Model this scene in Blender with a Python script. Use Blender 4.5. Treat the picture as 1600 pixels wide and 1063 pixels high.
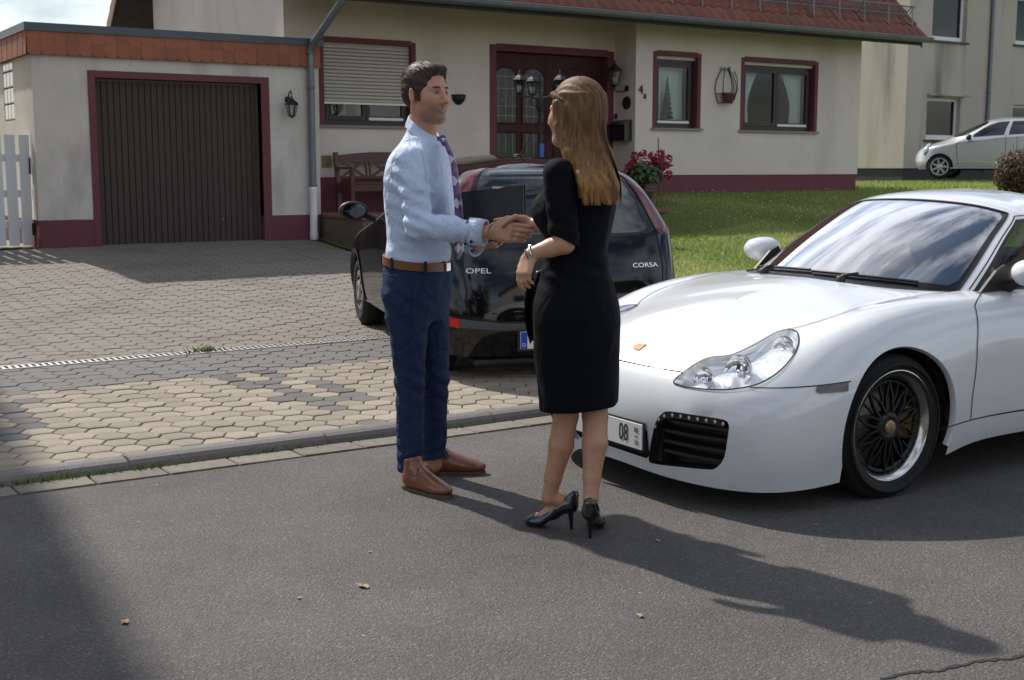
import bpy, bmesh, math, random
import numpy as np
from mathutils import Vector, Matrix, noise
from mathutils.geometry import delaunay_2d_cdt
for _o in list(bpy.data.objects): bpy.data.objects.remove(_o)
sc = bpy.context.scene
COL = sc.collection
R = math.radians
random.seed(7); RNG = np.random.default_rng(7)

# ---------------------------------------------------------------- camera, sky, sun, exposure
# world: X along the street and the house front, Y from the street towards the house, Z up; camera over the origin
YAW = R(33.0); CAM_H = 1.40; FPX = 1960.0; HORIZON = 262.0      # photograph is 1600 x 1063
PITCH = math.atan((531.5 - HORIZON) / FPX)
cam_d = bpy.data.cameras.new('camera'); cam = bpy.data.objects.new('camera', cam_d); COL.objects.link(cam)
cam.location = (0, 0, CAM_H); cam.rotation_euler = (math.pi/2 - PITCH, 0, -YAW)
cam_d.sensor_width = 36.0; cam_d.lens = FPX/1600*36.0; cam_d.clip_end = 1500
cam_d.dof.use_dof = True; cam_d.dof.focus_distance = 5.3; cam_d.dof.aperture_fstop = 9.0
sc.camera = cam

SUN_EL = R(46.0); SUN_DX = 0.17           # light travels along (+0.17, -1) on the ground
world = bpy.data.worlds.new('World'); sc.world = world; world.use_nodes = True
_n = world.node_tree.nodes; _l = world.node_tree.links; _n.clear()
_out = _n.new('ShaderNodeOutputWorld'); _bg = _n.new('ShaderNodeBackground')
_sky = _n.new('ShaderNodeTexSky'); _sky.sky_type = 'NISHITA'; _sky.sun_disc = False
_sky.sun_elevation = SUN_EL; _sky.sun_rotation = math.atan2(-SUN_DX, 1.0)
_sky.air_density = 1.0; _sky.dust_density = 1.2; _sky.ozone_density = 1.0
# broken white cloud over the whole sky
_tc = _n.new('ShaderNodeTexCoord'); _mp = _n.new('ShaderNodeMapping'); _mp.inputs['Scale'].default_value = (1.0, 1.0, 2.6)
_cn = _n.new('ShaderNodeTexNoise'); _cn.inputs['Scale'].default_value = 2.6; _cn.inputs['Detail'].default_value = 9; _cn.inputs['Roughness'].default_value = .58
_cr = _n.new('ShaderNodeValToRGB'); _cr.color_ramp.elements[0].position = .40; _cr.color_ramp.elements[1].position = .60
_cr.color_ramp.elements[0].color = (0, 0, 0, 1); _cr.color_ramp.elements[1].color = (.92, .92, .92, 1)
_mx = _n.new('ShaderNodeMixRGB'); _mx.blend_type = 'ADD'; _mx.inputs['Color2'].default_value = (9.5, 9.5, 9.6, 1)
_l.new(_tc.outputs['Generated'], _mp.inputs['Vector']); _l.new(_mp.outputs['Vector'], _cn.inputs['Vector'])
_l.new(_cn.outputs['Fac'], _cr.inputs['Fac']); _l.new(_cr.outputs['Color'], _mx.inputs['Fac'])
_l.new(_sky.outputs['Color'], _mx.inputs['Color1']); _l.new(_mx.outputs['Color'], _bg.inputs['Color'])
_bg.inputs['Strength'].default_value = .095
_l.new(_bg.outputs['Background'], _out.inputs['Surface'])

sun_d = bpy.data.lights.new('sun', 'SUN'); sun = bpy.data.objects.new('sun', sun_d); COL.objects.link(sun)
sun_d.energy = 4.8; sun_d.angle = R(1.0); sun_d.color = (1.0, .955, .88)
_h = Vector((SUN_DX, -1.0, 0)).normalized() * math.cos(SUN_EL); sun_dir = Vector((_h.x, _h.y, -math.sin(SUN_EL)))
sun.rotation_euler = sun_dir.to_track_quat('-Z', 'Y').to_euler(); sun.location = (0, 30, 30)

sc.view_settings.view_transform = 'Standard'; sc.view_settings.look = 'None'
sc.view_settings.exposure = 0.0; sc.view_settings.gamma = 1.0; sc.view_settings.use_curve_mapping = False
sc.render.engine = 'CYCLES'; sc.cycles.use_denoising = True
sc.cycles.max_bounces = 6; sc.cycles.transparent_max_bounces = 16; sc.cycles.caustics_reflective = False; sc.cycles.caustics_refractive = False
sc.cycles.sample_clamp_indirect = 6

# measuring: a pixel of the photograph and a plane give a point of the place
_FH = np.array([math.sin(YAW), math.cos(YAW), 0.]); _RT = np.array([math.cos(YAW), -math.sin(YAW), 0.]); _UZ = np.array([0, 0, 1.])
_FW = _FH*math.cos(PITCH) - _UZ*math.sin(PITCH); _UP = _FH*math.sin(PITCH) + _UZ*math.cos(PITCH)
_C = np.array([0, 0, CAM_H])
def pray(x, y): return _FW + _RT*(x-800.)/FPX - _UP*(y-531.5)/FPX
def on_y(x, y, Y): d = pray(x, y); return _C + d*(Y/d[1])
def on_z(x, y, Z=0.): d = pray(x, y); return _C + d*((Z-CAM_H)/d[2])
def on_x(x, y, X): d = pray(x, y); return _C + d*(X/d[0])
def rdz(x, y, d):                       # -> (right, depth, height) at horizontal depth d
    v = pray(x, y); t = d/(v@_FH); p = v*t
    return np.array([p@_RT, d, CAM_H + p[2]])

# ---------------------------------------------------------------- object helpers
def tag(o, label=None, cat=None, group=None, kind=None):
    if label: o['label'] = label
    if cat: o['category'] = cat
    if group: o['group'] = group
    if kind: o['kind'] = kind
    return o
def empty(name, loc=(0, 0, 0), rz=0.0, label=None, cat=None, group=None, kind=None):
    o = bpy.data.objects.new(name, None); COL.objects.link(o); o.location = loc; o.rotation_euler = (0, 0, rz); o.empty_display_size = .1
    return tag(o, label, cat, group, kind)
def link(name, me, parent=None, mat=None):
    o = bpy.data.objects.new(name, me); COL.objects.link(o)
    if parent is not None: o.parent = parent
    if mat is not None:
        me.materials.clear(); me.materials.append(mat)
    return o
def mesh_np(name, V, F, smooth=True, mat=None):
    me = bpy.data.meshes.new(name); me.from_pydata(np.asarray(V).tolist() if not isinstance(V, list) else V, [], F if isinstance(F, list) else np.asarray(F).tolist())
    if smooth: me.polygons.foreach_set('use_smooth', [True]*len(me.polygons))
    if mat: me.materials.append(mat)
    me.update(); return me
def copy_tree(o, parent=None):
    c = o.copy(); COL.objects.link(c); c.parent = parent
    for ch in o.children: copy_tree(ch, c)
    return c

class MB:
    """collects shapes into one mesh"""
    def __init__(s): s.V = []; s.F = []; s.S = []
    def add(s, V, F, smooth=False):
        b = len(s.V); s.V += [tuple(map(float, v)) for v in V]; s.F += [tuple(b+i for i in f) for f in F]; s.S += [smooth]*len(F); return s
    def box(s, x0, x1, y0, y1, z0, z1, M=None, bev=0.0):
        if bev > 0:
            bm = bmesh.new(); bmesh.ops.create_cube(bm, size=1)
            for v in bm.verts: v.co = Vector(((x0+x1)/2+v.co.x*(x1-x0), (y0+y1)/2+v.co.y*(y1-y0), (z0+z1)/2+v.co.z*(z1-z0)))
            bmesh.ops.bevel(bm, geom=bm.edges[:], offset=bev, segments=2, affect='EDGES', profile=.5)
            bm.verts.index_update(); V = [v.co.copy() for v in bm.verts]; F = [[v.index for v in f.verts] for f in bm.faces]; bm.free()
        else:
            V = [Vector((x, y, z)) for z in (z0, z1) for y in (y0, y1) for x in (x0, x1)]
            F = [(0, 2, 3, 1), (4, 5, 7, 6), (0, 1, 5, 4), (2, 6, 7, 3), (0, 4, 6, 2), (1, 3, 7, 5)]
        if M is not None: V = [M @ v for v in V]
        return s.add(V, F)
    def bar(s, a, b, w, h, up=(0, 0, 1), bev=0.0):
        a = Vector(a); b = Vector(b); d = b-a; L = d.length; z = d.normalized(); x = Vector(up).cross(z)
        if x.length < 1e-6: x = Vector((1, 0, 0)).cross(z)
        x.normalize(); y = z.cross(x)
        M = Matrix(((x.x, y.x, z.x, a.x), (x.y, y.y, z.y, a.y), (x.z, y.z, z.z, a.z), (0, 0, 0, 1)))
        return s.box(-w/2, w/2, -h/2, h/2, 0, L, M, bev)
    def tube(s, pts, r, n=8, caps=True, closed=False):
        P = [Vector(p) for p in pts]; m = len(P); rs = r if hasattr(r, '__len__') else [r]*m
        V = []; up = None
        for i, p in enumerate(P):
            if closed: t = P[(i+1) % m]-P[i-1]
            else: t = P[min(i+1, m-1)]-P[max(i-1, 0)]
            t.normalize()
            if up is None:
                up = Vector((0, 0, 1)) if abs(t.z) < .9 else Vector((1, 0, 0))
            x = up.cross(t)
            if x.length < 1e-5: x = Vector((0, 1, 0)).cross(t)
            x.normalize(); y = t.cross(x); up = y
            for k in range(n):
                a = 2*math.pi*k/n; V.append(p + (x*math.cos(a)+y*math.sin(a))*rs[i])
        F = []
        for i in range(m if closed else m-1):
            j = (i+1) % m
            for k in range(n): F.append((i*n+k, i*n+(k+1) % n, j*n+(k+1) % n, j*n+k))
        s.add(V, F, True)
        if caps and not closed: s.add(V[:n], [tuple(range(n))[::-1]]); s.add(V[-n:], [tuple(range(n))])
        return s
    def lathe(s, prof, n=24, M=None, a0=0, a1=2*math.pi, smooth=True):
        full = abs(a1-a0-2*math.pi) < 1e-6; m = n if full else n+1; V = []
        for r, z in prof:
            for k in range(m):
                a = a0+(a1-a0)*k/n; V.append(Vector((r*math.cos(a), r*math.sin(a), z)))
        if M is not None: V = [M @ v for v in V]
        F = []
        for i in range(len(prof)-1):
            for k in range(n): F.append((i*m+k, i*m+(k+1) % m, (i+1)*m+(k+1) % m, (i+1)*m+k))
        return s.add(V, F, smooth)
    def prism(s, poly, axis, a, b, M=None):
        """poly: 2D outline; axis 'x','y','z' is the extrusion direction from a to b"""
        def pt(p, c):
            return Vector((c, p[0], p[1])) if axis == 'x' else Vector((p[0], c, p[1])) if axis == 'y' else Vector((p[0], p[1], c))
        n = len(poly); V = [pt(p, a) for p in poly]+[pt(p, b) for p in poly]
        if M is not None: V = [M @ v for v in V]
        F = [tuple(range(n))[::-1], tuple(range(n, 2*n))]+[(i, (i+1) % n, n+(i+1) % n, n+i) for i in range(n)]
        return s.add(V, F)
    def mesh(s, name, mat=None):
        me = bpy.data.meshes.new(name); me.from_pydata(s.V, [], s.F)
        if any(s.S): me.polygons.foreach_set('use_smooth', s.S)
        bm = bmesh.new(); bm.from_mesh(me); bmesh.ops.recalc_face_normals(bm, faces=bm.faces[:]); bm.to_mesh(me); bm.free()
        if mat: me.materials.append(mat)
        me.update(); return me
    def build(s, name, mat, parent=None): return link(name, s.mesh(name, mat), parent)

def smoothstep(a, b, x):
    t = np.clip((x-a)/(b-a), 0, 1); return t*t*(3-2*t)

# ---------------------------------------------------------------- materials
MATS = {}
def nodes_of(m): return m.node_tree.nodes, m.node_tree.links
def mat(name, col, rough=.6, metal=0.0, var=0.0, vscale=8.0, bump=0.0, bscale=60.0, col2=None, spec=.5, coat=0.0, rnd=0.0, stretch=(1, 1, 1), bump2=0.0, b2scale=6.0, dirt=None, detail=6, sheen=0.0, trans=0.0, sub=0.0, warp=0.0):
    """procedural principled material: colour with noise variation (var towards col2), optional per object tone (rnd), fine and coarse relief"""
    if name in MATS: return MATS[name]
    m = bpy.data.materials.new(name); m.use_nodes = True; N, Lk = nodes_of(m); b = N['Principled BSDF']
    b.inputs['Roughness'].default_value = rough; b.inputs['Metallic'].default_value = metal; b.inputs['Specular IOR Level'].default_value = spec
    b.inputs['Coat Weight'].default_value = coat; b.inputs['Coat Roughness'].default_value = .03
    if sheen: b.inputs['Sheen Weight'].default_value = sheen
    if sub: b.inputs['Subsurface Weight'].default_value = sub; b.inputs['Subsurface Radius'].default_value = (.012, .005, .003); b.inputs['Subsurface Scale'].default_value = 1.0
    c = (*col, 1); b.inputs['Base Color'].default_value = c
    tc = N.new('ShaderNodeTexCoord'); mp = N.new('ShaderNodeMapping'); mp.inputs['Scale'].default_value = stretch
    Lk.new(tc.outputs['Object'], mp.inputs['Vector']); sock = None
    if var > 0:
        nz = N.new('ShaderNodeTexNoise'); nz.inputs['Scale'].default_value = vscale; nz.inputs['Detail'].default_value = detail; nz.inputs['Roughness'].default_value = .62
        Lk.new(mp.outputs['Vector'], nz.inputs['Vector'])
        rp = N.new('ShaderNodeValToRGB'); rp.color_ramp.elements[0].position = .32; rp.color_ramp.elements[1].position = .68
        c2 = col2 if col2 else tuple(v*.55 for v in col)
        rp.color_ramp.elements[1].color = c; rp.color_ramp.elements[0].color = tuple(col[i]*(1-var)+c2[i]*var for i in range(3))+(1,)
        Lk.new(nz.outputs['Fac'], rp.inputs['Fac']); sock = rp.outputs['Color']
    if dirt:                       # (colour, amount, scale, stretch): streaks or blotches of their own
        dc, da, ds, dst = dirt
        m2 = N.new('ShaderNodeMapping'); m2.inputs['Scale'].default_value = dst; Lk.new(tc.outputs['Object'], m2.inputs['Vector'])
        dn = N.new('ShaderNodeTexNoise'); dn.inputs['Scale'].default_value = ds; dn.inputs['Detail'].default_value = 5; Lk.new(m2.outputs['Vector'], dn.inputs['Vector'])
        dr = N.new('ShaderNodeValToRGB'); dr.color_ramp.elements[0].position = .52; dr.color_ramp.elements[1].position = .78
        dr.color_ramp.elements[0].color = (0, 0, 0, 1); dr.color_ramp.elements[1].color = (da, da, da, 1); Lk.new(dn.outputs['Fac'], dr.inputs['Fac'])
        mx = N.new('ShaderNodeMixRGB'); mx.inputs['Color1'].default_value = c; mx.inputs['Color2'].default_value = (*dc, 1)
        if sock: Lk.new(sock, mx.inputs['Color1'])
        Lk.new(dr.outputs['Color'], mx.inputs['Fac']); sock = mx.outputs['Color']
    if rnd > 0:
        oi = N.new('ShaderNodeObjectInfo'); hs = N.new('ShaderNodeHueSaturation'); mr = N.new('ShaderNodeMapRange')
        mr.inputs['To Min'].default_value = 1-rnd; mr.inputs['To Max'].default_value = 1+rnd
        Lk.new(oi.outputs['Random'], mr.inputs['Value']); Lk.new(mr.outputs['Result'], hs.inputs['Value'])
        hs.inputs['Color'].default_value = c
        if sock: Lk.new(sock, hs.inputs['Color'])
        sock = hs.outputs['Color']
    if sock: Lk.new(sock, b.inputs['Base Color'])
    prev = None
    for amt, scl, dist in ((bump, bscale, .004), (bump2, b2scale, .03)):
        if amt <= 0: continue
        bn = N.new('ShaderNodeTexNoise'); bn.inputs['Scale'].default_value = scl; bn.inputs['Detail'].default_value = 4; bn.inputs['Distortion'].default_value = warp if dist > .01 else 0; Lk.new(mp.outputs['Vector'], bn.inputs['Vector'])
        bp = N.new('ShaderNodeBump'); bp.inputs['Strength'].default_value = amt; bp.inputs['Distance'].default_value = dist
        Lk.new(bn.outputs['Fac'], bp.inputs['Height'])
        if prev: Lk.new(prev, bp.inputs['Normal'])
        prev = bp.outputs['Normal']
    if prev: Lk.new(prev, b.inputs['Normal'])
    MATS[name] = m; return m
def glass(name, tint=(.9, .95, .95), ior=1.5, rough=0.0, dens=1.0):
    """thin pane: tinted see-through plus mirror reflection by Fresnel"""
    if name in MATS: return MATS[name]
    m = bpy.data.materials.new(name); m.use_nodes = True; N, Lk = nodes_of(m); N.remove(N['Principled BSDF'])
    t = N.new('ShaderNodeBsdfTransparent'); t.inputs['Color'].default_value = (*tint, 1)
    g = N.new('ShaderNodeBsdfGlossy'); g.inputs['Roughness'].default_value = rough; g.inputs['Color'].default_value = (1, 1, 1, 1)
    fr = N.new('ShaderNodeFresnel'); fr.inputs['IOR'].default_value = ior
    mth = N.new('ShaderNodeMath'); mth.operation = 'MULTIPLY'; mth.inputs[1].default_value = 1.7*dens; mth.use_clamp = True
    mx = N.new('ShaderNodeMixShader'); Lk.new(fr.outputs['Fac'], mth.inputs[0]); ge = N.new('ShaderNodeNewGeometry'); inv = N.new('ShaderNodeMath'); inv.operation = 'SUBTRACT'; inv.inputs[0].default_value = 1.0; Lk.new(ge.outputs['Backfacing'], inv.inputs[1])   # one reflection per pane, on its outer face
    m2 = N.new('ShaderNodeMath'); m2.operation = 'MULTIPLY'; Lk.new(mth.outputs[0], m2.inputs[0]); Lk.new(inv.outputs[0], m2.inputs[1]); Lk.new(m2.outputs[0], mx.inputs['Fac'])
    Lk.new(t.outputs[0], mx.inputs[1]); Lk.new(g.outputs[0], mx.inputs[2]); Lk.new(mx.outputs[0], N['Material Output'].inputs['Surface'])
    MATS[name] = m; return m
# ---------------------------------------------------------------- ground, road, kerb, pavement, drive, lawn
KERB_Y0, KERB_Y1, WALK_Y1, DRAIN_Y = 5.75, 5.90, 8.02, 9.05
def z_drive(Y): return .02 + .003*(Y-5.9) + .37*max(0., (Y-8.5)/7.5)**1.9 if Y < 16.2 else .42
def z_lawn(Y): return .04 + .94*min(1., max(0., (Y-8.0)/8.0)) if Y > 8 else .02+.01*max(0., Y-5.9)
def z_ground(X, Y):
    if Y < KERB_Y1: return 0.
    s = 6.6+4.6*float(smoothstep(11.2, 13.2, Y))*(1. if Y < 16.6 else 0.); t = float(smoothstep(s, s+1.6, X)); return z_drive(Y)*(1-t) + z_lawn(Y)*t

def grid_sheet(xs, ys, zf):
    V = [(x, y, zf(x, y)) for y in ys for x in xs]; n = len(xs)
    F = [(j*n+i, j*n+i+1, (j+1)*n+i+1, (j+1)*n+i) for j in range(len(ys)-1) for i in range(n-1)]
    return V, F

def asphalt_material():
    m = bpy.data.materials.new('asphalt'); m.use_nodes = True; N, Lk = nodes_of(m); b = N['Principled BSDF']; b.inputs['Roughness'].default_value = .82; b.inputs['Specular IOR Level'].default_value = .35
    tc = N.new('ShaderNodeTexCoord')
    vo = N.new('ShaderNodeTexVoronoi'); vo.inputs['Scale'].default_value = 165; Lk.new(tc.outputs['Object'], vo.inputs['Vector'])
    sep = N.new('ShaderNodeSeparateColor'); Lk.new(vo.outputs['Color'], sep.inputs['Color'])
    r1 = N.new('ShaderNodeValToRGB'); cr = r1.color_ramp; cr.elements[0].color = (.070, .065, .062, 1); cr.elements[1].color = (.18, .168, .158, 1)
    cr.elements[1].position = 1.0; e = cr.elements.new(.55); e.color = (.090, .084, .080, 1); e = cr.elements.new(.90); e.color = (.112, .104, .098, 1)
    Lk.new(sep.outputs[0], r1.inputs['Fac'])
    n1 = N.new('ShaderNodeTexNoise'); n1.inputs['Scale'].default_value = .9; n1.inputs['Detail'].default_value = 8; n1.inputs['Roughness'].default_value = .65; Lk.new(tc.outputs['Object'], n1.inputs['Vector'])
    mr = N.new('ShaderNodeMapRange'); mr.inputs['From Min'].default_value = .3; mr.inputs['From Max'].default_value = .7; mr.inputs['To Min'].default_value = .72; mr.inputs['To Max'].default_value = 1.25; Lk.new(n1.outputs['Fac'], mr.inputs['Value'])
    mul = N.new('ShaderNodeMixRGB'); mul.blend_type = 'MULTIPLY'; mul.inputs['Fac'].default_value = 1; Lk.new(r1.outputs['Color'], mul.inputs['Color1']); Lk.new(mr.outputs['Result'], mul.inputs['Color2'])
    # scattered pale grit
    v2 = N.new('ShaderNodeTexVoronoi'); v2.inputs['Scale'].default_value = 9; Lk.new(tc.outputs['Object'], v2.inputs['Vector'])
    r2 = N.new('ShaderNodeValToRGB'); r2.color_ramp.elements[0].position = .035; r2.color_ramp.elements[1].position = .06; r2.color_ramp.elements[0].color = (.75, .75, .75, 1); r2.color_ramp.elements[1].color = (0, 0, 0, 1); Lk.new(v2.outputs['Distance'], r2.inputs['Fac'])
    n3 = N.new('ShaderNodeTexNoise'); n3.inputs['Scale'].default_value = 2.3; Lk.new(tc.outputs['Object'], n3.inputs['Vector'])
    r3 = N.new('ShaderNodeValToRGB'); r3.color_ramp.elements[0].position = .53; r3.color_ramp.elements[1].position = .6; Lk.new(n3.outputs['Fac'], r3.inputs['Fac'])
    mm = N.new('ShaderNodeMixRGB'); mm.blend_type = 'MULTIPLY'; mm.inputs['Fac'].default_value = 1; Lk.new(r2.outputs['Color'], mm.inputs['Color1']); Lk.new(r3.outputs['Color'], mm.inputs['Color2'])
    gm = N.new('ShaderNodeMixRGB'); gm.inputs['Color2'].default_value = (.42, .38, .32, 1); Lk.new(mm.outputs['Color'], gm.inputs['Fac']); Lk.new(mul.outputs['Color'], gm.inputs['Color1'])
    Lk.new(gm.outputs['Color'], b.inputs['Base Color'])
    bp = N.new('ShaderNodeBump'); bp.inputs['Strength'].default_value = .75; bp.inputs['Distance'].default_value = .006
    v3 = N.new('ShaderNodeTexVoronoi'); v3.inputs['Scale'].default_value = 120; Lk.new(tc.outputs['Object'], v3.inputs['Vector'])
    Lk.new(v3.outputs['Distance'], bp.inputs['Height']); Lk.new(bp.outputs['Normal'], b.inputs['Normal'])
    return m
ASPHALT = asphalt_material()
def axis(spec):
    out = []
    for a, b, s in spec:
        n = max(1, int(round((b-a)/s))); out += [a+(b-a)*i/n for i in range(n)]
    return out+[spec[-1][1]]
SOIL = mat('meadow_soil', (.10, .12, .035), .95, var=.8, vscale=.8, col2=(.14, .12, .06), bump=.5, bscale=40)
gx = axis([(-400, -40, 60), (-40, 0, 4), (0, 20, .5), (20, 60, 4), (60, 400, 60)])
gy = axis([(-400, -40, 60), (-40, 5.2, 5), (5.2, 5.9, .35), (5.9, 20, .5), (20, 60, 4), (60, 400, 60)])
V, F = grid_sheet(gx, gy, lambda x, y: (z_ground(x, y) if y > 5.95 else -.1) - .045)
ground = tag(link('ground', mesh_np('ground', V, F, True, SOIL)), kind='structure')
road = tag(MB().add([(-120, -6.2, 0), (120, -6.2, 0), (120, 5.57, 0), (-120, 5.57, 0)], [(0, 1, 2, 3)]).build('road', ASPHALT), kind='structure')
CRACK = mat('crack_tar', (.02, .02, .02), .9)
cp = [(1375, 1062), (1430, 1052), (1480, 1046), (1530, 1034), (1570, 1030), (1620, 1024), (1700, 1010)]
mb = MB(); prev = None
for k in range(len(cp)-1):
    for t in np.linspace(0, 1, 7)[:-1]:
        x = cp[k][0]*(1-t)+cp[k+1][0]*t; y = cp[k][1]*(1-t)+cp[k+1][1]*t + random.uniform(-2.2, 2.2); p = on_z(x, y, 0); w = .004+.007*random.random()
        a, b_ = (p[0], p[1]-w, .0025), (p[0], p[1]+w, .0025)
        if prev: mb.add([prev[0], a, b_, prev[1]], [(0, 1, 2, 3)])
        prev = (a, b_)
mb.build('crack', CRACK, road)

# pale gutter stones along the asphalt, kerb stones behind them
STONE = mat('gutter_stone', (.205, .185, .155), .9, var=.7, vscale=22, bump=.6, bscale=180, rnd=.16, dirt=((.09, .075, .05), .9, 3.2, (1, 1, 1)))
KERB = mat('kerb_stone', (.135, .125, .12), .9, var=.55, vscale=60, bump=.6, bscale=240, rnd=.12, col2=(.24, .22, .20))
def stone_mesh(L, prof, name, m):
    mb = MB(); mb.prism(prof, 'x', .004, L-.004); me = mb.mesh(name, m)
    bm = bmesh.new(); bm.from_mesh(me); bmesh.ops.bevel(bm, geom=[e for e in bm.edges if abs(e.verts[0].co.x-e.verts[1].co.x) < 1e-6 and max(e.verts[0].co.z, e.verts[1].co.z) > -.02], offset=.006, segments=1, affect='EDGES'); bm.to_mesh(me); bm.free(); return me
gutter_row = empty('gutter_strip', (0, 0, 0), kind='structure'); kerb_row = empty('kerb', (0, 0, 0), kind='structure')
MB().box(-40, 40, 5.572, 5.748, -.1, -.006).build('bedding', mat('kerb_joint', (.06, .065, .03), .95, var=.8, vscale=12, col2=(.09, .11, .03)), gutter_row)
gme = stone_mesh(.33, [(-.085, -.08), (.085, -.08), (.085, .004), (-.085, .006)], 'gutter_stone', STONE)
kp = [(5.752, -.1), (5.752, .006), (5.757, .028), (5.772, .045), (5.80, .055), (5.84, .057), (5.896, .05), (5.896, -.1)]
kme = stone_mesh(1.0, kp, 'kerb_stone', KERB)
for i in range(-6, 40):
    o = link('gutter_stone', gme, gutter_row); o.location = (i*.33+.1, 5.66, random.uniform(0, .004)); o.rotation_euler = (random.uniform(-.006, .006), random.uniform(-.006, .006), 0)
for i in range(-3, 16):
    o = link('kerb_stone', kme, kerb_row); o.location = (i*1.0+.62, random.uniform(-.004, .004), random.uniform(-.003, .003)); o.rotation_euler = (0, random.uniform(-.004, .004), 0)

# hexagonal pavers, flat sides along the street
PR = .096; CW = 1.5*PR; RW = math.sqrt(3)*PR
def paver_tone(name, c, c2):
    m = mat(name, c, .92, var=.6, vscale=26, bump=.55, bscale=220, rnd=.17, col2=c2, dirt=((.06, .055, .03), .5, 3.0, (1, 1, 1)))
    return m
PV_LIGHT = paver_tone('paver_sand', (.315, .27, .21), (.19, .165, .13)); PV_DARK = paver_tone('paver_grey', (.135, .128, .122), (.085, .081, .077))
def clip_y(poly, lo, hi):
    for s, lim in ((1, lo), (-1, -hi)):
        out = []
        for i in range(len(poly)):
            (x0, y0), (x1, y1) = poly[i], poly[(i+1) % len(poly)]; a, b = s*y0-lim, s*y1-lim
            if a >= 0: out.append((x0, y0))
            if (a >= 0) != (b >= 0): t = a/(a-b); out.append((x0+(x1-x0)*t, y0+(y1-y0)*t))
        poly = out
        if len(poly) < 3: return []
    return poly
def hexa(cx, cy, zf, tilt=0.0, g=.0028, dz=0., lo=-99., hi=99.):
    r0 = PR-g/math.cos(math.pi/6); V = []; rings = [clip_y([(cx+r*math.cos(k*math.pi/3), cy+r*math.sin(k*math.pi/3)) for k in range(6)], lo+e, hi-e) for r, e in ((r0, 0), (r0-.0045, .0045))]
    n = len(rings[0])
    if n < 3 or len(rings[1]) != n: return None
    for ring, dzz in ((rings[0], -.05), (rings[0], -.0045), (rings[1], 0)):
        for x, y in ring: V.append((x, y, (zf(x, y) if zf else 0)+dzz+dz))
    F = [tuple(2*n+i for i in range(n))]
    for k in range(n):
        m = (k+1) % n; F += [(k, m, n+m, n+k), (n+k, n+m, 2*n+m, 2*n+k)]
    return V, F
pave = tag(link('pavement', None), kind='structure') if False else None
JOINT = mat('joint_moss', (.045, .040, .030), .95, var=1.0, vscale=2.2, col2=(.060, .068, .018), bump=.4, bscale=120)
V, F = grid_sheet(axis([(-30, 30, .5)]), axis([(5.9, WALK_Y1, .35)]), lambda x, y: z_ground(x, y)-.011)
pavement = tag(link('pavement', mesh_np('pavement', V, F, True, JOINT)), kind='structure')
V, F = grid_sheet(axis([(-12, 7.4, .4)]), axis([(WALK_Y1, 16.3, .35)]), lambda x, y: z_ground(x, y)-.013)
driveway = tag(link('driveway', mesh_np('driveway', V, F, True, JOINT)), kind='structure')
hv, hf = hexa(0, 0, None); hl = mesh_np('paver', hv, hf, False, PV_LIGHT); hd = mesh_np('paver_grey', hv, hf, False, PV_DARK)
dark_seg = [((305, 572), (405, 602)), ((375, 565), (450, 588)), ((410, 596), (520, 640)), ((495, 598), (552, 622)), ((420, 625), (455, 618)), ((585, 660), (640, 668)), ((30, 628), (34, 680))]
dark_seg = [(on_z(*a, .03)[:2], on_z(*b, .03)[:2]) for a, b in dark_seg]
def near_seg(p, a, b):
    d = b-a; t = np.clip(((p-a)@d)/(d@d), 0, 1); return np.linalg.norm(p-(a+d*t))
cells = []
for i in range(int(-14/CW), int(24/CW)):
    for j in range(-1, 17):
        cx = i*CW; cy = 5.9+.075+j*RW+(RW/2 if i % 2 else 0)
        if cy < 5.9-.04 or cy > WALK_Y1+.04: continue
        cells.append((cx, cy))
def seen_key(c): return (c[0]-2.6)**2+(c[1]-6.4)**2*.6
cells.sort(key=seen_key); rest = MB(); restd = MB()
for k, (cx, cy) in enumerate(cells):
    dark = any(near_seg(np.array((cx, cy)), a, b) < .078 for a, b in dark_seg)
    edge = cy-RW/2 < 5.9 or cy+RW/2 > WALK_Y1
    if k < 300:
        if edge:
            h = hexa(0, 0, None, lo=5.902-cy, hi=WALK_Y1-.003-cy)
            if h is None: continue
            em = mesh_np('paver', h[0], h[1], False, PV_DARK if dark else PV_LIGHT)
        o = link('paver', em if edge else hd if dark else hl, pavement); o.location = (cx, cy, z_ground(cx, cy)+random.uniform(-.004, .003))
        o.rotation_euler = (random.uniform(-.012, .012)+.006, random.uniform(-.012, .012), random.uniform(-.02, .02))
    else:
        h = hexa(cx, cy, z_ground, dz=random.uniform(-.004, .003), lo=5.902, hi=WALK_Y1-.003)
        if h: (restd if dark else rest).add(*h)
tag(rest.build('far_pavers', PV_LIGHT, pavement), kind='stuff')
if restd.V: tag(restd.build('far_grey_pavers', PV_DARK, pavement), kind='stuff')
# the drive beyond the pavement: grey band, channel drain, sand grey field up to the garage
PV_DRIVE = mat('paver_drive', (.225, .198, .168), .92, var=.6, vscale=16, bump=.5, bscale=200, col2=(.14, .125, .11), dirt=((.07, .065, .045), .5, 1.1, (1, 1, 1)))
PV_BAND = mat('paver_band', (.155, .145, .137), .92, var=.5, vscale=18, bump=.5, bscale=200, col2=(.12, .112, .105))
band = MB(); field = MB()
for i in range(int(-6/CW), int(7.3/CW)):
    for j in range(-1, 56):
        cx = i*CW; cy = WALK_Y1+.11+j*RW+(RW/2 if i % 2 else 0)
        for mbx, lo, hi in ((band, WALK_Y1+.003, DRAIN_Y-.082), (field, DRAIN_Y+.082, 15.995)):
            if cy < lo-.09 or cy > hi+.09: continue
            h = hexa(cx, cy, z_ground, dz=random.uniform(-.003, .003), lo=lo, hi=hi)
            if h: mbx.add(*h)
tag(band.build('grey_pavers', PV_BAND, driveway), kind='stuff'); tag(field.build('drive_pavers', PV_DRIVE, driveway), kind='stuff')
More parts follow.
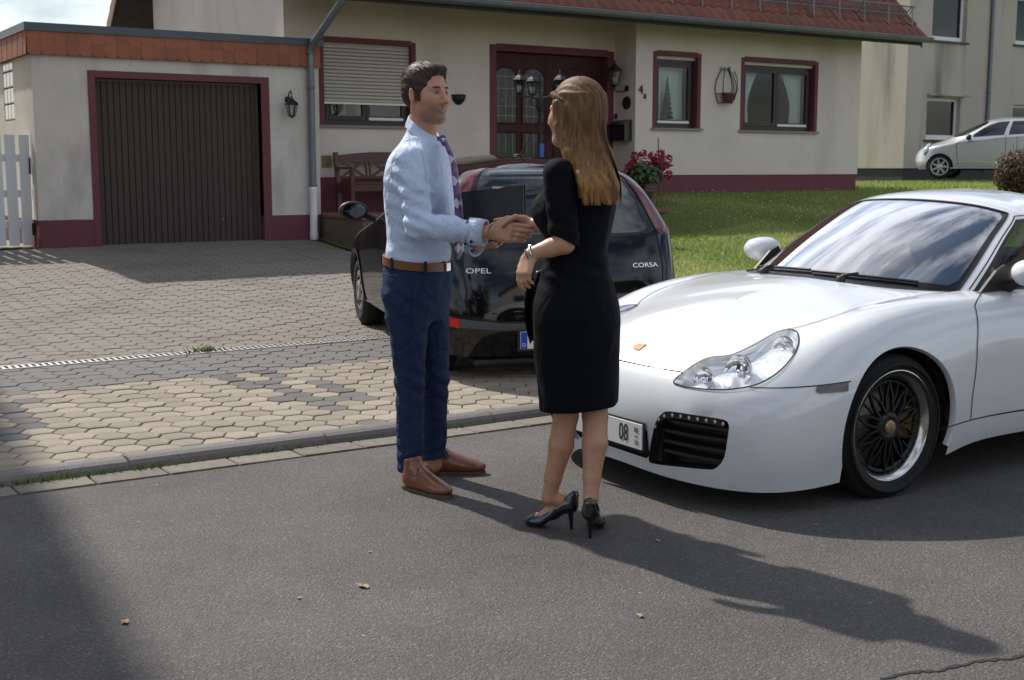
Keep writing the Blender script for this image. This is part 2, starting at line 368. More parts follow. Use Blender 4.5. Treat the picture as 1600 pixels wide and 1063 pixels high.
zd = z_drive(DRAIN_Y)
drain = empty('channel_drain', (0, DRAIN_Y, zd), label='galvanised channel drain with slotted grating across the paved drive', cat='drain')
GALV = mat('galvanised', (.55, .54, .53), .45, .8, var=.4, vscale=20)
MB().box(-6, 7.3, -.075, .075, -.1, -.02).build('channel', mat('drain_dark', (.03, .03, .03), .9), drain)
for y0 in (-.078, .062): MB().box(-6, 7.3, y0, y0+.016, -.03, .006).build('rail', GALV, drain)
mb = MB()
for k in range(int(13.3/.045)): mb.box(-6+k*.045, -6+k*.045+.022, -.064, .064, -.012, .004)
tag(mb.build('grating_bars', GALV, drain), kind='stuff')
pass

# lawn right of the drive: soil sheet and blades
LAWN = mat('lawn_soil', (.12, .18, .04), .95, var=.8, vscale=5, col2=(.13, .12, .05))
V, F = grid_sheet(axis([(7.2, 40, .4)]), axis([(8.05, 30, .4)]), lambda x, y: z_ground(x, y)+.004)
lawn = tag(link('lawn', mesh_np('lawn', V, F, True, LAWN)), kind='structure')
def blade_material():
    m = bpy.data.materials.new('grass_blade'); m.use_nodes = True; N, Lk = nodes_of(m); b = N['Principled BSDF']; b.inputs['Roughness'].default_value = .55
    at = N.new('ShaderNodeAttribute'); at.attribute_name = 'tone'; rp = N.new('ShaderNodeValToRGB'); cr = rp.color_ramp
    cr.elements[0].color = (.17, .25, .045, 1); cr.elements[1].color = (.60, .55, .24, 1); e = cr.elements.new(.5); e.color = (.31, .39, .09, 1); e = cr.elements.new(.8); e.color = (.44, .46, .15, 1)
    Lk.new(at.outputs['Fac'], rp.inputs['Fac']); Lk.new(rp.outputs['Color'], b.inputs['Base Color'])
    tr = N.new('ShaderNodeBsdfTranslucent'); Lk.new(rp.outputs['Color'], tr.inputs['Color']); mx = N.new('ShaderNodeMixShader'); mx.inputs['Fac'].default_value = .5
    Lk.new(b.outputs[0], mx.inputs[1]); Lk.new(tr.outputs[0], mx.inputs[2]); Lk.new(mx.outputs[0], N['Material Output'].inputs['Surface']); return m
BLADE = blade_material()
def grass(name, n, x0, x1, y0, y1, hmin, hmax, keep=None, w=.007):
    x = RNG.uniform(x0, x1, n); y = y0+(y1-y0)*RNG.uniform(0, 1, n)**1.25
    if keep is not None:
        k = keep(x, y); x = x[k]; y = y[k]; n = len(x)
    z = np.array([z_ground(a, b) for a, b in zip(x, y)])+.004; a = RNG.uniform(0, 6.28, n); h = RNG.uniform(hmin, hmax, n); ln = RNG.uniform(.0, .7, n)*h; b2 = RNG.uniform(0, 6.28, n)
    V = np.empty((n, 3, 3)); V[:, 0] = np.c_[x-np.cos(a)*w, y-np.sin(a)*w, z]; V[:, 1] = np.c_[x+np.cos(a)*w, y+np.sin(a)*w, z]; V[:, 2] = np.c_[x+np.cos(b2)*ln, y+np.sin(b2)*ln, z+h]
    me = mesh_np(name, V.reshape(-1, 3), np.arange(3*n).reshape(-1, 3), False, BLADE)
    at = me.attributes.new('tone', 'FLOAT', 'FACE')
    pn = np.array([noise.noise((float(p)*.55, float(q)*.55, 3.)) for p, q in zip(x, y)]); t = np.clip(.45+.55*pn+RNG.normal(0, .2, n), 0, 1); at.data.foreach_set('value', t.astype(np.float32)); return me
tag(link('lawn_grass', grass('lawn_grass', 110000, 7.4, 19, 8.1, 15.95, .02, .048, lambda x, y: x > 6.9+.0*y)), 'short mown green lawn in front of the house', 'grass', kind='stuff')
tag(link('meadow_grass', grass('meadow_grass', 26000, 17.9, 40, 16, 24, .04, .10, w=.012)), 'pale strip of grass beyond the house corner', 'grass', kind='stuff')
# white clover heads
mb = MB()
for k in range(420):
    x = random.uniform(9, 18.5); y = random.uniform(12.5, 15.9) if k % 3 else random.uniform(9, 14); z = z_ground(x, y)+random.uniform(.05, .075); s = random.uniform(.006, .011)
    mb.add([(x+s, y, z), (x, y+s, z), (x-s, y, z), (x, y-s, z), (x, y, z+s*1.2), (x, y, z-s)], [(0, 1, 4), (1, 2, 4), (2, 3, 4), (3, 0, 4), (1, 0, 5), (2, 1, 5), (3, 2, 5), (0, 3, 5)])
tag(mb.build('clover_flowers', mat('clover_white', (.75, .74, .68), .8)), 'tiny white clover flowers scattered in the lawn', 'flowers', kind='stuff')
# weeds in kerb and drain joints
mb = MB()
for (px, py, n, s) in [(70, 765, 26, .05), (110, 757, 30, .06), (160, 748, 24, .05), (215, 738, 22, .045), (250, 731, 26, .05), (330, 722, 10, .03), (410, 711, 22, .04), (438, 698, 16, .04), (520, 700, 10, .03), (720, 690, 30, .05), (745, 686, 20, .04), (360, 715, 14, .03), (5, 766, 20, .04), (690, 690, 14, .03)]:
    p = on_z(px, py, .005)
    for k in range(n):
        x = p[0]+random.gauss(0, .07); y = 5.745+random.gauss(0, .012); a = random.uniform(0, 6.28); h = s*random.uniform(.4, 1); w = .004
        mb.add([(x-w, y, .003), (x+w, y, .003), (x+math.cos(a)*h*.8, y+math.sin(a)*h*.6, h)], [(0, 1, 2)])
for k in range(60):
    p = on_z(250, 526, .03); x = p[0]+random.gauss(0, .07); y = DRAIN_Y+random.gauss(0, .02); a = random.uniform(0, 6.28); h = random.uniform(.02, .06)
    mb.add([(x-.006, y, zd), (x+.006, y, zd), (x+math.cos(a)*h, y+math.sin(a)*h, zd+h)], [(0, 1, 2)])
tag(mb.build('kerb_weeds', mat('weed_green', (.14, .20, .03), .7, var=.5, vscale=9)), 'small weeds growing in the kerb and drain joints', 'weeds', kind='stuff')
# ---------------------------------------------------------------- house with garage
PLASTER = mat('plaster_cream', (.745, .66, .585), .93, var=.45, vscale=1.3, col2=(.56, .50, .43), bump=.8, bscale=85, dirt=((.36, .31, .25), .6, 1.1, (1.0, 1.0, .18)))
PLASTER_G = mat('plaster_garage', (.68, .625, .57), .94, var=.5, vscale=1.6, col2=(.47, .45, .42), bump=.9, bscale=46, dirt=((.16, .15, .14), .75, 1.5, (1.3, 1.3, .45)))
MAROON = mat('maroon_paint', (.165, .045, .062), .75, var=.3, vscale=3, bump=.25, bscale=90)
WOODDK = mat('dark_window_wood', (.035, .018, .017), .45, var=.3, vscale=14, stretch=(1, 1, .1))
DOORWD = mat('door_wood', (.068, .019, .019), .6, var=.4, vscale=10, stretch=(1, 1, .12), spec=.25)
GDOOR = mat('garage_door_brown', (.066, .044, .038), .7, var=.35, vscale=3, stretch=(1, 1, .3), rnd=.06)
TILE = mat('roof_tile', (.27, .095, .064), .8, var=.8, vscale=9, col2=(.12, .055, .045), bump=.4, bscale=120, rnd=.16, dirt=((.10, .07, .055), .55, 5, (1, 1, 1)))
SHING = mat('shingle_orange', (.33, .115, .060), .75, var=.5, vscale=10, col2=(.26, .085, .045), rnd=.13, bump=.2, bscale=80)
ZINC = mat('zinc', (.20, .225, .24), .5, .55, var=.4, vscale=5)
CAPM = mat('cap_metal', (.085, .105, .125), .5, .3, var=.3, vscale=4)
IRON = mat('black_iron', (.02, .02, .022), .5, .3, bump=.2, bscale=60)
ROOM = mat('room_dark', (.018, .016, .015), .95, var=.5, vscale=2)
WHITE = mat('white_paint', (.78, .78, .76), .5, var=.1, vscale=6)
BLIND = mat('shutter_beige', (.55, .50, .43), .55, var=.15, vscale=4)
CURT = mat('curtain_white', (.62, .66, .63), .9, var=.15, vscale=9)
PANE = glass('window_glass', (.92, .95, .95), 1.45, dens=.8)
STONEB = mat('terrace_stone', (.17, .13, .10), .88, var=.6, vscale=6, bump=.4, bscale=60)
TERR = mat('terrace_tile', (.26, .115, .085), .8, var=.4, vscale=6)
GY, HY, RY = 16.0, 16.55, 16.0
def wall_front(mb, x0, x1, z0, z1, Y, t, ops):
    xs = sorted({x0, x1, *[o[0] for o in ops], *[o[1] for o in ops]}); zs = sorted({z0, z1, *[o[2] for o in ops], *[o[3] for o in ops]})
    for a, b in zip(xs, xs[1:]):
        for c, d in zip(zs, zs[1:]):
            mx, mz = (a+b)/2, (c+d)/2
            if any(o[0] < mx < o[1] and o[2] < mz < o[3] for o in ops): continue
            mb.box(a, b, Y, Y+t, c, d)
EAVE_Y, EAVE_Z = 15.25, 3.72
def roof_under(Y): return EAVE_Z + (Y-EAVE_Y) - .17
WINL = (7.53, 9.04, 2.00, 3.21); WINM = (13.11, 14.09, 2.04, 3.25); WINR = (15.02, 16.82, 2.03, 3.24); DOOR = (10.36, 12.69, .80, 3.26)
house = empty('house', (12, 20, .4), label='single storey cream house with maroon plinth and red tiled roof', cat='house')
def hp(mb, name, m, parent=None):                      # a part of the house, shapes given in world coordinates
    mb.V = [(v[0]-12, v[1]-20, v[2]-.4) for v in mb.V]; return mb.build(name, m, parent if parent is not None else house)
mb = MB(); wall_front(mb, 7.0, 12.74, 1.262, roof_under(HY)-.01, HY, .3, [(WINL[0], WINL[1], WINL[2], WINL[3]), (DOOR[0], DOOR[1], 1.262, DOOR[3])])
hp(mb, 'front_wall', PLASTER)
mb = MB(); wall_front(mb, 12.74, 17.93, 1.28, roof_under(RY)-.01, RY, .3, [WINM, WINR]); mb.box(12.74, 13.04, RY+.3, HY+.3, 1.28, roof_under(RY)); hp(mb, 'projecting_wall', PLASTER)
mb = MB(); mb.box(7.03, DOOR[0]-.002, HY+.015, HY+.28, .2, 1.26); mb.box(12.76, 17.915, RY+.018, RY+.28, .2, 1.278); mb.box(12.757, 13.0, RY+.28, HY+.3, .2, 1.278); mb.box(17.6, 17.915, RY+.28, 22.2, .2, 1.278); hp(mb, 'plinth', MAROON)
RIDGE_Y = 19.3; BACK_Y = 22.3
gab = [(HY, .3), (BACK_Y, .3), (BACK_Y, roof_under(2*RIDGE_Y-BACK_Y)), (RIDGE_Y, roof_under(RIDGE_Y)), (HY, roof_under(HY))]
mb = MB(); mb.prism([(HY+.301, .3), (BACK_Y, .3), (BACK_Y, roof_under(2*RIDGE_Y-BACK_Y)-.01), (RIDGE_Y, roof_under(RIDGE_Y)-.01), (HY+.301, roof_under(HY+.3)-.01)], 'x', 7.0, 7.3); hp(mb, 'gable_wall', PLASTER)
mb = MB(); mb.prism([(RY+.301, 1.28), (BACK_Y, 1.28), (BACK_Y, roof_under(2*RIDGE_Y-BACK_Y)-.01), (RIDGE_Y, roof_under(RIDGE_Y)-.01), (RY+.301, roof_under(RY+.3)-.01)], 'x', 17.63, 17.93); hp(mb, 'gable_wall', PLASTER)
mb = MB(); mb.box(7.3, 17.63, BACK_Y-.3, BACK_Y-.002, .3, 4.0); hp(mb, 'rear_wall', PLASTER)
# rooms behind the windows
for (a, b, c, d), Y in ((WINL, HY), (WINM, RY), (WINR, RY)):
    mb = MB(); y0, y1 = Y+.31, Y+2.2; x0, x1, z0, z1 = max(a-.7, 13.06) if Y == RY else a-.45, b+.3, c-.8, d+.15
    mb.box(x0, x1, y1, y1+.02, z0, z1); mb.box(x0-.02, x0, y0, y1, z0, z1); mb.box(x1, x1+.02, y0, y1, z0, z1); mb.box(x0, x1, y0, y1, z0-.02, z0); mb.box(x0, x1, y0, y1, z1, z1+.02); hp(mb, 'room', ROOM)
# roof: deck, tiles, ridge, barge boards
VX0, VX1 = 6.45, 18.68
roof = hp(MB().prism([(EAVE_Y+.02, EAVE_Z-.16), (RIDGE_Y, roof_under(RIDGE_Y)), (2*RIDGE_Y-EAVE_Y-.02, EAVE_Z-.16), (2*RIDGE_Y-EAVE_Y-.02, EAVE_Z-.04), (RIDGE_Y, roof_under(RIDGE_Y)+.12), (EAVE_Y+.02, EAVE_Z-.04)], 'x', VX0+.02, VX1-.02), 'roof', mat('soffit_dark', (.055, .045, .04), .85, var=.3, vscale=5))
for x in (VX0-.012, VX1+.012):
    for s in (1, -1):
        mb = MB(); y0 = EAVE_Y+.03; yy = [y0, RIDGE_Y, RIDGE_Y, y0]; zz = [EAVE_Z-.2, EAVE_Z-.2+RIDGE_Y-y0, EAVE_Z+.02+RIDGE_Y-y0, EAVE_Z+.02]
        mb.prism([(y if s > 0 else 2*RIDGE_Y-y, z) for y, z in zip(yy, zz)], 'x', x-.01, x+.01); hp(mb, 'barge_board', mat('barge_wood', (.30, .20, .13), .7, var=.4, vscale=7), roof)
TW, TG = .2145, .335
def tile_mesh():
    n = 10; xs = np.linspace(0, TW*1.1, n+1); prof = .048*np.abs(np.cos((xs/TW)*math.pi))**.8-.004
    V = []; F = []
    for s, dz in ((-.012, .020), (TG+.06, -.012)):
        for x, p in zip(xs, prof): V.append((x, s, p+dz))
    for x, p in zip(xs, prof): V.append((x, -.012, p+.020-.026))
    m = n+1
    for i in range(n): F += [(i, i+1, m+i+1, m+i), (2*m+i, 2*m+i+1, i+1, i)]
    V += [(0, -.01, -.002), (0, TG, -.002), (TW*1.1, -.01, -.002), (TW*1.1, TG, -.002)]; k = 3*m
    F += [(0, m, k+1, k), (n, k+2, k+3, m+n)]
    return mesh_np('roof_tile', V, F, True, TILE)
tme = tile_mesh(); ntile = int((VX1-VX0)/TW)
Q = Matrix.Rotation(R(45), 4, 'X')
def tile_loc(c, r): 
    d = r*TG-.03; return Vector((VX0+c*TW-12, EAVE_Y+d*math.cos(R(45))-20, EAVE_Z-.035+d*math.sin(R(45))+.02-.4))
mv = np.array([v.co[:] for v in tme.vertices]); mf = [tuple(p.vertices) for p in tme.polygons]; tv = []; tf = []
NR = int((RIDGE_Y-EAVE_Y)/math.cos(R(45))/TG)+1
for r in range(NR):
    for c in range(ntile):
        L = tile_loc(c, r)
        if r < 5:
            o = link('roof_tile', tme, roof); o.location = L+Vector((0, 0, random.uniform(-.003, .003))); o.rotation_euler = (R(45)+random.uniform(-.012, .012), random.uniform(-.01, .01), random.uniform(-.008, .008))
        else:
            b = len(tv); tv += [tuple(Q @ Vector(v)+L) for v in mv]; tf += [tuple(b+i for i in f) for f in mf]
for r in range(NR):
    for c in range(ntile):
        d = r*TG-.03; b = len(tv); yy = 2*RIDGE_Y-(EAVE_Y+d*math.cos(R(45)))-20; zz = EAVE_Z-.015+d*math.sin(R(45))-.4
        M2 = Matrix.Translation((VX0+c*TW-12+TW, yy, zz)) @ Matrix.Rotation(math.pi, 4, 'Z') @ Q
        if c < 3: tv += [tuple(M2 @ Vector(v)) for v in mv]; tf += [tuple(b+i for i in f) for f in mf]
tag(link('upper_tiles', mesh_np('upper_tiles', tv, tf, True, TILE), roof), kind='stuff')
hp(MB().tube([(x, RIDGE_Y, roof_under(RIDGE_Y)+.2) for x in np.linspace(VX0, VX1, 20)], .12, 10), 'ridge_tiles', TILE, roof)
# gutter and its brackets
def half_pipe(r, t, n=10):
    o = [(-r*math.cos(a), -r*math.sin(a)) for a in np.linspace(0, math.pi, n)]; i = [(-(r-t)*math.cos(a), -(r-t)*math.sin(a)) for a in np.linspace(math.pi, 0, n)]; return o+i
GUY, GUZ = EAVE_Y-.055, EAVE_Z-.035
gut = tag(empty('roof_gutter', (12, GUY, GUZ)), 'grey zinc gutter under the tile edge of the house roof', 'gutter')
mb = MB(); mb.prism(half_pipe(.078, .006), 'x', VX0-12-.05, VX1-12+.12); mb.tube([(VX0-12-.05, -.08, .002), (VX1-12+.12, -.08, .002)], .010, 8); mb.build('trough', ZINC, gut)
for x in np.arange(VX0+.4, VX1, .92):
    MB().prism(half_pipe(.083, .004), 'x', x-12-.015, x-12+.015).build('bracket', ZINC, gut)
for x in (VX0-.05, VX1+.12): MB().prism([(-.078*math.cos(a), -.078*math.sin(a)) for a in np.linspace(0, math.pi, 10)], 'x', x-12-.003, x-12+.003).build('end_cap', ZINC, gut)
dp = tag(empty('downpipe', (7.11, 15.93, .42)), 'grey zinc downpipe with white foot at the garage corner', 'downpipe')
MB().tube([(.12, GUY-15.93, GUZ-.42-.07), (.12, GUY-15.93, GUZ-.42-.16), (.02, -.04, 2.62), (0, 0, 2.54)], .05, 14).build('swan_neck', ZINC, dp)
MB().tube([(0, 0, 2.55), (0, 0, .68)], .047, 14).build('pipe', ZINC, dp)
MB().lathe([(.052, 0), (.058, .02), (.058, .10), (.052, .12), (.052, .66), (.056, .68), (.056, .72), (.048, .72)], 14).build('foot_pipe', WHITE, dp)
for z in (.74, 2.05, 2.5):
    MB().lathe([(.047, z-.015), (.056, z-.012), (.056, z+.012), (.047, z+.015)], 14).build('clamp', ZINC, dp)
# snow guard on the roof
sg = tag(empty('snow_guard', (12, EAVE_Y, EAVE_Z)), 'grey wire snow guard grille along the lower roof tiles', 'snow guard')
def rp(d, h): c = math.cos(R(45)); return (d*c-h*c, d*c+h*c)       # up the slope d, out of the slope h
s0, s1 = 10.9-12, VX1-12-.05
for h in (.07, .25):
    y, z = rp(.50, h); MB().tube([(s0, y, z), (s1, y, z)], .012, 6).build('rail', ZINC, sg)
mb = MB(); 
for x in np.arange(s0, s1, .075):
    a = rp(.50, .07); b = rp(.50, .25); mb.bar((x, a[0], a[1]), (x, b[0], b[1]), .011, .011)
tag(mb.build('grille_bars', ZINC, sg), kind='stuff')
for x in np.arange(s0+.2, s1, .62):
    mb = MB(); a = rp(.50, .0); b = rp(.50, .27); c = rp(.24, .035); d = rp(.62, .02); mb.bar((x, a[0], a[1]), (x, b[0], b[1]), .02, .012); mb.bar((x, c[0], c[1]), (x, b[0], b[1]), .02, .010); mb.bar((x, c[0], c[1]), (x, d[0], d[1]), .025, .008); mb.build('bracket', ZINC, sg)

# ---- windows
def make_window(op, Y, sashes, name='window'):
    a, b, c, d = op; w = empty(name, (0, 0, 0)); w.parent = house; w.location = ((a+b)/2-12, Y-20, c-.4); ox, oz = (a+b)/2, c
    def part(mb, n, m, par=w): mb.V = [(v[0]-ox, v[1]-Y, v[2]-oz) for v in mb.V]; return mb.build(n, m, par)
    # painted surround lining the reveal and standing 4 mm proud
    t = .055; mb = MB()
    for x0, x1, z0, z1 in ((a-.02, a+t, c, d), (b-t, b+.02, c, d), (a+t, b-t, d-t, d+.02)): mb.box(x0, x1, Y-.006, Y+.16, z0, z1)
    part(mb, 'surround', MAROON)
    part(MB().box(a-.05, b+.05, Y-.05, Y+.16, c-.035, c-.002), 'sill', mat('sill_stone', (.30, .27, .23), .8, var=.3, vscale=8))
    y0 = Y+.10
    part(MB().box(a+t, b-t, y0-.03, y0+.05, d-t-.055, d-t), 'shutter_box', BLIND)
    zt = d-t-.055
    fr = MB(); f = .06
    for x0, x1, z0, z1 in ((a+t, a+t+f, c, zt), (b-t-f, b-t, c, zt), (a+t+f, b-t-f, zt-f, zt), (a+t+f, b-t-f, c, c+f+.02)): fr.box(x0, x1, y0, y0+.07, z0, z1)
    part(fr, 'frame', WOODDK)
    xs = np.linspace(a+t+f, b-t-f, sashes+1); res = []
    for k in range(sashes):
        x0, x1 = xs[k]+.004, xs[k+1]-.004; g = .055; z0, z1 = c+f+.024, zt-f-.004; s = MB()
        for p, q, u, v in ((x0, x0+g, z0, z1), (x1-g, x1, z0, z1), (x0+g, x1-g, z1-g, z1), (x0+g, x1-g, z0, z0+g)): s.box(p, q, y0-.012, y0+.05, u, v)
        so = part(s, 'sash', WOODDK)
        p = part(MB().box(x0+g, x1-g, y0+.015, y0+.021, z0+g, z1-g), 'pane', PANE, so); res.append((x0+g, x1-g, z0+g, z1-g))
        part(MB().box(x0+g-.02, x1-g+.02, y0-.02, y0-.013, z0-.005, z0+.035), 'drip_rail', WHITE if sashes == 1 or k else WOODDK)
    return w, part, res, y0
def curtain(mb, x0, x1, z0, z1, Y, waves, amp=.02, gather=0.0, side=1, n=60):
    """hanging cloth with folds; gather pulls the lower part towards one side"""
    V = []; nz = 14
    for j in range(nz+1):
        t = j/nz; z = z1+(z0-z1)*t; pull = gather*math.sin(min(1, t*1.15)*math.pi*.62)
        for i in range(n+1):
            s = i/n; w = (x1-x0)*(1-pull); x = (x0 if side < 0 else x1-w)+w*s; V.append((x, Y+amp*math.sin(s*waves*2*math.pi+.6*math.sin(t*3)), z))
    F = [(j*(n+1)+i, j*(n+1)+i+1, (j+1)*(n+1)+i+1, (j+1)*(n+1)+i) for j in range(nz) for i in range(n)]
    return mb.add(V, F, True)
w, part, res, y0 = make_window(WINR, RY, 2)
part(curtain(MB(), res[0][0]-.04, res[0][0]+.42, res[0][2]-.03, res[0][3]+.02, y0+.16, 6, .014, .45, -1), 'curtain', CURT)
part(curtain(MB(), res[1][1]-.46, res[1][1]+.03, res[1][2]-.03, res[1][3]+.02, y0+.16, 7, .016, .5, 1), 'curtain', CURT)
w, part, res, y0 = make_window(WINM, RY, 1)
part(curtain(MB(), res[0][0]-.05, res[0][1]+.05, res[0][2]-.05, res[0][3]+.03, y0+.2, 13, .012, 0), 'curtain', CURT)
mb = MB(); cx = (res[0][0]+res[0][1])/2-.04; zb = res[0][2]; 
for k in range(9):
    z = zb+.02+k*.075; r = .12*(1-k/9.5); mb.lathe([(r, z), (r*.55, z+.07), (0.01, z+.085)], 9, Matrix.Translation((cx, y0+.1, 0)))
part(mb, 'window_ornament', mat('ornament_dark', (.05, .055, .045), .8))
# window left of the door: roller shutter two thirds down
w, part, res, y0 = make_window(WINL, HY, 2)
sh = empty('roller_shutter', (0, 0, 0)); sh.parent = w
me = None; zs0 = 2.31; pitch = .05; xa, xb = WINL[0]+.06, WINL[1]-.06; nsl = int((WINL[3]-.11-zs0)/pitch)+1
sp = [(0, 0), (-.012, .006), (-.014, .024), (-.010, .040), (-.002, .045), (.004, .045), (.004, 0)]
me = MB().prism(sp, 'x', xa-(xa+xb)/2, xb-(xa+xb)/2).mesh('slat', BLIND)
hole = MB()
for k in range(nsl):
    o = link('slat', me, sh); o.location = ((xa+xb)/2-(WINL[0]+WINL[1])/2, y0-HY-.035, zs0+.02+k*pitch-WINL[2])
    for x in np.arange(xa+.03, xb-.03, .055): hole.box(x-(WINL[0]+WINL[1])/2, x+.026-(WINL[0]+WINL[1])/2, y0-HY-.037, y0-HY-.0355, zs0+.02+k*pitch-WINL[2]+.0445, zs0+.02+k*pitch-WINL[2]+.050)
tag(hole.build('slots', mat('slot_dark', (.06, .055, .05), .9), sh), kind='stuff')
MB().box(xa-(WINL[0]+WINL[1])/2, xb-(WINL[0]+WINL[1])/2, y0-HY-.05, y0-HY-.03, zs0-.012-WINL[2], zs0+.018-WINL[2]).build('end_rail', mat('shutter_alu', (.6, .58, .54), .4, .5), sh)
for k, (u0, u1, m) in enumerate(((.05, .32, 'blue'), (.62, .9, 'blue'), (.36, .45, 'white'), (.55, .62, 'white'))):
    x0 = WINL[0]+(WINL[1]-WINL[0])*u0; x1 = WINL[0]+(WINL[1]-WINL[0])*u1
    part(MB().box(x0, x1, HY+.6, HY+.66, 1.6, 2.30 if m == 'blue' else 2.36, bev=.02), 'room_item', mat('room_blue', (.06, .10, .28), .8) if m == 'blue' else CURT)

# ---- front door
dr = empty('front_door', ((DOOR[0]+DOOR[1])/2-12, HY-20, DOOR[2]-.4)); dr.parent = house; DOX, DOZ = (DOOR[0]+DOOR[1])/2, DOOR[2]
def dpart(mb, n, m, par=dr): mb.V = [(v[0]-DOX, v[1]-HY, v[2]-DOZ) for v in mb.V]; return mb.build(n, m, par)
a, b, c, d = DOOR; mb = MB()
for x0, x1, z0, z1 in ((a-.02, a+.10, c, d), (b-.10, b+.03, c, d), (a+.10, b-.10, d-.09, d+.02)): mb.box(x0, x1, HY-.008, HY+.2, z0, z1)
dpart(mb, 'surround', MAROON)
def arch_poly(x0, x1, z0, z1, n=12):
    cx, r = (x0+x1)/2, (x1-x0)/2; rise = r*.75
    return [(x0, z0), (x1, z0)]+[(cx+r*math.cos(t), z1-rise+rise*math.sin(t)) for t in np.linspace(0, math.pi, n)]
LEAD = mat('lead_came', (.34, .32, .28), .5, .3)
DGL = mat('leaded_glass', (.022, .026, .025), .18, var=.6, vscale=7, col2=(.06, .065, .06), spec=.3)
def leaf(x0, x1, panes, arch_only=False):
    yb = HY+.12; lf = dpart(MB().box(x0, x1, yb, yb+.05, c+.02, d-.10), 'door_leaf', DOORWD)
    for (p0, p1, z0, z1, ar, gl) in panes:
        poly = arch_poly(p0, p1, z0, z1) if ar else [(p0, z0), (p1, z0), (p1, z1), (p0, z1)]
        cxm, czm = (p0+p1)/2, (z0+z1)/2; big = [(cxm+(x-cxm)*1.14, czm+(z-czm)*1.055) for x, z in poly]
        n = len(poly); mbf = MB(); V = [(x, yb-.022, z) for x, z in big]+[(x, yb-.014, z) for x, z in poly]+[(x, yb+.001, z) for x, z in big]
        mbf.add(V, [(i, (i+1) % n, n+(i+1) % n, n+i) for i in range(n)]+[(i, 2*n+i, 2*n+(i+1) % n, (i+1) % n) for i in range(n)]); dpart(mbf, 'moulding', DOORWD, lf)
        if gl:
            dpart(MB().prism(poly, 'y', yb-.006, yb-.002), 'pane', DGL, lf); le = MB(); th = .006
            for f in (.18, .5, .82): x = p0+(p1-p0)*f; le.box(x-th/2, x+th/2, yb-.0095, yb-.0065, z0, z1-(.10 if ar and f != .5 else .0))
            for f in (.12, .3, .62, .84) if ar else (.2, .55): z = z0+(z1-z0)*f; le.box(p0, p1, yb-.0097, yb-.0068, z-th/2, z+th/2)
            for s in (0, 1, 2, 3): 
                an = s*math.pi/2; zc = z0+(z1-z0)*(.46 if ar else .4); le.bar((cxm, yb-.008, zc), (cxm+.07*math.cos(an+.785), yb-.008, zc+.09*math.sin(an+.785)), .008, .003)
                le.bar((cxm+.09*math.cos(an), yb-.0081, zc+.12*math.sin(an)), (cxm+.09*math.cos(an+math.pi/2), yb-.0081, zc+.12*math.sin(an+math.pi/2)), .007, .003)
            dpart(le, 'lead_cames', LEAD, lf)
        else: dpart(MB().prism(poly, 'y', yb-.016, yb-.002), 'panel', DOORWD, lf)
    return lf
leaf(a+.103, a+1.10, [(10.50, 10.90, 2.10, 2.93, True, True), (11.03, 11.42, 2.10, 2.93, True, True), (10.50, 10.90, 1.05, 1.93, False, True), (11.03, 11.42, 1.05, 1.93, False, True)])
lf = leaf(a+1.11, b-.105, [(11.66, 12.42, 2.15, 2.95, True, False), (11.66, 12.42, 1.0, 1.95, False, False)])
dpart(MB().tube([(11.55, HY+.06, 1.85), (11.55, HY+.05, 1.95), (11.55, HY+.06, 2.1)], .014, 8), 'handle', LEAD, lf)

# ---- garage
garage = empty('garage', (5.4, 19, .42), label='flat roofed plaster garage with orange shingle fascia beside the house', cat='garage')
def gp(mb, n, m, par=None): mb.V = [(v[0]-5.4, v[1]-19, v[2]-.42) for v in mb.V]; return mb.build(n, m, par if par is not None else garage)
GX0, GX1 = 3.52, 7.25; OP = (4.26, 6.42, .30, 2.50)
mb = MB(); wall_front(mb, GX0, GX1, .76, 3.0, GY, .28, [(OP[0], OP[1], .76, OP[3])]); gp(mb, 'front_wall', PLASTER_G)
mb = MB(); mb.box(GX0+.012, OP[0]-.002, GY-.006, GY+.27, .15, .758); mb.box(OP[1]+.002, GX1-.012, GY-.006, GY+.27, .15, .758); mb.box(GX0-.004, GX0+.2, GY+.28, 23, .15, .758); gp(mb, 'plinth', MAROON)
mb = MB(); mb.box(GX0, GX0+.25, GY+.281, 17.05, .76, 3.0); mb.box(GX0, GX0+.25, 17.65, 23, .76, 3.0); mb.box(GX0, GX0+.25, 17.05, 17.65, .76, 2.0); mb.box(GX0, GX0+.25, 17.05, 17.65, 2.84, 3.0); mb.box(GX0+.25, 7.0, 22.8, 23, .4, 3.0); gp(mb, 'side_wall', mat('plaster_side', (.66, .62, .54), .93, var=.3, vscale=2, bump=.4, bscale=80))
mb = MB()
for k in range(4):
    for q in range(3): mb.box(GX0+.005, GX0+.10, 17.055+q*.198, 17.055+q*.198+.19, 2.01+k*.205, 2.01+k*.205+.195, bev=.015)
gp(MB().box(7.03, GX1, GY+.281, HY-.003, .4, 3.0), 'return_wall', PLASTER_G)
gb = gp(mb, 'glass_blocks', mat('glass_block', (.45, .48, .48), .15, var=.4, vscale=12, bump=.6, bscale=25, spec=.8))
mb = MB(); 
for x0, x1, z0, z1 in ((OP[0]-.085, OP[0], .25, OP[3]+.085), (OP[1], OP[1]+.115, .25, OP[3]+.085), (OP[0], OP[1], OP[3], OP[3]+.085)): mb.box(x0, x1, GY-.012, GY+.2, z0, z1)
gp(mb, 'door_surround', MAROON)
gd = empty('garage_door', ((OP[0]+OP[1])/2-5.4, GY+.13-19, 0)); gd.parent = garage; nb = 27; bw = (OP[1]-OP[0]-.04)/nb
bme = MB().prism([(-bw/2+.001, .02), (-bw/2+.003, 0), (-bw/2+.012, -.008), (bw/2-.008, -.008), (bw/2-.002, 0), (bw/2-.001, .02)], 'z', .0, OP[3]-.42-.035).mesh('board', GDOOR)
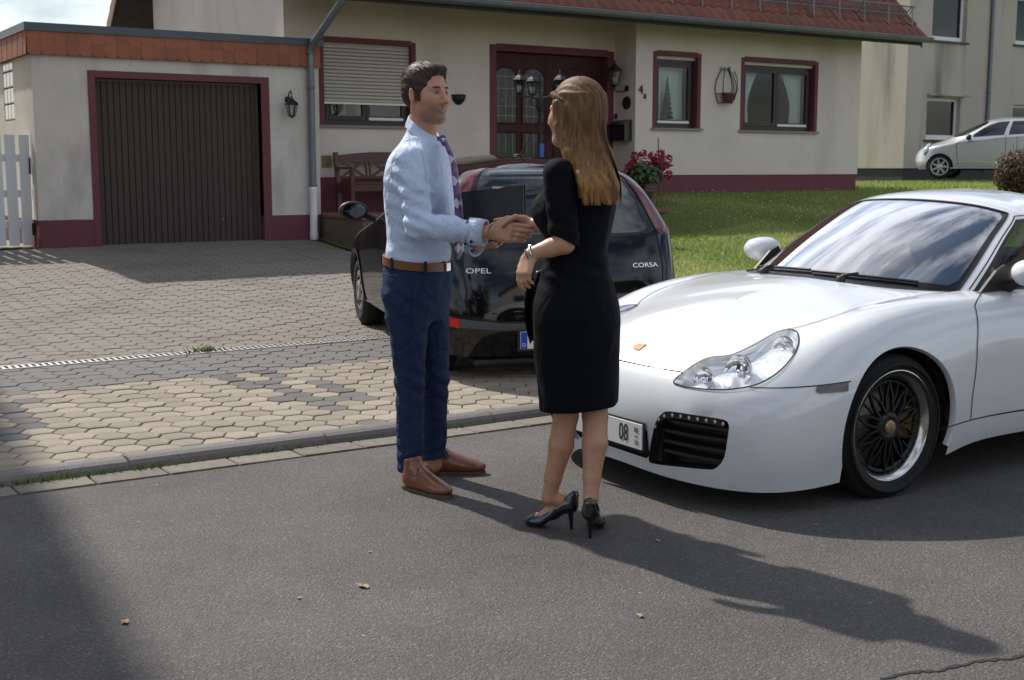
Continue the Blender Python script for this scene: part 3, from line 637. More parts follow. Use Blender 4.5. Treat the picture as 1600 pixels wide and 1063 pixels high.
for k in range(nb):
    o = link('board', bme, gd); o.location = (-(nb-1)/2*bw+k*bw, 0, .005)
MB().box(-1.07, 1.07, .012, .03, .0, OP[3]-.42).build('backing', mat('slot_dark', (.06, .055, .05), .9), gd)
MB().box(-1.08, 1.08, -.01, .03, OP[3]-.42-.032, OP[3]-.42-.002).build('top_rail', mat('door_rail', (.13, .10, .07), .5, .3), gd)
for s in (-1, 1): MB().box(s*1.065-.015, s*1.065+.015, -.012, .03, 0, OP[3]-.42-.034).build('side_rail', mat('door_rail', (.13, .10, .07), .5, .3), gd)
MB().lathe([(0, 0), (.012, 0), (.012, .02), (0, .025)], 10, Matrix.Translation((.55, -.01, .3)) @ Matrix.Rotation(R(90), 4, 'X')).build('lock', LEAD, gd)
MB().box(OP[0]-5.4, OP[1]-5.4, GY-19, GY+.3-19, -.02, .012).build('threshold', mat('threshold_concrete', (.18, .17, .16), .9, var=.4, vscale=10), garage)
# fascia of orange shingles under a metal cap
fas = gp(MB().box(GX0-.05, GX1+.02, GY-.05, GY-.002, 2.745, 3.06), 'fascia', mat('fascia_board', (.10, .05, .035), .8)); gp(MB().box(GX0-.05, GX0-.002, GY-.002, 23, 2.745, 3.06), 'fascia', mat('fascia_board', (.10, .05, .035), .8))
def shingle():
    s = .152; r = .045; pts = [(0, .165), (s, .165), (s, .0), (r, 0)]+[(r-r*math.sin(t), r*1.25*(1-math.cos(t))) for t in np.linspace(.25, 1.5, 6)]
    return pts
smesh = MB().prism(shingle(), 'y', -.007, 0).mesh('shingle', SHING)
for row in range(2):
    for k in range(25):
        o = link('shingle', smesh, fas); o.location = (GX0-.05+k*.1515-5.4+(.0 if row else -.0), GY-.053-.004*(1-row) - (.003 if k % 2 else 0)-19, 2.742+row*.15-.42); o.rotation_euler = (R(-2.2), R(random.uniform(-.6, .6)), 0)
for row in range(2):
    for k in range(42):
        o = link('shingle', smesh, fas); o.location = (GX0-.053-.004*(1-row)-(.003 if k % 2 else 0)-5.4, GY-.05+.16+k*.1515-19, 2.742+row*.15-.42); o.rotation_euler = (R(-2.2), 0, R(-90))
cap = MB(); cap.box(GX0-.075, GX1+.05, GY-.075, GY+.1, 3.02, 3.115); cap.box(GX0-.075, GX0+.1, GY+.1, 23, 3.02, 3.115); gp(cap, 'roof_cap', CAPM)
gp(MB().box(GX0+.1, 7.0, GY+.1, 22.9, 2.95, 3.05), 'flat_roof', mat('roofing_felt', (.12, .12, .12), .9, var=.4, vscale=3))
# ---------------------------------------------------------------- things on and around the house
LGLASS = glass('lantern_glass', (.80, .82, .80), 1.5)
def lantern_body(parent, M, s=1.0, hang=False):
    """six sided lantern: base plate, glazing bars, panes, roof with finial"""
    def b(mb, n, m): mb.V = [tuple(M @ Vector((v[0]*s, v[1]*s, v[2]*s))) for v in mb.V]; return mb.build(n, m, parent)
    mb = MB(); mb.lathe([(0, -.03), (.018, -.03), (.03, -.012), (.062, 0), (.062, .012), (.0, .012)], 6, smooth=False); b(mb, 'lantern_base', IRON)
    mb = MB()
    for k in range(6):
        a = k*math.pi/3; mb.bar((.058*math.cos(a), .058*math.sin(a), .01), (.098*math.cos(a), .098*math.sin(a), .19), .010, .010)
    b(mb, 'glazing_bars', IRON)
    b(MB().lathe([(.054, .012), (.094, .19)], 6, smooth=False), 'glass', LGLASS)
    b(MB().lathe([(.112, .185), (.116, .198), (.085, .235), (.045, .265), (.03, .285), (.034, .292), (.012, .30), (.012, .315), (.018, .325), (0, .345)], 6, smooth=False), 'lantern_roof', IRON)
    b(MB().lathe([(0, .02), (.014, .02), (.016, .05), (.024, .08), (.018, .11), (0, .12)], 8), 'bulb', mat('bulb_white', (.7, .7, .66), .3))
def wall_lantern(name, loc, rz, label, s=.9, arm=.17):
    t = empty(name, loc, rz, label, 'wall lantern')
    MB().lathe([(0, 0), (.05, 0), (.05, .012), (.035, .022), (0, .024)], 14, Matrix.Rotation(R(-90), 4, 'Y')).build('mounting_plate', IRON, t)   # plate against the wall, arm along -x
    MB().tube([(-.02, 0, 0), (-.06, 0, -.05), (-arm*.7, 0, -.06), (-arm, 0, -.03), (-arm, 0, .01)], .010, 8).build('arm', IRON, t)
    return t
t = wall_lantern('wall_lantern', (12.74, 16.22, 2.66), 0, 'black wrought wall lantern on the porch side wall above the letterbox', arm=.26)
lantern_body(t, Matrix.Translation((-.26, 0, .04)), 1.15)
t = empty('wall_lantern', (6.80, GY, 2.30), R(90), 'small black wall lantern beside the brown garage door', 'wall lantern')
MB().lathe([(0, 0), (.045, 0), (.045, .012), (.03, .022), (0, .024)], 14, Matrix.Rotation(R(-90), 4, 'Y')).build('mounting_plate', IRON, t)
MB().tube([(-.02, 0, .03), (-.05, 0, .09), (-.10, 0, .115), (-.13, 0, .09), (-.13, 0, .06)], .009, 8).build('arm', IRON, t)
lantern_body(t, Matrix.Translation((-.13, 0, -.22)), .80)
# letterbox, bell, round plaque, number on the porch walls
t = empty('letterbox', (12.74, 16.28, 1.83), 0, 'black metal letterbox with sloped lid beside the front door', 'letterbox')
BLK = mat('black_enamel', (.018, .018, .02), .32, var=.2, vscale=6)
MB().prism([(0, 0), (-.15, 0), (-.15, .24), (-.17, .25), (0, .33)], 'y', -.20, .20).build('box', BLK, t)
MB().prism([(-.002, .335), (-.185, .252), (-.185, .242), (-.002, .325)], 'y', -.215, .215).build('lid', BLK, t)
MB().box(-.156, -.15, -.14, .14, .16, .20).build('slot_flap', BLK, t); MB().box(-.157, -.15, -.07, .07, .05, .10).build('name_plate', mat('plate_dark', (.06, .06, .06), .3, .5), t)
t = empty('door_bell', (12.74, 16.50, 2.23), 0, 'small round black bell push next to the front door', 'door bell')
MB().lathe([(0, 0), (.045, 0), (.045, .012), (.03, .02), (0, .02)], 18, Matrix.Rotation(R(-90), 4, 'Y')).build('plate', BLK, t); MB().lathe([(0, .018), (.014, .018), (.012, .028), (0, .03)], 12, Matrix.Rotation(R(-90), 4, 'Y')).build('button', LEAD, t)
t = empty('wall_plaque', (12.74, 16.22, 2.43), 0, 'round dark relief plaque on the porch side wall', 'plaque')
MB().lathe([(0, 0), (.105, 0), (.105, .012), (.095, .022), (.085, .014), (.05, .018), (.02, .026), (0, .026)], 26, Matrix.Rotation(R(-90), 4, 'Y')).build('disc', mat('plaque_bronze', (.035, .03, .026), .55, .3, bump=.8, bscale=30), t)
def text(body, size, name, m, parent, loc, rot, ext=.004, sx=1.0):
    cu = bpy.data.curves.new(name, 'FONT'); cu.body = body; cu.size = size; cu.extrude = ext; cu.align_x = 'CENTER'; cu.align_y = 'CENTER'; cu.materials.append(m)
    o = bpy.data.objects.new(name, cu); COL.objects.link(o); o.location = loc; o.rotation_euler = rot; o.scale.x = sx
    dg = bpy.context.evaluated_depsgraph_get(); me = bpy.data.meshes.new_from_object(o.evaluated_get(dg)); me.name = name
    q = bpy.data.objects.new(name, me); COL.objects.link(q); q.matrix_basis = o.matrix_basis.copy(); bpy.data.objects.remove(o)
    if parent is not None: q.parent = parent
    return q
t = empty('house_number', (12.87, RY, 2.58), 0, 'black metal house number 4a on the cream wall', 'house number')
text('4', .20, 'digit', IRON, t, (-.03, -.012, .05), (R(90), 0, R(0)), .006); text('a', .16, 'letter', IRON, t, (.055, -.012, -.035), (R(90), 0, 0), .006)
# wrought iron wall basket with pot
t = empty('wall_basket', (14.62, RY-.02, 2.50), 0, 'wrought iron wall basket holding a terracotta pot between the windows', 'plant holder')
for k in range(5):
    a = math.pi+k*math.pi/4; c, s = math.cos(a), math.sin(a)
    MB().tube([(.19*c*f, .16*s*f-.0, z) for f, z in ((.75, -.03), (1.0, .10), (1.12, .2), (1.0, .33), (.62, .46), (.42, .52), (.5, .56))], .0075, 6).build('bar', IRON, t)
for rr, z in ((.75, -.03), (1.0, .12), (.44, .52)): MB().tube([(.19*rr*math.cos(a), .16*rr*math.sin(a), z) for a in np.linspace(math.pi, 2*math.pi, 14)], .0075, 6).build('hoop', IRON, t)
MB().tube([(.19, -.02, .50), (.26, -.02, .38), (.27, -.02, .2), (.2, -.02, .02)], .007, 6).build('hook', IRON, t)
MB().lathe([(0, -.02), (.075, -.02), (.10, .10), (.112, .10), (.112, .135), (.095, .135), (.085, .10), (0, .09)], 18, Matrix.Translation((0, -.1, 0))).build('pot', mat('terracotta', (.25, .10, .075), .8, var=.4, vscale=8), t)
MB().box(-.075, .075, -.012, 0, 0, .17).build('vent', mat('vent_brass', (.25, .22, .10), .6, .2, var=.3, vscale=20, bump=.8, bscale=40), tag(empty('air_vent', (7.60, HY, 1.40)), 'small square olive air vent low on the wall left of the bench', 'vent'))

wl_ = on_y(716, 155, HY); t = empty('wall_lamp', (wl_[0], HY, wl_[2]), 0, 'dark half bowl wall lamp between the shuttered window and the door', 'wall lamp')
MB().lathe([(.0, -.09), (.05, -.075), (.10, -.02), (.12, .06), (.11, .065), (.0, .05)], 14, None, math.pi, 2*math.pi).build('bowl', IRON, t); MB().box(-.06, .06, -.012, 0, -.07, .06).build('mounting_plate', IRON, t)
# terrace with steps in front of the door
def terrace():
    t = empty('terrace', (10, 15.5, .4), label='raised stone terrace with steps before the front door', cat='terrace')
    def p(mb, n, m): mb.V = [(v[0]-10, v[1]-15.5, v[2]-.4) for v in mb.V]; return mb.build(n, m, t)
    p(MB().box(7.262, 12.73, 14.72, HY-.003, .2, .725), 'base', STONEB)
    x = 7.24
    k = 0
    while x < 12.7:
        w = min(.52, 12.74-x)
        for (y0, y1) in ((14.69, 15.3), (15.303, 15.92), (15.923, HY-.004)):
            x0 = max(x, 7.262) if y1 > 15.95 else x
            if x0 < x+w-.02: p(MB().box(x0+.002, x+w-.002, y0, y1, .728, .772, bev=.005), 'slab', TERR)
        x += w
    for n, (y0, z) in enumerate(((14.05, .42), (14.38, .59))):
        p(MB().box(7.55, 10.2, y0, 14.715, .1, z-.04), 'step', STONEB); p(MB().box(7.53, 10.22, y0-.02, y0+.345, z-.038, z, bev=.006), 'tread', STONEB)
    return t
terrace()
# garden bench
def bench():
    BW = mat('bench_wood', (.095, .03, .028), .5, var=.4, vscale=9, stretch=(.2, 1, 1), coat=.15)
    t = empty('garden_bench', (8.40, 16.12, .772), 0, 'dark red wooden garden bench with lattice backrest on the terrace', 'bench'); L = 1.5; h = L/2
    for x in (-h+.03, h-.03):
        MB().box(x-.03, x+.03, -.26, -.20, 0, .60, bev=.006).build('leg', BW, t); m = MB(); m.bar((x, .20, 0), (x, .22, .42), .06, .06); m.bar((x, .22, .42), (x, .30, .84), .06, .05); m.build('leg', BW, t)
        m = MB(); m.bar((x, -.30, .62), (x, .26, .62), .07, .035); m.build('armrest', BW, t)
    for k in range(5): MB().box(-h+.06, h-.06, -.26+k*.096, -.26+k*.096+.08, .40, .425, bev=.004).build('seat_slat', BW, t)
    MB().box(-h+.06, h-.06, -.25, -.22, .30, .395).build('apron', BW, t)
    m = MB(); n = 16; V = []
    for i in range(n+1):
        x = -h+.06+(L-.12)*i/n; zt = .80+.05*math.sin(math.pi*i/n); V += [(x, .272, .71), (x, .285, zt), (x, .315, zt), (x, .302, .71)]
    m.add(V, [(4*i+a, 4*i+b, 4*i+4+b, 4*i+4+a) for i in range(n) for a, b in ((0, 1), (1, 2), (2, 3), (3, 0))]+[(0, 1, 2, 3), (4*n, 4*n+1, 4*n+2, 4*n+3)]); m.build('top_rail', BW, t)
    m = MB(); m.bar((-h+.06, .235, .49), (h-.06, .235, .49), .05, .035, up=(0, 0, 1)); m.build('lower_rail', BW, t)
    def yb(z): return .235+(z-.49)*.2
    for i in range(3):
        x0 = -h+.1+i*.47; x1 = x0+.36
        for a, b in (((x0, .5), (x1, .72)), ((x0, .72), (x1, .5))): MB().bar((a[0], yb(a[1])+(.006 if a[1] > .6 else -.006), a[1]), (b[0], yb(b[1])+(.006 if a[1] > .6 else -.006), b[1]), .022, .035).build('lattice_bar', BW, t)
        for x in (x1+.03, x1+.09)[:2]:
            if x < h-.1: MB().bar((x, yb(.5), .5), (x, yb(.72), .72), .022, .035).build('lattice_bar', BW, t)
bench()
# three arm lamp post
t = empty('lamp_post', (9.19, 13.5, z_ground(9.19, 13.5)), 0, 'black cast lamp post with three lanterns in the front garden', 'lamp post')
zb = z_ground(9.19, 13.5); H = 2.30-zb
MB().lathe([(0, 0), (.14, 0), (.14, .04), (.09, .07), (.07, .2), (.055, .24), (.055, .5), (.075, .52), (.05, .56), (.032, .62), (.028, 1.0), (.028, 1.0)], 16).build('base', IRON, t)
MB().lathe([(.027, .98), (.026, H-.2), (.042, H-.16), (.055, H-.12), (.04, H-.06), (.05, H-.04), (.022, H+.0), (.018, H+.16), (.03, H+.18), (.012, H+.22), (.02, H+.26), (0, H+.3)], 14).build('post', IRON, t)
for k, an in enumerate((R(-33-4), R(180-33+10), R(180-33-70))):
    c, s = math.cos(an), math.sin(an); ln = .26
    MB().tube([(0, 0, H-.04), (.12*c, .12*s, H+.0), (ln*c, ln*s, H-.005), (ln*c, ln*s, H+.03)], .012, 8).build('arm', IRON, t)
    MB().tube([(.05*c, .05*s, H-.13), (.10*c, .10*s, H-.10), (.13*c, .13*s, H-.03)], .008, 6).build('scroll', IRON, t)
    lantern_body(t, Matrix.Translation((ln*c, ln*s, H+.04)), .84)
MB().box(-.03, .03, -.06, -.03, 1.30, 1.49, bev=.006).build('blue_box', mat('blue_plastic', (.02, .10, .42), .4), t)

# hydrangea pot and rusty star
def leaf_cloud(pts, nrm, size, name, m, parent, fold=.25):
    """many single leaves (two triangles each, folded along the midrib)"""
    V = []; F = []
    for p, n in zip(pts, nrm):
        n = Vector(n).normalized(); t = n.orthogonal(); t.rotate(Matrix.Rotation(random.uniform(0, 6.28), 3, n)); b = n.cross(t); s = size*random.uniform(.6, 1.25); p = Vector(p); i = len(V)
        V += [tuple(p-t*s), tuple(p+b*s*.5+n*s*fold), tuple(p+t*s), tuple(p-b*s*.5+n*s*fold)]; F += [(i, i+1, i+2), (i, i+2, i+3)]
    return link(name, mesh_np(name, V, F, False, m), parent)
LEAFG = mat('hydrangea_leaf', (.045, .10, .022), .45, var=.5, vscale=14)
def leafmat(name, c, c2, tr=.3):
    m = mat(name, c, .5, var=.8, vscale=6, col2=c2); N, Lk = nodes_of(m); b = N['Principled BSDF']; o = N['Material Output']; t_ = N.new('ShaderNodeBsdfTranslucent'); t_.inputs['Color'].default_value = (*[min(1, v*1.6) for v in c], 1)
    mx = N.new('ShaderNodeMixShader'); mx.inputs['Fac'].default_value = tr; Lk.new(b.outputs[0], mx.inputs[1]); Lk.new(t_.outputs[0], mx.inputs[2]); Lk.new(mx.outputs[0], o.inputs['Surface']); return m
hy = on_y(1003, 300, 15.15); t = empty('hydrangea', (hy[0], 15.15, .772), 0, 'potted crimson hydrangea at the end of the terrace', 'potted plant')
MB().lathe([(0, 0), (.13, 0), (.17, .26), (.185, .26), (.185, .30), (.165, .30), (.155, .27), (0, .26)], 22).build('pot', mat('terracotta_dark', (.14, .10, .085), .8, var=.4, vscale=8), t)
pts = []; nr = []
for k in range(330):
    v = Vector((random.gauss(0, 1), random.gauss(0, 1), random.gauss(.3, 1))).normalized(); r = random.uniform(.45, 1); pts.append((v.x*.36*r, v.y*.3*r, .52+v.z*.24*r)); nr.append(v+Vector((0, 0, .6)))
leaf_cloud(pts, nr, .055, 'leaves', LEAFG, t)
m = MB()
for k in range(9):
    a = random.uniform(0, 6.28); m.tube([(0, 0, .24), (.1*math.cos(a), .1*math.sin(a), .45), (.22*math.cos(a), .2*math.sin(a), .68)], .006, 5)
tag(m.build('stems', mat('stem_green', (.06, .08, .03), .7), t), kind='stuff')
FLOW = leafmat('hydrangea_petal', (.42, .022, .085), (.25, .01, .05), .25)
for (dx, dz) in ((-.33, .62), (-.22, .70), (-.10, .83), (.06, .80), (.17, .72), (.22, .84), (.30, .64), (-.02, .66), (.36, .76), (.12, .58), (.40, .52), (-.12, .55), (-.28, .80)):
    c = Vector((dx*.83, dx*-.3+random.uniform(-.2, -.05), dz)); pts = []; nr = []
    for k in range(60):
        v = Vector((random.gauss(0, 1), random.gauss(0, 1), random.gauss(0, 1))).normalized(); pts.append(c+v*.062); nr.append(v+Vector((random.gauss(0, .3), random.gauss(0, .3), random.gauss(0, .3))))
    leaf_cloud(pts, nr, .022, 'flower_head', FLOW, t, .1)
st = on_y(1030, 258, 15.5); t = empty('garden_star', (st[0], 15.5, .772), R(-15), 'rusty metal star on a stick behind the hydrangea', 'ornament'); RUST = mat('rusty_iron', (.16, .055, .03), .85, .2, var=.8, vscale=14, col2=(.07, .03, .025), bump=.4, bscale=90)
zs = st[2]-.772; sv = [(0, 0)]+[((.26 if k % 2 == 0 else .105)*math.sin(k*math.pi/5+.35), (.26 if k % 2 == 0 else .105)*math.cos(k*math.pi/5+.35)) for k in range(10)]
MB().add([(x, -.035 if i == 0 else 0, zs+z) for i, (x, z) in enumerate(sv)]+[(0, .03, zs)], [(0, 1+k, 1+(k+1) % 10) for k in range(10)]+[(11, 1+(k+1) % 10, 1+k) for k in range(10)]).build('star', RUST, t)
MB().tube([(0, .012, 0), (0, .012, zs+.02), (-.02, .012, zs+.42)], .008, 6).build('stick', RUST, t)

# white picket gate left of the garage
t = empty('picket_gate', (2.2, 16.25, .42), 0, 'white picket garden gate closing the gap left of the garage', 'gate')
WG = mat('gate_white', (.70, .73, .76), .55, var=.2, vscale=5, stretch=(1, 1, .2), rnd=.04)
pm = MB().box(-.062, .062, -.011, .011, .03, 1.38, bev=.004).mesh('picket', WG)
for k in range(11):
    o = link('picket', pm, t); o.location = (1.235-k*.158, 0, random.uniform(-.006, .006)); o.rotation_euler = (0, random.uniform(-.006, .006), 0)
for z in (.25, .62, 1.05): MB().box(-.45, 1.30, .0125, .04, z, z+.09).build('rail', WG, t)
MB().box(1.285, 1.305, -.02, .05, .9, 1.1).build('hinge', IRON, t); MB().box(1.285, 1.305, -.02, .05, .15, .3).build('hinge', IRON, t)
GRAV = mat('garden_gravel', (.34, .31, .26), .95, var=.9, vscale=40, col2=(.12, .11, .09), bump=1.0, bscale=70)
V, F = grid_sheet(axis([(-8, 3.5, .5)]), axis([(16.0, 24, .8)]), lambda x, y: z_drive(16.1)+.006); tag(link('gravel_path', mesh_np('gravel_path', V, F, True, GRAV)), kind='structure')

# neighbour's two storey block behind, with a slot of windows
nbx, nby = 29.25, 24.4
nb = empty('neighbour_house', (nbx, nby, 1.0), 0, 'stained beige two storey block with white framed windows behind the lawn', 'house')
NPL = mat('neighbour_render', (.50, .455, .375), .93, var=.4, vscale=.7, col2=(.40, .365, .31), bump=.3, bscale=40, dirt=((.14, .125, .105), .9, .75, (1.6, 1.6, .16)))
def npart(mb, n, m, par=nb): mb.V = [(v[0]-nbx, v[1]-nby, v[2]-1.0) for v in mb.V]; return mb.build(n, m, par)
def nb_op(px0, py0, px1, py1, Y): a = on_y(px0, py0, Y); b = on_y(px1, py1, Y); return (a[0], b[0], b[2], a[2])
W1 = nb_op(1453, -40, 1500, 63, nby); W2 = nb_op(1449, 152, 1498, 219, nby); W1 = (W2[0]+.08, W2[1]+.1, on_y(1475, 64, nby)[2], on_y(1475, 64, nby)[2]+1.45)
xr = on_y(1508, 100, nby)[0]; y2 = nby+.55; W3 = nb_op(1590, 0, 1640, 74, y2); W4 = nb_op(1590, 160, 1640, 230, y2); W3 = (W3[0], W3[0]+1.3, W3[2], W3[2]+1.45); W4 = (W3[0]+.05, W3[0]+1.3, W4[2], W4[2]+1.3)
m = MB(); wall_front(m, nbx, xr, 1.38, 8.2, nby, .3, [W1, W2]); npart(m, 'front_wall', NPL)
m = MB(); wall_front(m, xr, 44, 1.38, 8.2, y2, .3, [W3, W4]); npart(m, 'recessed_wall', NPL); npart(MB().box(xr-.3, xr-.002, nby+.302, y2+.3, 1.38, 8.2), 'return_wall', NPL)
npart(MB().box(nbx, nbx+.3, nby+.302, 36, 1.38, 8.2), 'side_wall', NPL)
npart(MB().box(nbx+.04, 44, y2+.03, 36, .6, 1.378), 'plinth', mat('plinth_dark', (.05, .048, .045), .9)); npart(MB().box(nbx+.04, xr-.04, nby+.03, y2+.03, .6, 1.378), 'plinth', mat('plinth_dark', (.05, .048, .045), .9))
npart(MB().box(nbx-.3, 44.3, nby-.3, 36.3, 8.2, 8.5), 'roof', CAPM)
for op, Y in ((W1, nby), (W2, nby), (W3, y2), (W4, y2)):
    a, b, c, d = op; f = .085; m = MB()
    for x0, x1, z0, z1 in ((a, a+f, c, d), (b-f, b, c, d), (a+f, b-f, d-f, d), (a+f, b-f, c, c+f*1.6)): m.box(x0, x1, Y+.14, Y+.2, z0, z1)
    w = npart(m, 'window', WHITE); npart(MB().box(a+f, b-f, Y+.165, Y+.171, c+f*1.6, d-f), 'pane', glass('neighbour_pane', (.5, .52, .52), 1.5, dens=.6), w); npart(MB().box(a-.1, b+.1, Y-.06, Y+.1, c-.06, c-.003), 'sill', mat('sill_dark', (.09, .085, .075), .85), w)
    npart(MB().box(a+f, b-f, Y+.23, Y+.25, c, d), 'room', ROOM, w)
npart(MB().box(W2[0]-.02, W2[1]+.45, nby-.10, nby-.002, W2[3]+.05, W2[3]+.11), 'window_hood', NPL)
t = empty('downpipe', (on_y(1545, 100, y2)[0], y2-.06, 1.3), 0, 'tall grey downpipe on the beige neighbouring block', 'downpipe')
MB().tube([(0, 0, 0), (0, 0, 6.9)], .06, 12).build('pipe', ZINC, t)
for z in (.6, 2.4, 4.2, 6.0): MB().lathe([(.06, z-.03), (.072, z-.02), (.072, z+.02), (.06, z+.03)], 12).build('clamp', ZINC, t)

# clipped reddish bush beside the far car
bp_ = rdz(1592, 292, 24.5); bw = bp_[0]*_RT+bp_[1]*_FH
t = empty('clipped_bush', (bw[0], bw[1], z_ground(bw[0], bw[1])), 0, 'reddish brown clipped bush at the right edge before the silver car', 'bush')
pts = []; nr = []
for k in range(3600):
    v = Vector((random.gauss(0, 1), random.gauss(0, 1), random.gauss(0, 1))).normalized(); r = random.uniform(.55, 1.0)*(1+.12*noise.noise(v*3)); pts.append((v.x*.5*r, v.y*.5*r, .40+v.z*.46*r)); nr.append(v+Vector((random.gauss(0, .5), random.gauss(0, .5), random.gauss(.3, .5))))
leaf_cloud([p for p in pts if p[2] > .02], [n for p, n in zip(pts, nr) if p[2] > .02], .03, 'foliage', leafmat('bush_leaf', (.10, .055, .03), (.05, .045, .02), .3), t)
m = MB()
for k in range(26):
    a = random.uniform(0, 6.28); r = random.uniform(.1, .55); m.tube([(0, 0, 0), (.4*r*math.cos(a), .4*r*math.sin(a), .4), (r*math.cos(a), r*math.sin(a), random.uniform(.75, 1.12))], [.012, .008, .003], 5)
tag(m.build('branches', mat('bark_brown', (.08, .05, .035), .9), t), kind='stuff')
# garden tree with trunk, limbs and leaf crown, set across the street
def tree(name, loc, h, cr, n, label, lm, lean=0.0):
    t = empty(name, loc, 0, label, 'tree'); tips = []
    tr = MB(); tr.tube([(0, 0, 0), (.05, .03, h*.25), (-.03, .05, h*.5), (lean, 0, h*.78)], [.17, .13, .10, .04], 10)
    for k in range(14):
        a = k*2.4; z = h*(.32+.035*k); L = cr*random.uniform(.6, .95); e = (L*math.cos(a), L*math.sin(a), z+L*.55); mid = (L*.5*math.cos(a), L*.5*math.sin(a), z+L*.18); tr.tube([(0, 0, z), mid, e], [.055, .035, .012], 6); tips += [e, mid]
    tr.build('trunk', mat('bark_grey', (.11, .09, .07), .95, var=.6, vscale=12, bump=.8, bscale=30), t)
    cl = [Vector((random.gauss(0, 1), random.gauss(0, 1), random.gauss(0, 1))).normalized()*random.uniform(.3, 1) for _ in range(60)]; cl = [Vector((c.x*cr, c.y*cr, h*.66+c.z*h*.32)) for c in cl]+[Vector(e) for e in tips]; P = []; Nn = []
    for k in range(n):
        c = random.choice(cl); v = Vector((random.gauss(0, 1), random.gauss(0, 1), random.gauss(0, .8))); P.append(c+v*cr*.13); Nn.append(v+Vector((0, 0, 1.2)))
    leaf_cloud(P, Nn, .085, 'crown', lm, t); return t
LEAFT = leafmat('tree_leaf', (.05, .095, .025), (.03, .06, .015), .35)
def plain_house(name, loc, rz, L, W, H, rise, label, wallm, roofm, ov=.4):
    # L along local x, W along y, ridge along y; windows on the +y and -y fronts
    t = empty(name, loc, rz, label, 'house'); h = L/2; d = W/2
    MB().prism([(-h, 0), (h, 0), (h, H), (0, H+rise), (-h, H)], 'y', -d, d).build('wall', wallm, t)
    s = rise/h; z0 = H-ov*s
    for sg in (-1, 1): MB().prism([(sg*(h+ov), z0+.05), (0, H+rise+.05), (0, H+rise+.28), (sg*(h+ov), z0+.28)], 'y', -d-ov, d+ov).build('roof', roofm, t)
    for y, sy in ((d, 1), (-d, -1)):
        for z in (1.0, 3.6):
            for x in (-.62*h, 0, .62*h):
                if z+1.3 > H+rise*(1-abs(x)/h)-.3: continue
                w = MB().box(x-.6, x+.6, min(y, y+sy*.03), max(y, y+sy*.03), z, z+1.3).build('window', WHITE, t); MB().box(x-.52, x+.52, min(y+sy*.031, y+sy*.036), max(y+sy*.031, y+sy*.036), z+.09, z+1.22).build('pane', mat('dark_pane', (.02, .022, .025), .05), w)
    return t
plain_house('neighbour_house', (-5.07, 15.2, 0), R(-6), 9.4, 9.6, 8.3, 3.2, 'cream gabled house added out of view on the left to shade the road', mat('shading_house_render', (.6, .56, .48), .9, var=.2, vscale=1), TILE)  # unseen house, added and sized to cast the soft shadow on the road
plain_house('opposite_house', (5.5, -17, 0), 0, 11, 9, 5.2, 4.2, 'white gabled house across the street behind the camera', mat('white_render', (.72, .71, .68), .9, var=.15, vscale=1), TILE)
plain_house('opposite_house', (-12, -19, 0), R(8), 11, 9, 5.0, 4.0, 'ochre gabled house further along across the street', mat('ochre_render', (.5, .38, .2), .9, var=.15, vscale=1), TILE)
for tx, ty, th, tr_, lab in ((-3.5, -9.5, 6.5, 2.6, 'round tree across the street nearest the camera'), (13.5, -10.5, 7.0, 2.8, 'tall tree across the street to the right of the camera'), (-9.5, -10, 5.5, 2.4, 'lower tree across the street to the far left')): tree('garden_tree', (tx, ty, 0), th, tr_, 5200, lab, LEAFT)
hm = MB()
hedge = tag(empty('garden_hedge', (2, -8.2, 0)), 'clipped green hedge along the opposite side of the street', 'hedge'); hp_ = []; hn = []
for k in range(9000):
    hp_.append((random.uniform(-16, 18), random.uniform(-.45, .45), random.uniform(.02, 1.45)+.1*noise.noise((k*.01, 0, 0)))); hn.append((random.gauss(0, .5), 1 if random.random() > .4 else .2, random.gauss(.4, .5)))
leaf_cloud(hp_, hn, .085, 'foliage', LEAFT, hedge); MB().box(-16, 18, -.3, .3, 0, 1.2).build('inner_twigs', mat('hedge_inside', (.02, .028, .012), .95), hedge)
# fallen leaves on the road
LF = mat('fallen_leaf', (.30, .23, .12), .7, var=.6, vscale=60, col2=(.30, .17, .06))
for (px, py, s, lab) in ((195, 972, .03, 'ochre fallen leaf on the shaded asphalt at the lower left'), (567, 916, .035, 'largest pale fallen leaf on the asphalt in front of the shoes'), (467, 934, .016, 'small curled leaf on the road left of the largest leaf'), (1000, 962, .024, 'orange fallen leaf on the sunny road below the long shadow'), (1028, 845, .022, 'dry leaf at the shadow edge right of the black heels'), (578, 862, .014, 'tiny yellow leaf below the brown shoe'), (1275, 820, .014, 'tiny brown leaf under the white car nose')):
    p = on_z(px, py, .004); me = MB(); n = 9; V = [(0, 0, .004)]
    for k in range(n): a = 2*math.pi*k/n; r = s*(1.0 if k % 2 else .72)*(1.25 if k == 0 else 1); V.append((r*math.cos(a), r*.62*math.sin(a), .002+.35*s*abs(math.sin(a*1.5))))
    V = [(x*.8, y*.8, z*.6) for x, y, z in V]; me.add(V, [(0, 1+k, 1+(k+1) % n) for k in range(n)]); o = tag(me.build('fallen_leaf', LF), lab, 'leaf', 'fallen leaves on the road'); o.location = (p[0], p[1], .002); o.rotation_euler = (0, 0, random.uniform(0, 6))
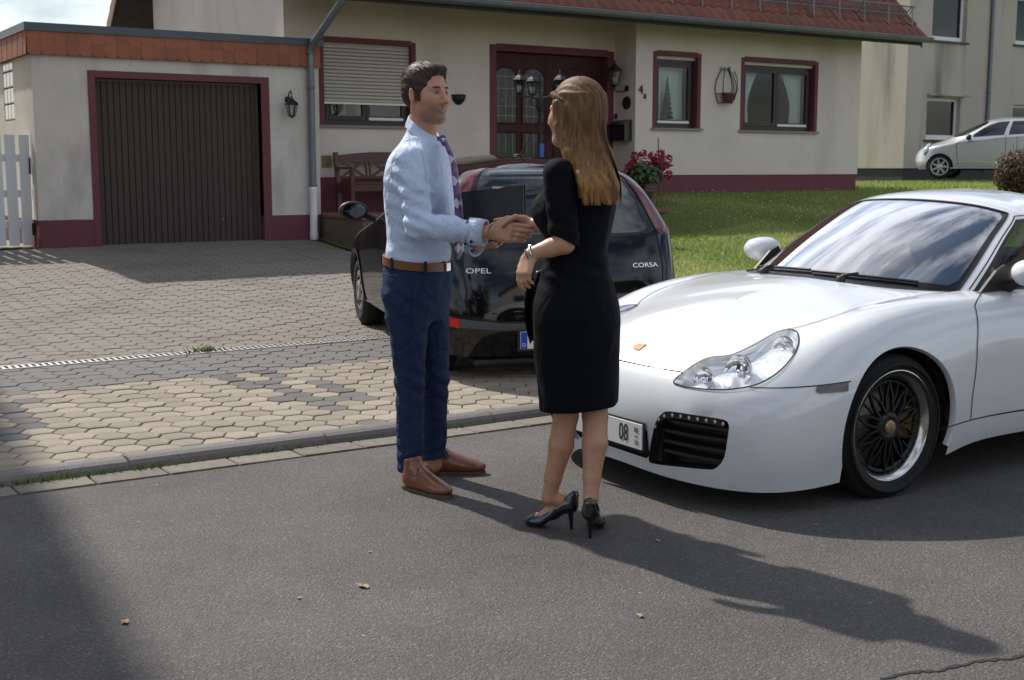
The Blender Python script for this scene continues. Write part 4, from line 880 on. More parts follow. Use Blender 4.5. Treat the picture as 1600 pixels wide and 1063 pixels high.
# ---------------------------------------------------------------- organic shapes: smooth signed distance fields turned into meshes
def vec(*a): return np.array(a, float)
class Field:
    def __init__(s): s.ops = []; s.lo = np.full(3, 1e9); s.hi = np.full(3, -1e9)
    def _b(s, op, f, c, rad, k):
        c = np.asarray(c, float); s.ops.append((op, f, c, rad, k))
        if op == 'u': s.lo = np.minimum(s.lo, c-rad); s.hi = np.maximum(s.hi, c+rad)
        return s
    def cone(s, a, b, ra, rb, k=.02, op='u', wdir=None, ws=1.0):
        a = np.asarray(a, float); b = np.asarray(b, float); ba = b-a; L2 = max(ba@ba, 1e-12); wd = None if wdir is None else np.asarray(wdir, float)/np.linalg.norm(wdir)
        def f(P):
            v = P-a; h = np.clip((v@ba)/L2, 0, 1); v = v-h[:, None]*ba
            if wd is not None: v = v-(v@wd)[:, None]*wd*(1-1/ws)
            return np.sqrt((v*v).sum(1))-(ra+(rb-ra)*h)
        return s._b(op, f, (a+b)/2, np.linalg.norm(ba)/2+max(ra, rb)*max(1, ws), k)
    def chain(s, pts, rs, k=.02, op='u', kk=.006, **kw):
        for i in range(len(pts)-1): s.cone(pts[i], pts[i+1], rs[i], rs[i+1], k if i == 0 else kk, op, **kw)
        return s
    def ell(s, c, r, M=None, k=.02, op='u'):
        c = np.asarray(c, float); r = np.asarray(r, float)*np.ones(3); M = np.eye(3) if M is None else np.asarray(M)
        def f(P):
            q = (P-c)@M; k0 = np.sqrt(((q/r)**2).sum(1)); k1 = np.sqrt(((q/(r*r))**2).sum(1)); return k0*(k0-1)/np.maximum(k1, 1e-9)
        return s._b(op, f, c, r.max(), k)
    def loft(s, sec, ang, k=.02, op='u', cap=True):
        """sec: rows of (z, cx, cy, half along ang, half across, [roundness])"""
        S = np.array(sec, float); S = S[np.argsort(S[:, 0])]; z = np.linspace(S[0, 0], S[-1, 0], 120); T = np.stack([cubic(S[:, 0], S[:, i], z) for i in range(1, 5)], 1); ca, sa = math.cos(ang), math.sin(ang)
        def f(P):
            cx, cy, a, b = [np.interp(P[:, 2], z, T[:, i]) for i in range(4)]; x = P[:, 0]-cx; y = P[:, 1]-cy; u = x*ca+y*sa; w = -x*sa+y*ca
            q0 = np.sqrt((u/a)**2+(w/b)**2); q1 = np.sqrt((u/(a*a))**2+(w/(b*b))**2); d = q0*(q0-1)/np.maximum(q1, 1e-9); d = np.where(q0 < .2, -np.minimum(a, b)*.8, d)
            e = np.maximum(P[:, 2]-S[-1, 0], S[0, 0]-P[:, 2]); return np.maximum(d, e)
        c = np.array([S[:, 1].mean(), S[:, 2].mean(), (S[0, 0]+S[-1, 0])/2]); return s._b(op, f, c, np.linalg.norm([(S[-1, 0]-S[0, 0])/2, S[:, 3:5].max()+abs(S[:, 1:3]-c[:2]).max()]), k)
    def plane(s, p, n, k=.004):
        """cuts away the side the normal points to"""
        p = np.asarray(p, float); n = np.asarray(n, float)/np.linalg.norm(n); s.ops.append(('c', lambda P: (P-p)@n, p, 1e9, k)); return s
    def disp(s, f): s.ops.append(('d', f, vec(0, 0, 0), 1e9, 0)); return s
    def ev(s, P, c=None, rad=0):
        d = np.full(len(P), 10.)
        for op, f, cc, rr, k in s.ops:
            if c is not None and rr < 1e8 and np.linalg.norm(c-cc) > rr+rad+k+.03: continue
            if op == 'd':
                m = abs(d) < .035
                if m.any(): d[m] = d[m]+f(P[m])
                continue
            e = f(P)
            if op == 'u':
                if k > 0: h = np.maximum(k-abs(d-e), 0)/k; d = np.minimum(d, e)-h*h*k*.25
                else: d = np.minimum(d, e)
            else:
                e = e if op == 'c' else -e
                h = np.maximum(k-abs(d-e), 0)/k if k > 0 else 0; d = np.maximum(d, e)+h*h*k*.25
        return d
    def mesh(s, vox, smooth=1, n=16):
        lo = s.lo-.03; B = n*vox; nb = np.ceil((s.hi+.03-lo)/B).astype(int); I = np.stack(np.meshgrid(*[np.arange(k) for k in nb], indexing='ij'), -1).reshape(-1, 3); cen = lo+(I+.5)*B
        fc = s.ev(cen); rad = B*.866; I = I[abs(fc) < rad*1.7]; NX, NY = nb[0]*n+2, nb[1]*n+2
        g = np.stack(np.meshgrid(*[np.arange(n+1)]*3, indexing='ij'), -1).reshape(-1, 3); keys = []; verts = []; quads = []
        cor = np.array([(a, b, c) for a in (0, 1) for b in (0, 1) for c in (0, 1)]); ed = [(p, q) for p in range(8) for q in range(p+1, 8) if abs(cor[p]-cor[q]).sum() == 1]
        for b in I:
            o = lo+b*B; P = o+g*vox; f = s.ev(P, o+B/2, rad).reshape(n+1, n+1, n+1)
            if f.min() > 0 or f.max() < 0: continue
            ins = f < 0; C8 = np.stack([f[a:a+n, b_:b_+n, c:c+n] for a, b_, c in cor], -1); S8 = C8 < 0; m = S8.any(-1) & ~S8.all(-1); ci = np.argwhere(m); v8 = C8[m]
            acc = np.zeros((len(ci), 3)); cnt = np.zeros(len(ci))
            for p, q in ed:
                x = (v8[:, p] < 0) != (v8[:, q] < 0); t = v8[:, p]/np.where(x, v8[:, p]-v8[:, q], 1); acc += np.where(x[:, None], cor[p]+(cor[q]-cor[p])*t[:, None], 0); cnt += x
            verts.append(o+(ci+acc/cnt[:, None])*vox); gi = ci+b*n+1; keys.append(gi[:, 0]+NX*(gi[:, 1]+NY*gi[:, 2]))
            for ax in range(3):
                a = ins[:n, :n, :n]; sl = [slice(0, n)]*3; sl[ax] = slice(1, n+1); bb = ins[tuple(sl)]; e = np.argwhere(a != bb)
                if not len(e): continue
                fl = a[tuple(e.T)]; e = e+b*n+1; u, w = [(1, 2), (2, 0), (0, 1)][ax]; du = np.zeros(3, int); du[u] = 1; dw = np.zeros(3, int); dw[w] = 1
                q = np.stack([e-du-dw, e-dw, e, e-du], 1); kq = q[..., 0]+NX*(q[..., 1]+NY*q[..., 2]); kq[~fl] = kq[~fl][:, ::-1]; quads.append(kq)
        V = np.concatenate(verts); K = np.concatenate(keys); Q = np.concatenate(quads); o = np.argsort(K); K = K[o]; V = V[o]; ix = np.searchsorted(K, Q); ix = np.minimum(ix, len(K)-1); ok = (K[ix] == Q).all(1); F = ix[ok]
        E = np.concatenate([F[:, [0, 1]], F[:, [1, 2]], F[:, [2, 3]], F[:, [3, 0]]])
        for _ in range(smooth):
            A = np.zeros_like(V); c = np.zeros(len(V)); np.add.at(A, E[:, 0], V[E[:, 1]]); np.add.at(c, E[:, 0], 1); np.add.at(A, E[:, 1], V[E[:, 0]]); np.add.at(c, E[:, 1], 1); V = V*.5+.5*A/np.maximum(c, 1)[:, None]
        return V, F
def cubic(x, y, xi):
    """monotone-ish cubic through points"""
    m = np.gradient(y, x); k = np.clip(np.searchsorted(x, xi)-1, 0, len(x)-2); h = x[k+1]-x[k]; t = (xi-x[k])/h
    return (2*t**3-3*t*t+1)*y[k]+(t**3-2*t*t+t)*h*m[k]+(-2*t**3+3*t*t)*y[k+1]+(t**3-t*t)*h*m[k+1]
def wob(P, s, seed=0.0):
    x, y, z = P[:, 0]*s+seed, P[:, 1]*s+seed*1.7, P[:, 2]*s+seed*2.3
    return (np.sin(x+1.3*np.sin(y*.9+z*.4))*np.cos(z*1.1+.8*np.sin(x*.7))+np.sin(y*1.2+1.1*np.cos(z*.8+x*.5)))*.5
def field_obj(F, vox, name, m, parent, smooth=1, tint=None):
    V, Q = F.mesh(vox, smooth); me = mesh_np(name, V, Q, True, m)
    if tint is not None:
        c = tint(V); at = me.attributes.new('tint', 'FLOAT_COLOR', 'POINT'); at.data.foreach_set('color', np.c_[c, np.ones(len(c))].astype(np.float32).ravel())
    return link(name, me, parent)
def skin_material(name, rough=.46):
    m = mat(name, (.5, .3, .2), rough, sub=.12, bump=.12, bscale=420); N, Lk = nodes_of(m); b = N['Principled BSDF']; at = N.new('ShaderNodeAttribute'); at.attribute_name = 'tint'
    nz = N.new('ShaderNodeTexNoise'); nz.inputs['Scale'].default_value = 40; tc = N.new('ShaderNodeTexCoord'); Lk.new(tc.outputs['Object'], nz.inputs['Vector']); mr = N.new('ShaderNodeMapRange'); mr.inputs['To Min'].default_value = .88; mr.inputs['To Max'].default_value = 1.12; Lk.new(nz.outputs['Fac'], mr.inputs['Value'])
    mu = N.new('ShaderNodeMixRGB'); mu.blend_type = 'MULTIPLY'; mu.inputs['Fac'].default_value = 1; Lk.new(at.outputs['Color'], mu.inputs['Color1']); Lk.new(mr.outputs['Result'], mu.inputs['Color2']); Lk.new(mu.outputs['Color'], b.inputs['Base Color']); return m
def frame(fwd, up=(0, 0, 1)):
    """columns: forward, left, up"""
    f = np.asarray(fwd, float); f /= np.linalg.norm(f); u = np.asarray(up, float); l = np.cross(u, f); l /= np.linalg.norm(l); u = np.cross(f, l); return np.stack([f, l, u], 1)
def head_field(F, o, M, female=False, sc=1.0):
    """skull, jaw, brow, nose, lips, ears; o is the point between the ears at eye height"""
    def w(x, y, z): return o+M@(vec(x, y, z)*sc)
    s = sc; F.ell(w(-.016, 0, .032), vec(.100, .077, .090)*s, M, .02); F.ell(w(.034, 0, -.040), vec(.064, .060, .086)*s, M, .035)
    for y in (-1, 1):
        F.cone(w(-.012, y*.052, -.055), w(.070, y*.014, -.108), .020*s if not female else .017*s, .016*s, .03)
        F.ell(w(.058, y*.040, -.028), vec(.030, .026, .030)*s, M, .03); F.cone(w(.080, y*.014, .021), w(.070, y*.048, .020), .0105*s, .009*s, .014)
    F.ell(w(.080, 0, -.106), vec(.018, .022, .018)*s, M, .022)
    for y in (-1, 1): F.ell(w(.101, y*.032, .002), vec(.020, .020, .0125)*s, M, .012, 's'); F.ell(w(.0725, y*.031, .002), .0135*s, M, .004); F.cone(w(.083, y*.020, .0085), w(.077, y*.042, .0055), .0042*s, .0038*s, .004); F.cone(w(.083, y*.020, -.005), w(.077, y*.042, -.003), .0040*s, .0036*s, .005)
    F.cone(w(.089, 0, .012), w(.118, 0, -.034), .0075*s, .0115*s, .010)
    for y in (-1, 1): F.ell(w(.104, y*.0125, -.038), vec(.011, .0075, .008)*s, M, .007); F.ell(w(.103, y*.007, -.0465), .004*s, M, .004, 's')
    F.cone(w(.0925, -.022, -.066), w(.0985, 0, -.0635), .004*s, .0055*s, .006); F.cone(w(.0925, .022, -.066), w(.0985, 0, -.0635), .004*s, .0055*s, .006); F.cone(w(.090, -.017, -.075), w(.0945, .0, -.0765), .0045*s, .0065*s, .006); F.cone(w(.090, .017, -.075), w(.0945, .0, -.0765), .0045*s, .0065*s, .006)
    F.cone(w(.102, -.024, -.0695), w(.106, 0, -.0705), .0022*s, .0022*s, .004, 's'); F.cone(w(.102, .024, -.0695), w(.106, 0, -.0705), .0022*s, .0022*s, .004, 's')
    for y in (-1, 1):
        Me = M@np.array(Matrix.Rotation(R(-14), 3, 'Y'))@np.array(Matrix.Rotation(R(y*18), 3, 'Z')); c = w(-.010, y*.082, -.012); F.ell(c, vec(.020, .007, .033)*s, Me, .008); F.ell(w(-.002, y*.090, -.010), vec(.009, .006, .018)*s, Me, .005, 's'); F.ell(w(-.004, y*.078, -.040), vec(.009, .007, .011)*s, Me, .008)
def hand_field(F, wr, M, fl, r=.0085, L=(.072, .080, .075, .060), curl=None, thumb=None, splay=.0, palm=.088, wid=.078, th=.015, sgn=1):
    """wr wrist point; M columns: along the fingers, towards the thumb, out of the back of the hand"""
    def w(x, y, z): return wr+M@vec(x, y, z)
    ys = np.linspace(wid/2-.010, -wid/2+.010, 4); tips = []
    for i, y in enumerate(ys):
        F.cone(w(.008, y*.62, -.004), w(palm-abs(i-1)*.004, y, 0), th*1.05, th*.86, .014)
    for i, y in enumerate(ys):
        b = vec(palm-abs(i-1)*.004, y, 0.); d = 0.; p = b.copy(); pts = [p.copy()]; sp = (1.5-i)*splay; cu = curl[i]
        for seg, f in enumerate((.45, .31, .24)):
            d += cu[seg]; st = L[i]*f*vec(math.cos(d)*math.cos(sp), math.sin(sp), -math.sin(d)); p = p+st; pts.append(p.copy())
        rs = [r*1.12, r*1.02, r*.93, r*.80]; F.chain([w(*q) for q in pts], rs, .0035, kk=.003); tips.append(pts)
    if thumb is not None: F.chain([w(*q) for q in thumb], [.017, .0125, .0105, .0085][:len(thumb)], .012)
    return tips
# ---------------------------------------------------------------- car bodies: smooth shells cut into panels
class Shell:
    """bicubic B-spline through a table of points cols[c][r]; columns run from the front centre line round one side to the rear
    centre line, rows from the bottom edge up to the middle line; y = 0 is the plane of symmetry"""
    def __init__(s, cols, tight=.75):
        P = np.array(cols, float); s.nu, s.nv = P.shape[:2]; M = np.array([1, -1, 1.])
        def solve(A, first, last):
            n = A.shape[0]; K = np.zeros((n, n))
            for i in range(n): K[i, i] += 4
            for i in range(n-1): K[i, i+1] += 1; K[i+1, i] += 1
            out = np.empty_like(A)
            for ax in range(3):
                Kx = K.copy(); sg = -1 if ax == 1 else 1
                if first == 'mirror': Kx[0, 1] += sg
                else: Kx[0, :] = 0; Kx[0, 0] = 6
                if last == 'mirror': Kx[-1, -2] += sg
                else: Kx[-1, :] = 0; Kx[-1, -1] = 6
                out[..., ax] = np.linalg.solve(Kx, 6*A[..., ax].reshape(n, -1)).reshape(A.shape[:-1])
            return out
        C = solve(P, 'mirror', 'mirror'); C = P+(C-P)*tight
        D = solve(np.swapaxes(C, 0, 1).copy(), 'free', 'mirror'); D = np.swapaxes(D, 0, 1); C = C+(D-C)*tight
        E = np.zeros((s.nu+2, s.nv+2, 3)); E[1:-1, 1:-1] = C
        E[0, 1:-1] = C[1]*M; E[-1, 1:-1] = C[-2]*M
        E[:, 0] = 2*E[:, 1]-E[:, 2]; E[:, -1] = E[:, -3]*M
        s.E = E
    def basis(s, t, n):
        t = np.clip(t, 0, n-1); i = np.minimum(t.astype(int), n-2); f = t-i
        B = np.stack([(1-f)**3, 3*f**3-6*f**2+4, -3*f**3+3*f**2+3*f+1, f**3], -1)/6
        D = np.stack([-(1-f)**2, 3*f**2-4*f, -3*f**2+2*f+1, f**2], -1)/2
        return i, B, D
    def ev(s, uv, der=False):
        uv = np.atleast_2d(np.asarray(uv, float)); iu, Bu, Du = s.basis(uv[:, 0], s.nu); iv, Bv, Dv = s.basis(uv[:, 1], s.nv)
        p = np.zeros((len(uv), 3)); du = np.zeros_like(p); dv = np.zeros_like(p)
        for a in range(4):
            for b in range(4):
                e = s.E[iu+a, iv+b]; p += (Bu[:, a]*Bv[:, b])[:, None]*e
                if der: du += (Du[:, a]*Bv[:, b])[:, None]*e; dv += (Bu[:, a]*Dv[:, b])[:, None]*e
        if not der: return p
        n = np.cross(du, dv); n /= np.maximum(np.linalg.norm(n, axis=1), 1e-9)[:, None]
        return p, n, du, dv
    def find(s, pts, ax=(0, 2), urange=None, vrange=None):
        """uv of points given by two coordinates (ax) within a range of the table"""
        u0, u1 = urange or (0, s.nu-1); v0, v1 = vrange or (0, s.nv-1)
        U, V = np.meshgrid(np.linspace(u0, u1, 160), np.linspace(v0, v1, 90), indexing='ij'); G = np.c_[U.ravel(), V.ravel()]; Pg = s.ev(G)[:, ax]
        out = []
        for q in np.atleast_2d(pts):
            uv = G[np.argmin(((Pg-q)**2).sum(1))].copy()
            for _ in range(12):
                p, n, du, dv = s.ev(uv, True); r = q-p[0, ax]; J = np.stack([du[0, ax], dv[0, ax]], 1)
                try: st = np.linalg.lstsq(J, r, rcond=None)[0]
                except Exception: break
                st = np.clip(st, -.25, .25); uv = np.array([np.clip(uv[0]+st[0], u0, u1), np.clip(uv[1]+st[1], v0, v1)])
            out.append(uv)
        return np.array(out)
def fix_sign(sh):
    p, n, _, _ = sh.ev([[(sh.nu-1)/2, 2.]], True); return 1.0 if n[0, 1] > 0 else -1.0
def dens(poly, step=.06, closed=True):
    P = np.asarray(poly, float); out = []; n = len(P)
    for i in range(n if closed else n-1):
        a, b = P[i], P[(i+1) % n]; k = max(1, int(math.ceil(np.linalg.norm((b-a)*np.array([1., .6]))/step)))
        out += [a+(b-a)*t/k for t in range(k)]
    if not closed: out.append(P[-1])
    return np.array(out)
def spline2(pts, n=8, closed=False):
    """Catmull-Rom through 2D points"""
    P = np.asarray(pts, float); m = len(P); out = []
    for i in range(m if closed else m-1):
        p0 = P[(i-1) % m] if closed or i > 0 else P[0]; p1 = P[i]; p2 = P[(i+1) % m]; p3 = P[(i+2) % m] if closed or i+2 < m else P[-1]
        for t in np.arange(n)/n: out.append(.5*((2*p1)+(-p0+p2)*t+(2*p0-5*p1+4*p2-p3)*t*t+(-p0+3*p1-3*p2+p3)*t**3))
    if not closed: out.append(P[-1])
    return np.array(out)
def inside(poly, pts):
    x, y = pts[:, 0], pts[:, 1]; c = np.zeros(len(pts), bool); n = len(poly); j = n-1
    for i in range(n):
        xi, yi = poly[i]; xj, yj = poly[j]; t = ((yi > y) != (yj > y)) & (x < (xj-xi)*(y-yi)/((yj-yi) if abs(yj-yi) > 1e-12 else 1e-12)+xi); c ^= t; j = i
    return c
def seg_dist(poly, pts):
    d = np.full(len(pts), 1e9); n = len(poly)
    for i in range(n):
        a = poly[i]; b = poly[(i+1) % n]; ab = b-a; L = ab@ab
        if L < 1e-14: continue
        t = np.clip(((pts-a)@ab)/L, 0, 1); q = a+t[:, None]*ab; d = np.minimum(d, np.linalg.norm(pts-q, axis=1))
    return d
def cut_shell(sh, regions, du, dv, step=.06):
    """regions: [(name, uv polygon)] first match wins; returns {name: (uv vertices, triangles)}, '' is what is left"""
    S = np.array([1., .6]); polys = [(n, dens(p, step)) for n, p in regions]
    U, V = np.meshgrid(np.linspace(0, sh.nu-1, int((sh.nu-1)/du)+1), np.linspace(0, sh.nv-1, int((sh.nv-1)/dv)+1), indexing='ij'); G = np.c_[U.ravel(), V.ravel()]
    keep = np.ones(len(G), bool); edge = (G[:, 0] < 1e-9) | (G[:, 0] > sh.nu-1-1e-9) | (G[:, 1] < 1e-9) | (G[:, 1] > sh.nv-1-1e-9)
    for n, p in polys: keep &= (seg_dist(p*S, G*S) > step*.45)
    corner = edge & (((G[:, 0] < 1e-9) | (G[:, 0] > sh.nu-1-1e-9)) & ((G[:, 1] < 1e-9) | (G[:, 1] > sh.nv-1-1e-9)))
    G = G[keep | corner]; verts = [Vector(g*S) for g in G]; edges = []
    for n, p in polys:
        b = len(verts); verts += [Vector(q*S) for q in p]; edges += [(b+i, b+(i+1) % len(p)) for i in range(len(p))]
    r = delaunay_2d_cdt(verts, edges, [], 0, 1e-5); W = np.array([v[:] for v in r[0]])/S; T = np.array([f for f in r[2]])
    cen = W[T].mean(1); own = np.full(len(T), -1)
    for k, (n, p) in enumerate(polys):
        m = (own < 0) & inside(p, cen); own[m] = k
    names = {}
    for k in range(-1, len(polys)):
        names.setdefault(polys[k][0] if k >= 0 else '', []).append(T[own == k])
    return {n: (W, np.concatenate(t)) for n, t in names.items()}
def panel_mesh(sh, W, T, name, m, off=0.0, side=1, both=False, thick=0.0):
    """side 1: as tabled (+y), -1: mirrored, both: the two halves joined"""
    used = np.unique(T); mp = -np.ones(len(W), int); mp[used] = np.arange(len(used)); T = mp[T]; P, N, _, _ = sh.ev(W[used], True); N = N*fix_sign(sh); Mi = np.array([1, -1, 1.])
    P = P+N*off; a = P[T[:, 1]]-P[T[:, 0]]; b = P[T[:, 2]]-P[T[:, 0]]
    fl = (np.cross(a, b)*N[T[:, 0]]).sum(1) < 0; T = T.copy(); T[fl] = T[fl][:, ::-1]
    Ps, Ns, Ts = [], [], []
    if both or side > 0: Ps.append(P); Ns.append(N); Ts.append(T)
    if both or side < 0: Ts.append(T[:, ::-1]+(len(P) if both else 0)); Ps.append(P*Mi); Ns.append(N*Mi)
    P = np.concatenate(Ps); N = np.concatenate(Ns); T = np.concatenate(Ts); me = mesh_np(name, P, T, True, m)
    me.normals_split_custom_set_from_vertices(N.tolist()); return me
def seam(sh, line, w, m, name, parent, off=.0028, both=True, closed=False, side=1):
    """dark ribbon lying in the gap between two panels"""
    L = dens(line, .05, closed); P, N, _, _ = sh.ev(L, True); N = N*fix_sign(sh); n = len(P); t = np.roll(P, -1, 0)-np.roll(P, 1, 0)
    if not closed: t[0] = P[1]-P[0]; t[-1] = P[-1]-P[-2]
    b = np.cross(N, t); b /= np.maximum(np.linalg.norm(b, axis=1), 1e-9)[:, None]; V = np.concatenate([P+b*w/2+N*off, P-b*w/2+N*off]); F = [(i, (i+1) % n, n+(i+1) % n, n+i) for i in range(n if closed else n-1)]
    if both: V = np.concatenate([V, V*np.array([1, -1, 1.])]); F += [tuple(2*n+i for i in f[::-1]) for f in F]
    elif side < 0: V = V*np.array([1, -1, 1.])
    me = mesh_np(name, V, F, True, m); return link(name, me, parent)
def recess(sh, poly, depth, name, m, parent, side=1, axis=None, floor=True, scale=1.0):
    """walls and floor of an opening in the shell"""
    L = dens(poly, .06); P, N, _, _ = sh.ev(L, True); N = N*fix_sign(sh); d = -N.mean(0) if axis is None else np.array(axis, float); d = d/np.linalg.norm(d); n = len(P); c = P.mean(0); Q = c+(P-c)*scale+d*depth
    V = np.concatenate([P-N*.001, Q, [Q.mean(0)]]); F = [(i, (i+1) % n, n+(i+1) % n, n+i) for i in range(n)]
    if floor: F += [(n+i, n+(i+1) % n, 2*n) for i in range(n)]
    if side < 0: V = V*np.array([1, -1, 1.])
    return link(name, mesh_np(name, V, F, False, m), parent)

def car_paint(name, c, rough=.25, metal=0.0, coat=1.0, flake=0.0):
    return mat(name, c, rough, metal, coat=coat, spec=.5, var=.0)
BLACKTRIM = mat('black_trim', (.018, .018, .019), .5, bump=.15, bscale=200)
RUBBER = mat('tyre_rubber', (.012, .012, .012), .85, var=.4, vscale=20, bump=.3, bscale=90)
SEAM = mat('panel_gap', (.012, .012, .012), .9)
CHROME = mat('bright_metal', (.75, .75, .75), .16, 1.0)
DULLBLK = mat('wheel_black', (.016, .016, .017), .4, .2)
CGLASS = glass('car_glass', (.70, .76, .74), 1.5)
CGLASS_D = glass('car_glass_dark', (.20, .23, .25), 1.5)
LENS = glass('lamp_lens', (.95, .96, .97), 1.45, dens=.9)
WELL = mat('wheel_well', (.010, .010, .010), .95)
def arch_uv(sh, cx, cz, r, ur, vr=(0, 5), zb=-.2):
    """closed uv outline of a wheel arch: circle on the side, open at the bottom edge"""
    zmin = sh.ev(np.c_[np.linspace(*ur, 40), np.zeros(40)])[:, 2].max()+.004
    a0 = math.asin(max(-1, min(1, (zmin-cz)/r))); A = np.linspace(math.pi-a0, a0, 40); pts = np.c_[cx+r*np.cos(A), cz+r*np.sin(A)]
    uv = sh.find(pts, (0, 2), ur, vr); return np.concatenate([[[uv[0, 0], 0.0]], uv, [[uv[-1, 0], 0.0]]]), uv
def tyre_wheel(parent, loc, side, R_t, w, rim_r, style, name='wheel'):
    """wheel with its axis along y; outer face towards side*y"""
    t = empty(name, loc); t.parent = parent; Mx = Matrix.Rotation(R(90), 4, 'X') if side < 0 else Matrix.Rotation(R(-90), 4, 'X')   # local z -> side*y
    h = w/2; lip = rim_r+.004
    MB().lathe([(lip-.02, -h+.01), (lip, -h+.005), (lip+.02, -h-.004), (R_t-.045, -h-.008), (R_t-.015, -h+.012), (R_t, -h+.035), (R_t, h-.035), (R_t-.015, h-.012), (R_t-.045, h+.008), (lip+.03, h+.006), (lip+.004, h-.003), (lip-.02, h-.012)], 56, Mx).build('tyre', RUBBER, t)
    rim = None
    def b(mb, n, m, par=None): mb.V = [tuple(Mx @ Vector(v)) for v in mb.V]; return mb.build(n, m, par if par is not None else t)
    if style == 'mesh':
        POL = mat('polished_lip', (.62, .60, .57), .20, 1.0, var=.2, vscale=5)
        rim = b(MB().lathe([(rim_r-.03, -h), (rim_r-.035, .0), (rim_r-.042, h-.055), (rim_r-.036, h-.03), (rim_r-.012, h-.012), (rim_r+.004, h-.004), (rim_r+.007, h-.010), (rim_r, h-.02)], 64), 'rim', POL)
        b(MB().lathe([(rim_r-.046, h-.050), (rim_r-.058, h-.046), (rim_r-.062, h-.060)], 56), 'bead_ring', DULLBLK, rim)
        ro, ri = rim_r-.05, .056; n = 10
        for k in range(n):
            a = 2*math.pi*k/n; s = MB()
            for j, da in enumerate((-.62, .62)):
                p0 = Vector((ri*math.cos(a), ri*math.sin(a), h-.038-.004*j)); mid = (ri+ro)*.52; p1 = Vector((mid*math.cos(a+da*.28), mid*math.sin(a+da*.28), h-.043-.004*j)); q = Vector((ro*math.cos(a+da*.52), ro*math.sin(a+da*.52), h-.050-.003*j)); s.bar(p0, p1, .0095, .018, up=(0, 0, 1)); s.bar(p1, q, .0085, .016, up=(0, 0, 1))
            p1 = Vector((ro*.60*math.cos(a), ro*.60*math.sin(a), h-.047)); q0 = Vector((ro*math.cos(a+.03), ro*math.sin(a+.03), h-.054)); s.bar(p1, q0, .007, .013, up=(0, 0, 1))
            b(s, 'spoke', DULLBLK, rim)
        b(MB().lathe([(.066, h-.075), (.066, h-.036), (.058, h-.030), (.036, h-.028), (.034, h-.030), (0, h-.030)], 28), 'hub', DULLBLK, rim)
        b(MB().lathe([(.031, h-.030), (.030, h-.024), (.015, h-.022), (0, h-.0215)], 24), 'centre_cap', mat('crest_gold', (.45, .36, .22), .4, .5, var=.8, vscale=70, col2=(.2, .06, .05)), rim)
        for k in range(20):
            a = 2*math.pi*(k+.5)/20; rr = rim_r-.052; b(MB().lathe([(.0045, h-.050), (.0045, h-.044), (0, h-.043)], 8, Matrix.Translation((rr*math.cos(a), rr*math.sin(a), 0))), 'bolt', DULLBLK, rim)
    elif style == 'alloy':
        AL = mat('alloy_silver', (.58, .58, .58), .35, .7, var=.15, vscale=6)
        rim = b(MB().lathe([(rim_r-.03, -h), (rim_r-.03, h-.05), (rim_r-.018, h-.012), (rim_r+.004, h-.004), (rim_r, h-.02)], 48), 'rim', AL)
        for k in range(7):
            a = 2*math.pi*k/7; s = MB(); p0 = Vector((.03*math.cos(a), .03*math.sin(a), h-.035)); p1 = Vector(((rim_r-.02)*math.cos(a), (rim_r-.02)*math.sin(a), h-.022)); s.bar(p0, p1, .042, .03, up=(0, 0, 1)); b(s, 'spoke', AL, rim)
        b(MB().lathe([(.07, h-.06), (.07, h-.02), (.05, h-.012), (0, h-.010)], 28), 'hub', AL, rim)
    else:
        HC = mat('hubcap_grey', (.30, .30, .29), .45, .3, var=.3, vscale=7)
        rim = b(MB().lathe([(rim_r-.03, -h), (rim_r-.03, h-.05), (rim_r-.006, h-.014), (rim_r+.003, h-.004), (rim_r, h-.02)], 48), 'rim', mat('steel_wheel', (.06, .06, .06), .6, .4))
        cap = b(MB().lathe([(rim_r-.008, h-.012), (rim_r-.02, h-.002), (rim_r*.72, h+.004), (rim_r*.68, h-.006), (rim_r*.46, h-.002), (rim_r*.42, h+.010), (rim_r*.22, h+.014), (rim_r*.2, h+.010), (0, h+.010)], 48), 'hubcap', HC, rim)
        for k in range(9):
            a = 2*math.pi*k/9; rr = rim_r*.62; b(MB().lathe([(.0, h+.003), (.020, h+.0035), (.022, h-.004)], 12, Matrix.Translation((rr*math.cos(a), rr*math.sin(a), .002)) @ Matrix.Diagonal((1.3, .8, 1, 1))), 'slot', SEAM, cap)
    if style != 'cap':
        b(MB().lathe([(.03, -.012), (rim_r-.06, -.012), (rim_r-.06, .006), (.03, .006)], 40), 'brake_disc', mat('brake_steel', (.18, .17, .165), .4, .8))
    if style == 'mesh': b(MB().box(.10, .20, -.07, .07, -.03, .035, bev=.01), 'brake_caliper', mat('caliper_amber', (.20, .10, .025), .5))
    return t
